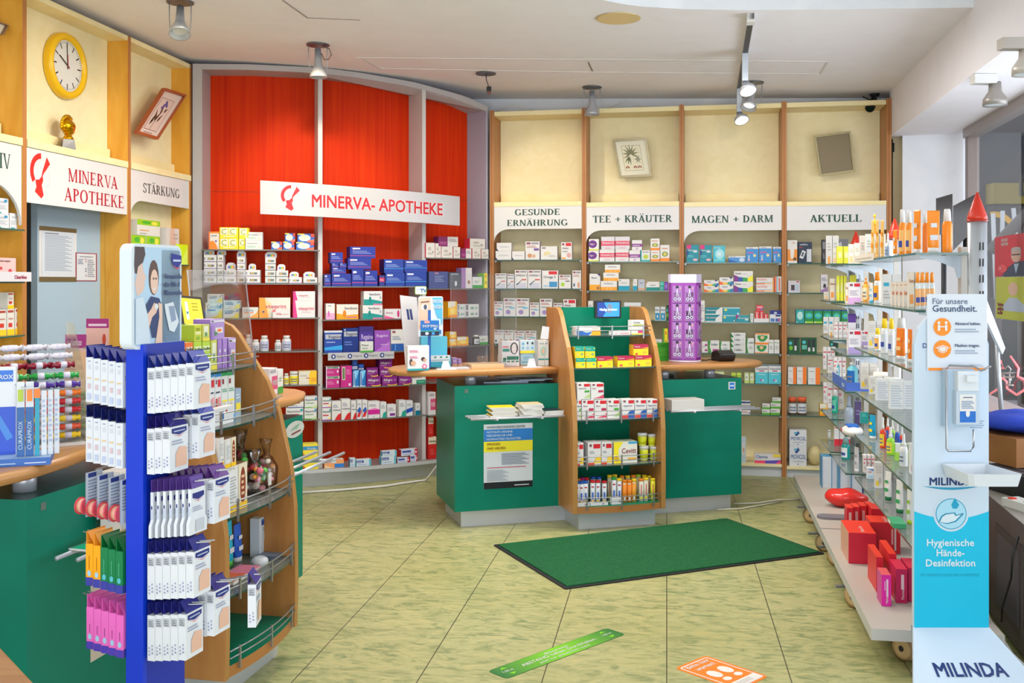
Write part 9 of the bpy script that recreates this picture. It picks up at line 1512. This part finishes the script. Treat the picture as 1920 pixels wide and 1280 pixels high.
p = Vector((2.13, 4.15, .551)); b = MB(); b.box(-.02, -.14, 0, .06, .16, .035, mat('#dcd8d0', .4)); b.box(-.01, .11, .035, .015, .135, .04, '#d03020'); 
for k in range(3): b.loft([(.035, .018, .018), (.0365, .018, .018)], mat('#b8b4ac'), 12, (.02, -.09 + .07 * k, 0))
tag(b.build('power_strip', loc=p, rz=.2), 'white power strip with red switch on the dark cabinet', 'power strip')
p = Vector((2.3, 4.55, .551)); b = MB(); b.box(-.1, -.14, 0, .2, .2, .09, mat('#1c1c20', .4)); b.box(-.1, -.14, .091, .2, .2, .1, mat('#2a2a2e', .5)); 
for k in range(5): b.box(-.08 + .05 * k, -.12, .1, -.045 + .05 * k, .16, .106, mat('#38383e'))
tag(b.build('keyboard_box', loc=p, rz=.2), 'black keyboard and device stack on the dark cabinet', 'device')
p = Vector((2.36, 4.75, .66)); b = MB(); b.box(-.12, -.16, 0, .3, .22, .13, mat('#8a5a2c', .5)); tag(b.build('wooden_box', loc=p, rz=.2), 'brown wooden box on top of the black devices', 'box')
p = Vector((2.42, 4.8, .792)); b = MB(); b.sphere((0, 0, .04), 1, mat('#1838a8', .7), 16, 8, (.22, .2, .05)); b.v = [(x, y, max(0, z + .012 * math.sin(24 * x + 17 * y))) for x, y, z in b.v]; tag(b.build('blue_cloth', loc=p), 'crumpled blue cloth lying on the wooden box', 'cloth')
b = MB(); b.tube([(1.99, 3.98, .50), (1.96, 3.97, .42), (1.97, 4.0, .33), (1.96, 4.05, .2), (1.99, 4.12, .12)], .004, 'black', 6); tag(b.build('black_cable'), 'black cable hanging down the dark cabinet', 'cable')
b = MB(); b.tube([(1.93, 4.22, .46), (1.925, 4.2, .30), (1.93, 4.1, .14), (1.95, 3.95, .05), (1.97, 3.85, .02)], .006, mat('#d8d4cc'), 6); tag(b.build('grey_cable'), 'pale grey cable hanging beside the sanitiser stand', 'cable')
# monitors turned to the window, behind the orange bottles
for i, (pts, Y, lab) in enumerate(((((1755, 372), (1786, 363), (1786, 440), (1755, 440)), 5.9, 'tall narrow dark board behind the orange bottles'), (((1787, 386), (1836, 360), (1836, 420), (1787, 470)), 6.0, 'dark glossy board leaning by the shop window'))):
    q = [at(*p, Y) + Vector((0, (.12 if j in (1, 2) else 0) * 0, 0)) for j, p in enumerate(pts)]; zb = q[2].z
    b = MB(); b.add(q + [p + Vector((.02, .05, 0)) for p in q], [(3, 2, 1, 0), (4, 5, 6, 7), (0, 1, 5, 4), (1, 2, 6, 5), (2, 3, 7, 6), (3, 0, 4, 7)], mat('#2a2422', .12)); cx = (q[2] + q[3]) / 2; b.tube([cx + Vector((.01, .03, 0)), (cx.x + .01, cx.y + .03, .7)], .015, M_DARK, 8); tag(b.build('display_board'), lab, 'display board')
# advertising stands and posters at the window
wpt = lambda px, o=-.03: (lambda Y: Vector(((px - 960) * Y / F, Y)))((3.358 - .19 * 7.55 + o) / ((px - 960) / F - .19))
def wposter(x0, x1, y0, y1, name, lab, art):
    a, c = wpt(x0), wpt(x1); ux = Vector((c.x - a.x, c.y - a.y, 0)); w = ux.length; z0, z1 = zof(y1, (a.y + c.y) / 2), zof(y0, (a.y + c.y) / 2); b = MB(); b.box(0, -.002, 0, w, .001, z1 - z0, 'white'); decals(b, art, (0, -.002, 0), (1, 0, 0), (0, 0, 1), w, z1 - z0); tag(b.build(name, loc=(a.x, a.y, z0), rz=math.atan2(ux.y, ux.x)), lab, 'poster')
wposter(1866, 1934, 440, 518, 'election_poster', 'red election poster of a man in glasses at the window', 'r 0 0 1 1 #c8283c; t .2 .86 .08 #f4e8e8 REINHARD; t .2 .76 .08 #f4e8e8 NAUMANN; p #2c3a58 6 .2 0 1 0 1 .3 .8 .36 .6 .34 .4 .22; e .62 .5 .14 .17 #d8b0a0; p #b8b4b4 5 .48 .58 .5 .68 .62 .7 .74 .68 .76 .58; r .5 .5 .74 .53 #3a3438; p #a8c0dc 3 .56 .3 .7 .3 .62 .06; e .24 .2 .14 .1 #e04a58; t .16 .18 .05 white SPD')
wposter(1868, 1936, 519, 600, 'election_poster', 'yellow green election poster of a man at the window', 'r 0 0 1 1 #b8c040; e .5 .72 .13 .16 #d8b4a0; p #b8c8e0 6 .2 .3 .4 .52 .6 .52 .9 .3 .9 .2 .2 .2; t .06 .3 .09 #a03058 Verkehrs-; t .06 .2 .09 #a03058 politik oh; t .06 .1 .09 #a03058 ten Wir')
b = MB(); Yb = 5.3; q = [at(*p, Yb) for p in ((1838, 575), (1862, 540), (1906, 655), (1880, 664))]; b.add([Vector((p.x, p.y + (.12 if i in (1, 2) else 0), p.z)) for i, p in enumerate(q)] + [Vector((p.x, p.y + .03 + (.12 if i in (1, 2) else 0), p.z)) for i, p in enumerate(q)], [(3, 2, 1, 0), (4, 5, 6, 7), (0, 1, 5, 4), (1, 2, 6, 5), (2, 3, 7, 6), (3, 0, 4, 7)], mat('#c8d8ec', .4))
v3 = [Vector(k) for k in b.v[:4]]; ux, uz = v3[2] - v3[3], v3[0] - v3[3]; decals(b, 'e .5 .5 .4 .42 #7090c0; e .5 .5 .37 .4 #d4e2f2; t .26 .5 .12 #3a5a98 Schluss; l .3 .2 .7 .3 2 #8aa0c4', v3[3], ux, uz, 1, 1) if False else None
c = sum(v3, Vector()) / 4; b.tube([c + Vector((.05, .06, -.1)), (c.x + .1, c.y + .1, .7)], .012, M_STEEL, 6); o = tag(b.build('window_sign'), 'slanted pale blue advertising board by the window', 'sign')
nrm = ux.cross(uz).normalized(); nrm = nrm if nrm.y < 0 else -nrm; bb = MB(); E = lambda ru, rv, n=24: [v3[3] + ux * (.5 + ru * math.cos(2 * math.pi * i / n)) + uz * (.5 + rv * math.sin(2 * math.pi * i / n)) for i in range(n)]
A_, B_ = [p + nrm * .0015 for p in E(.42, .42)], [p + nrm * .0015 for p in E(.39, .40)]; bb.add(A_ + B_, [(i, (i + 1) % 24, 24 + (i + 1) % 24, 24 + i) for i in range(24)], '#6a88bc'); v, f, w_ = text_geo('Schluss', .02); bb.add([v3[3] + ux * .5 + uz * (.2 + .6 * x / w_) - ux * (.0 - y * 0) + (-ux) * (y * .18 - .09) + nrm * .002 for x, y in v], f, '#3a5a98'); bb.build('print', o)
# pharmacy bowl sign in pink outline on the window
a, c = wpt(1856), wpt(1925); ux = Vector((c.x - a.x, c.y - a.y, 0)).normalized(); Ym = (a.y + c.y) / 2; U = lambda px, py: (lambda h: Vector((h.x, h.y, zof(py, h.y))))(wpt(px, -.05)); b = MB(); NEON = emit('pink_outline', '#f08a90', .6)
for seg in (((1857, 738), (1872, 728), (1872, 716), (1880, 708), (1888, 716), (1888, 728), (1906, 740), (1922, 730)), ((1872, 690), (1876, 676), (1882, 690), (1872, 690)), ((1895, 668), (1910, 690), (1908, 706), (1922, 712))): b.tube([U(*p) for p in seg], .007, NEON, 6)
o = tag(b.build('outline_sign'), 'pink outline sign with white bowl at the window', 'sign'); b = MB(); b.tube([U(*p) for p in ((1879, 700), (1884, 707), (1900, 707), (1906, 699), (1879, 700))], .006, mat('#e4dcdc'), 6); b.tube([U(*p) for p in ((1893, 707), (1893, 718), (1887, 722), (1899, 722))], .006, mat('#e4dcdc'), 6); b.tube([U(*p) for p in ((1884, 692), (1890, 686), (1896, 692), (1892, 700), (1896, 712), (1890, 718))], .004, mat('#e4dcdc'), 6); b.build('bowl_emblem', o)
# street outside
b = MB(); b.slab([(4.0, -6), (40, -6), (40, 40), (4.2, 40)], -.3, -.25, mat('#8a8a8c', .8)); o = b.build('street'); o['kind'] = 'structure'
FX = lambda px, Y: (px - 960) * Y / F
t = thing('street_facade', 'grey shop facade with a yellow band across the street', 'building', (0, 0, 0)); Y = 15; b = MB(); b.box(FX(1838, Y), Y, -.25, FX(1838, Y) + 9, Y + 3, 7, mat('#303238', .8)); b.build('wall', t)
b = MB(); z0, z1 = zof(384, Y), zof(346, Y); b.box(FX(1848, Y), Y - .25, z0, FX(1848, Y) + 6, Y, z1, mat('#7a6a14', .5)); write(b, 'DR', (FX(1896, Y), Y - .25, z0 + .12), (1, 0, 0), (0, 0, 1), .3, mat('#3a3a38'), bold=.04); b.build('sign_band', t)
b = MB(); b.box(FX(1846, Y), Y - .06, -.2, FX(1846, Y) + 6, Y, z0, mat('#10171f', .15)); b.build('shop_window', t); b = MB(); band(b, (FX(1860, Y), Y - .065, zof(440, Y)), (1, 0, 0), (0, 0, 1), .0, .0, .26, .34, 0, 100, mat('#e8b020')); b.build('arch_emblem', t)
b = MB()
for p0, p1 in (((1862, 400), (1868, 560)), ((1880, 395), (1876, 600)), ((1900, 390), (1915, 560))): b.tube([at(*p0, Y - .5), at(*p1, Y - .5)], .03, mat('#c8ccd0'), 6)
b.build('mullion', t)
t2 = thing('street_stair_rail', 'dark diagonal railing outside the window', 'railing', (0, 0, 0)); b = MB(); b.tube([at(1858, 470, 12), at(1935, 390, 12)], .07, mat('#4a4240'), 8); b.build('handrail', t2); b = MB(); b.tube([at(1872, 455, 12), (at(1872, 455, 12).x, 12, -.25)], .04, mat('#4a4240'), 6); b.tube([at(1915, 410, 12), (at(1915, 410, 12).x, 12, -.25)], .04, mat('#4a4240'), 6); b.build('baluster', t2)
# ================================================================ one label per thing
from collections import defaultdict
WORD = ['', 'first', 'second', 'third', 'fourth', 'fifth', 'sixth', 'seventh', 'eighth', 'ninth', 'tenth', 'eleventh', 'twelfth']
by = defaultdict(list)
for r in REG: by[(r[1], r[2])].append(r)
CAT = {'medicine_box': 'medicine box', 'supplement_box': 'supplement box', 'tea_box': 'tea box'}
for (look, place), L_ in by.items():
    base_name = L_[0][0].name.split('.')[0]; cat = base_name.replace('_', ' '); txt = (look + ' ' + place).strip()
    if len(L_) == 1: tag(L_[0][0], txt, cat, L_[0][5]); continue
    L_.sort(key=lambda r: (r[3], r[4])); cols = []
    for r in L_:
        if cols and abs(r[3] - cols[-1][-1][3]) < 4.5: cols[-1].append(r)
        else: cols.append([r])
    nc = len(cols)
    for i, col in enumerate(cols):
        col.sort(key=lambda r: r[4]); n = len(col); pos = '' if nc == 1 else ('leftmost' if i == 0 else 'rightmost' if i == nc - 1 else 'middle' if nc == 3 else WORD[i + 1] + ' along')
        for j, r in enumerate(col):
            lv = '' if n == 1 else ('lower' if j == 0 else 'upper') if n == 2 else ('bottom' if j == 0 else 'topmost' if j == n - 1 else 'second lowest' if j == 1 else 'second highest' if j == n - 2 else WORD[j + 1] + ' from bottom')
            tag(r[0], txt + ', ' + ' '.join(k for k in (lv, pos) if k), cat, r[5] or ('%s %s' % (look, place)).strip())
for o in C.objects:
    if o.parent is None and 'label' in o and len(o['label'].split()) > 16: print('LONG', len(o['label'].split()), o['label'])
print('THINGS', len([o for o in C.objects if o.parent is None and 'label' in o]), 'ALL', len(C.objects))
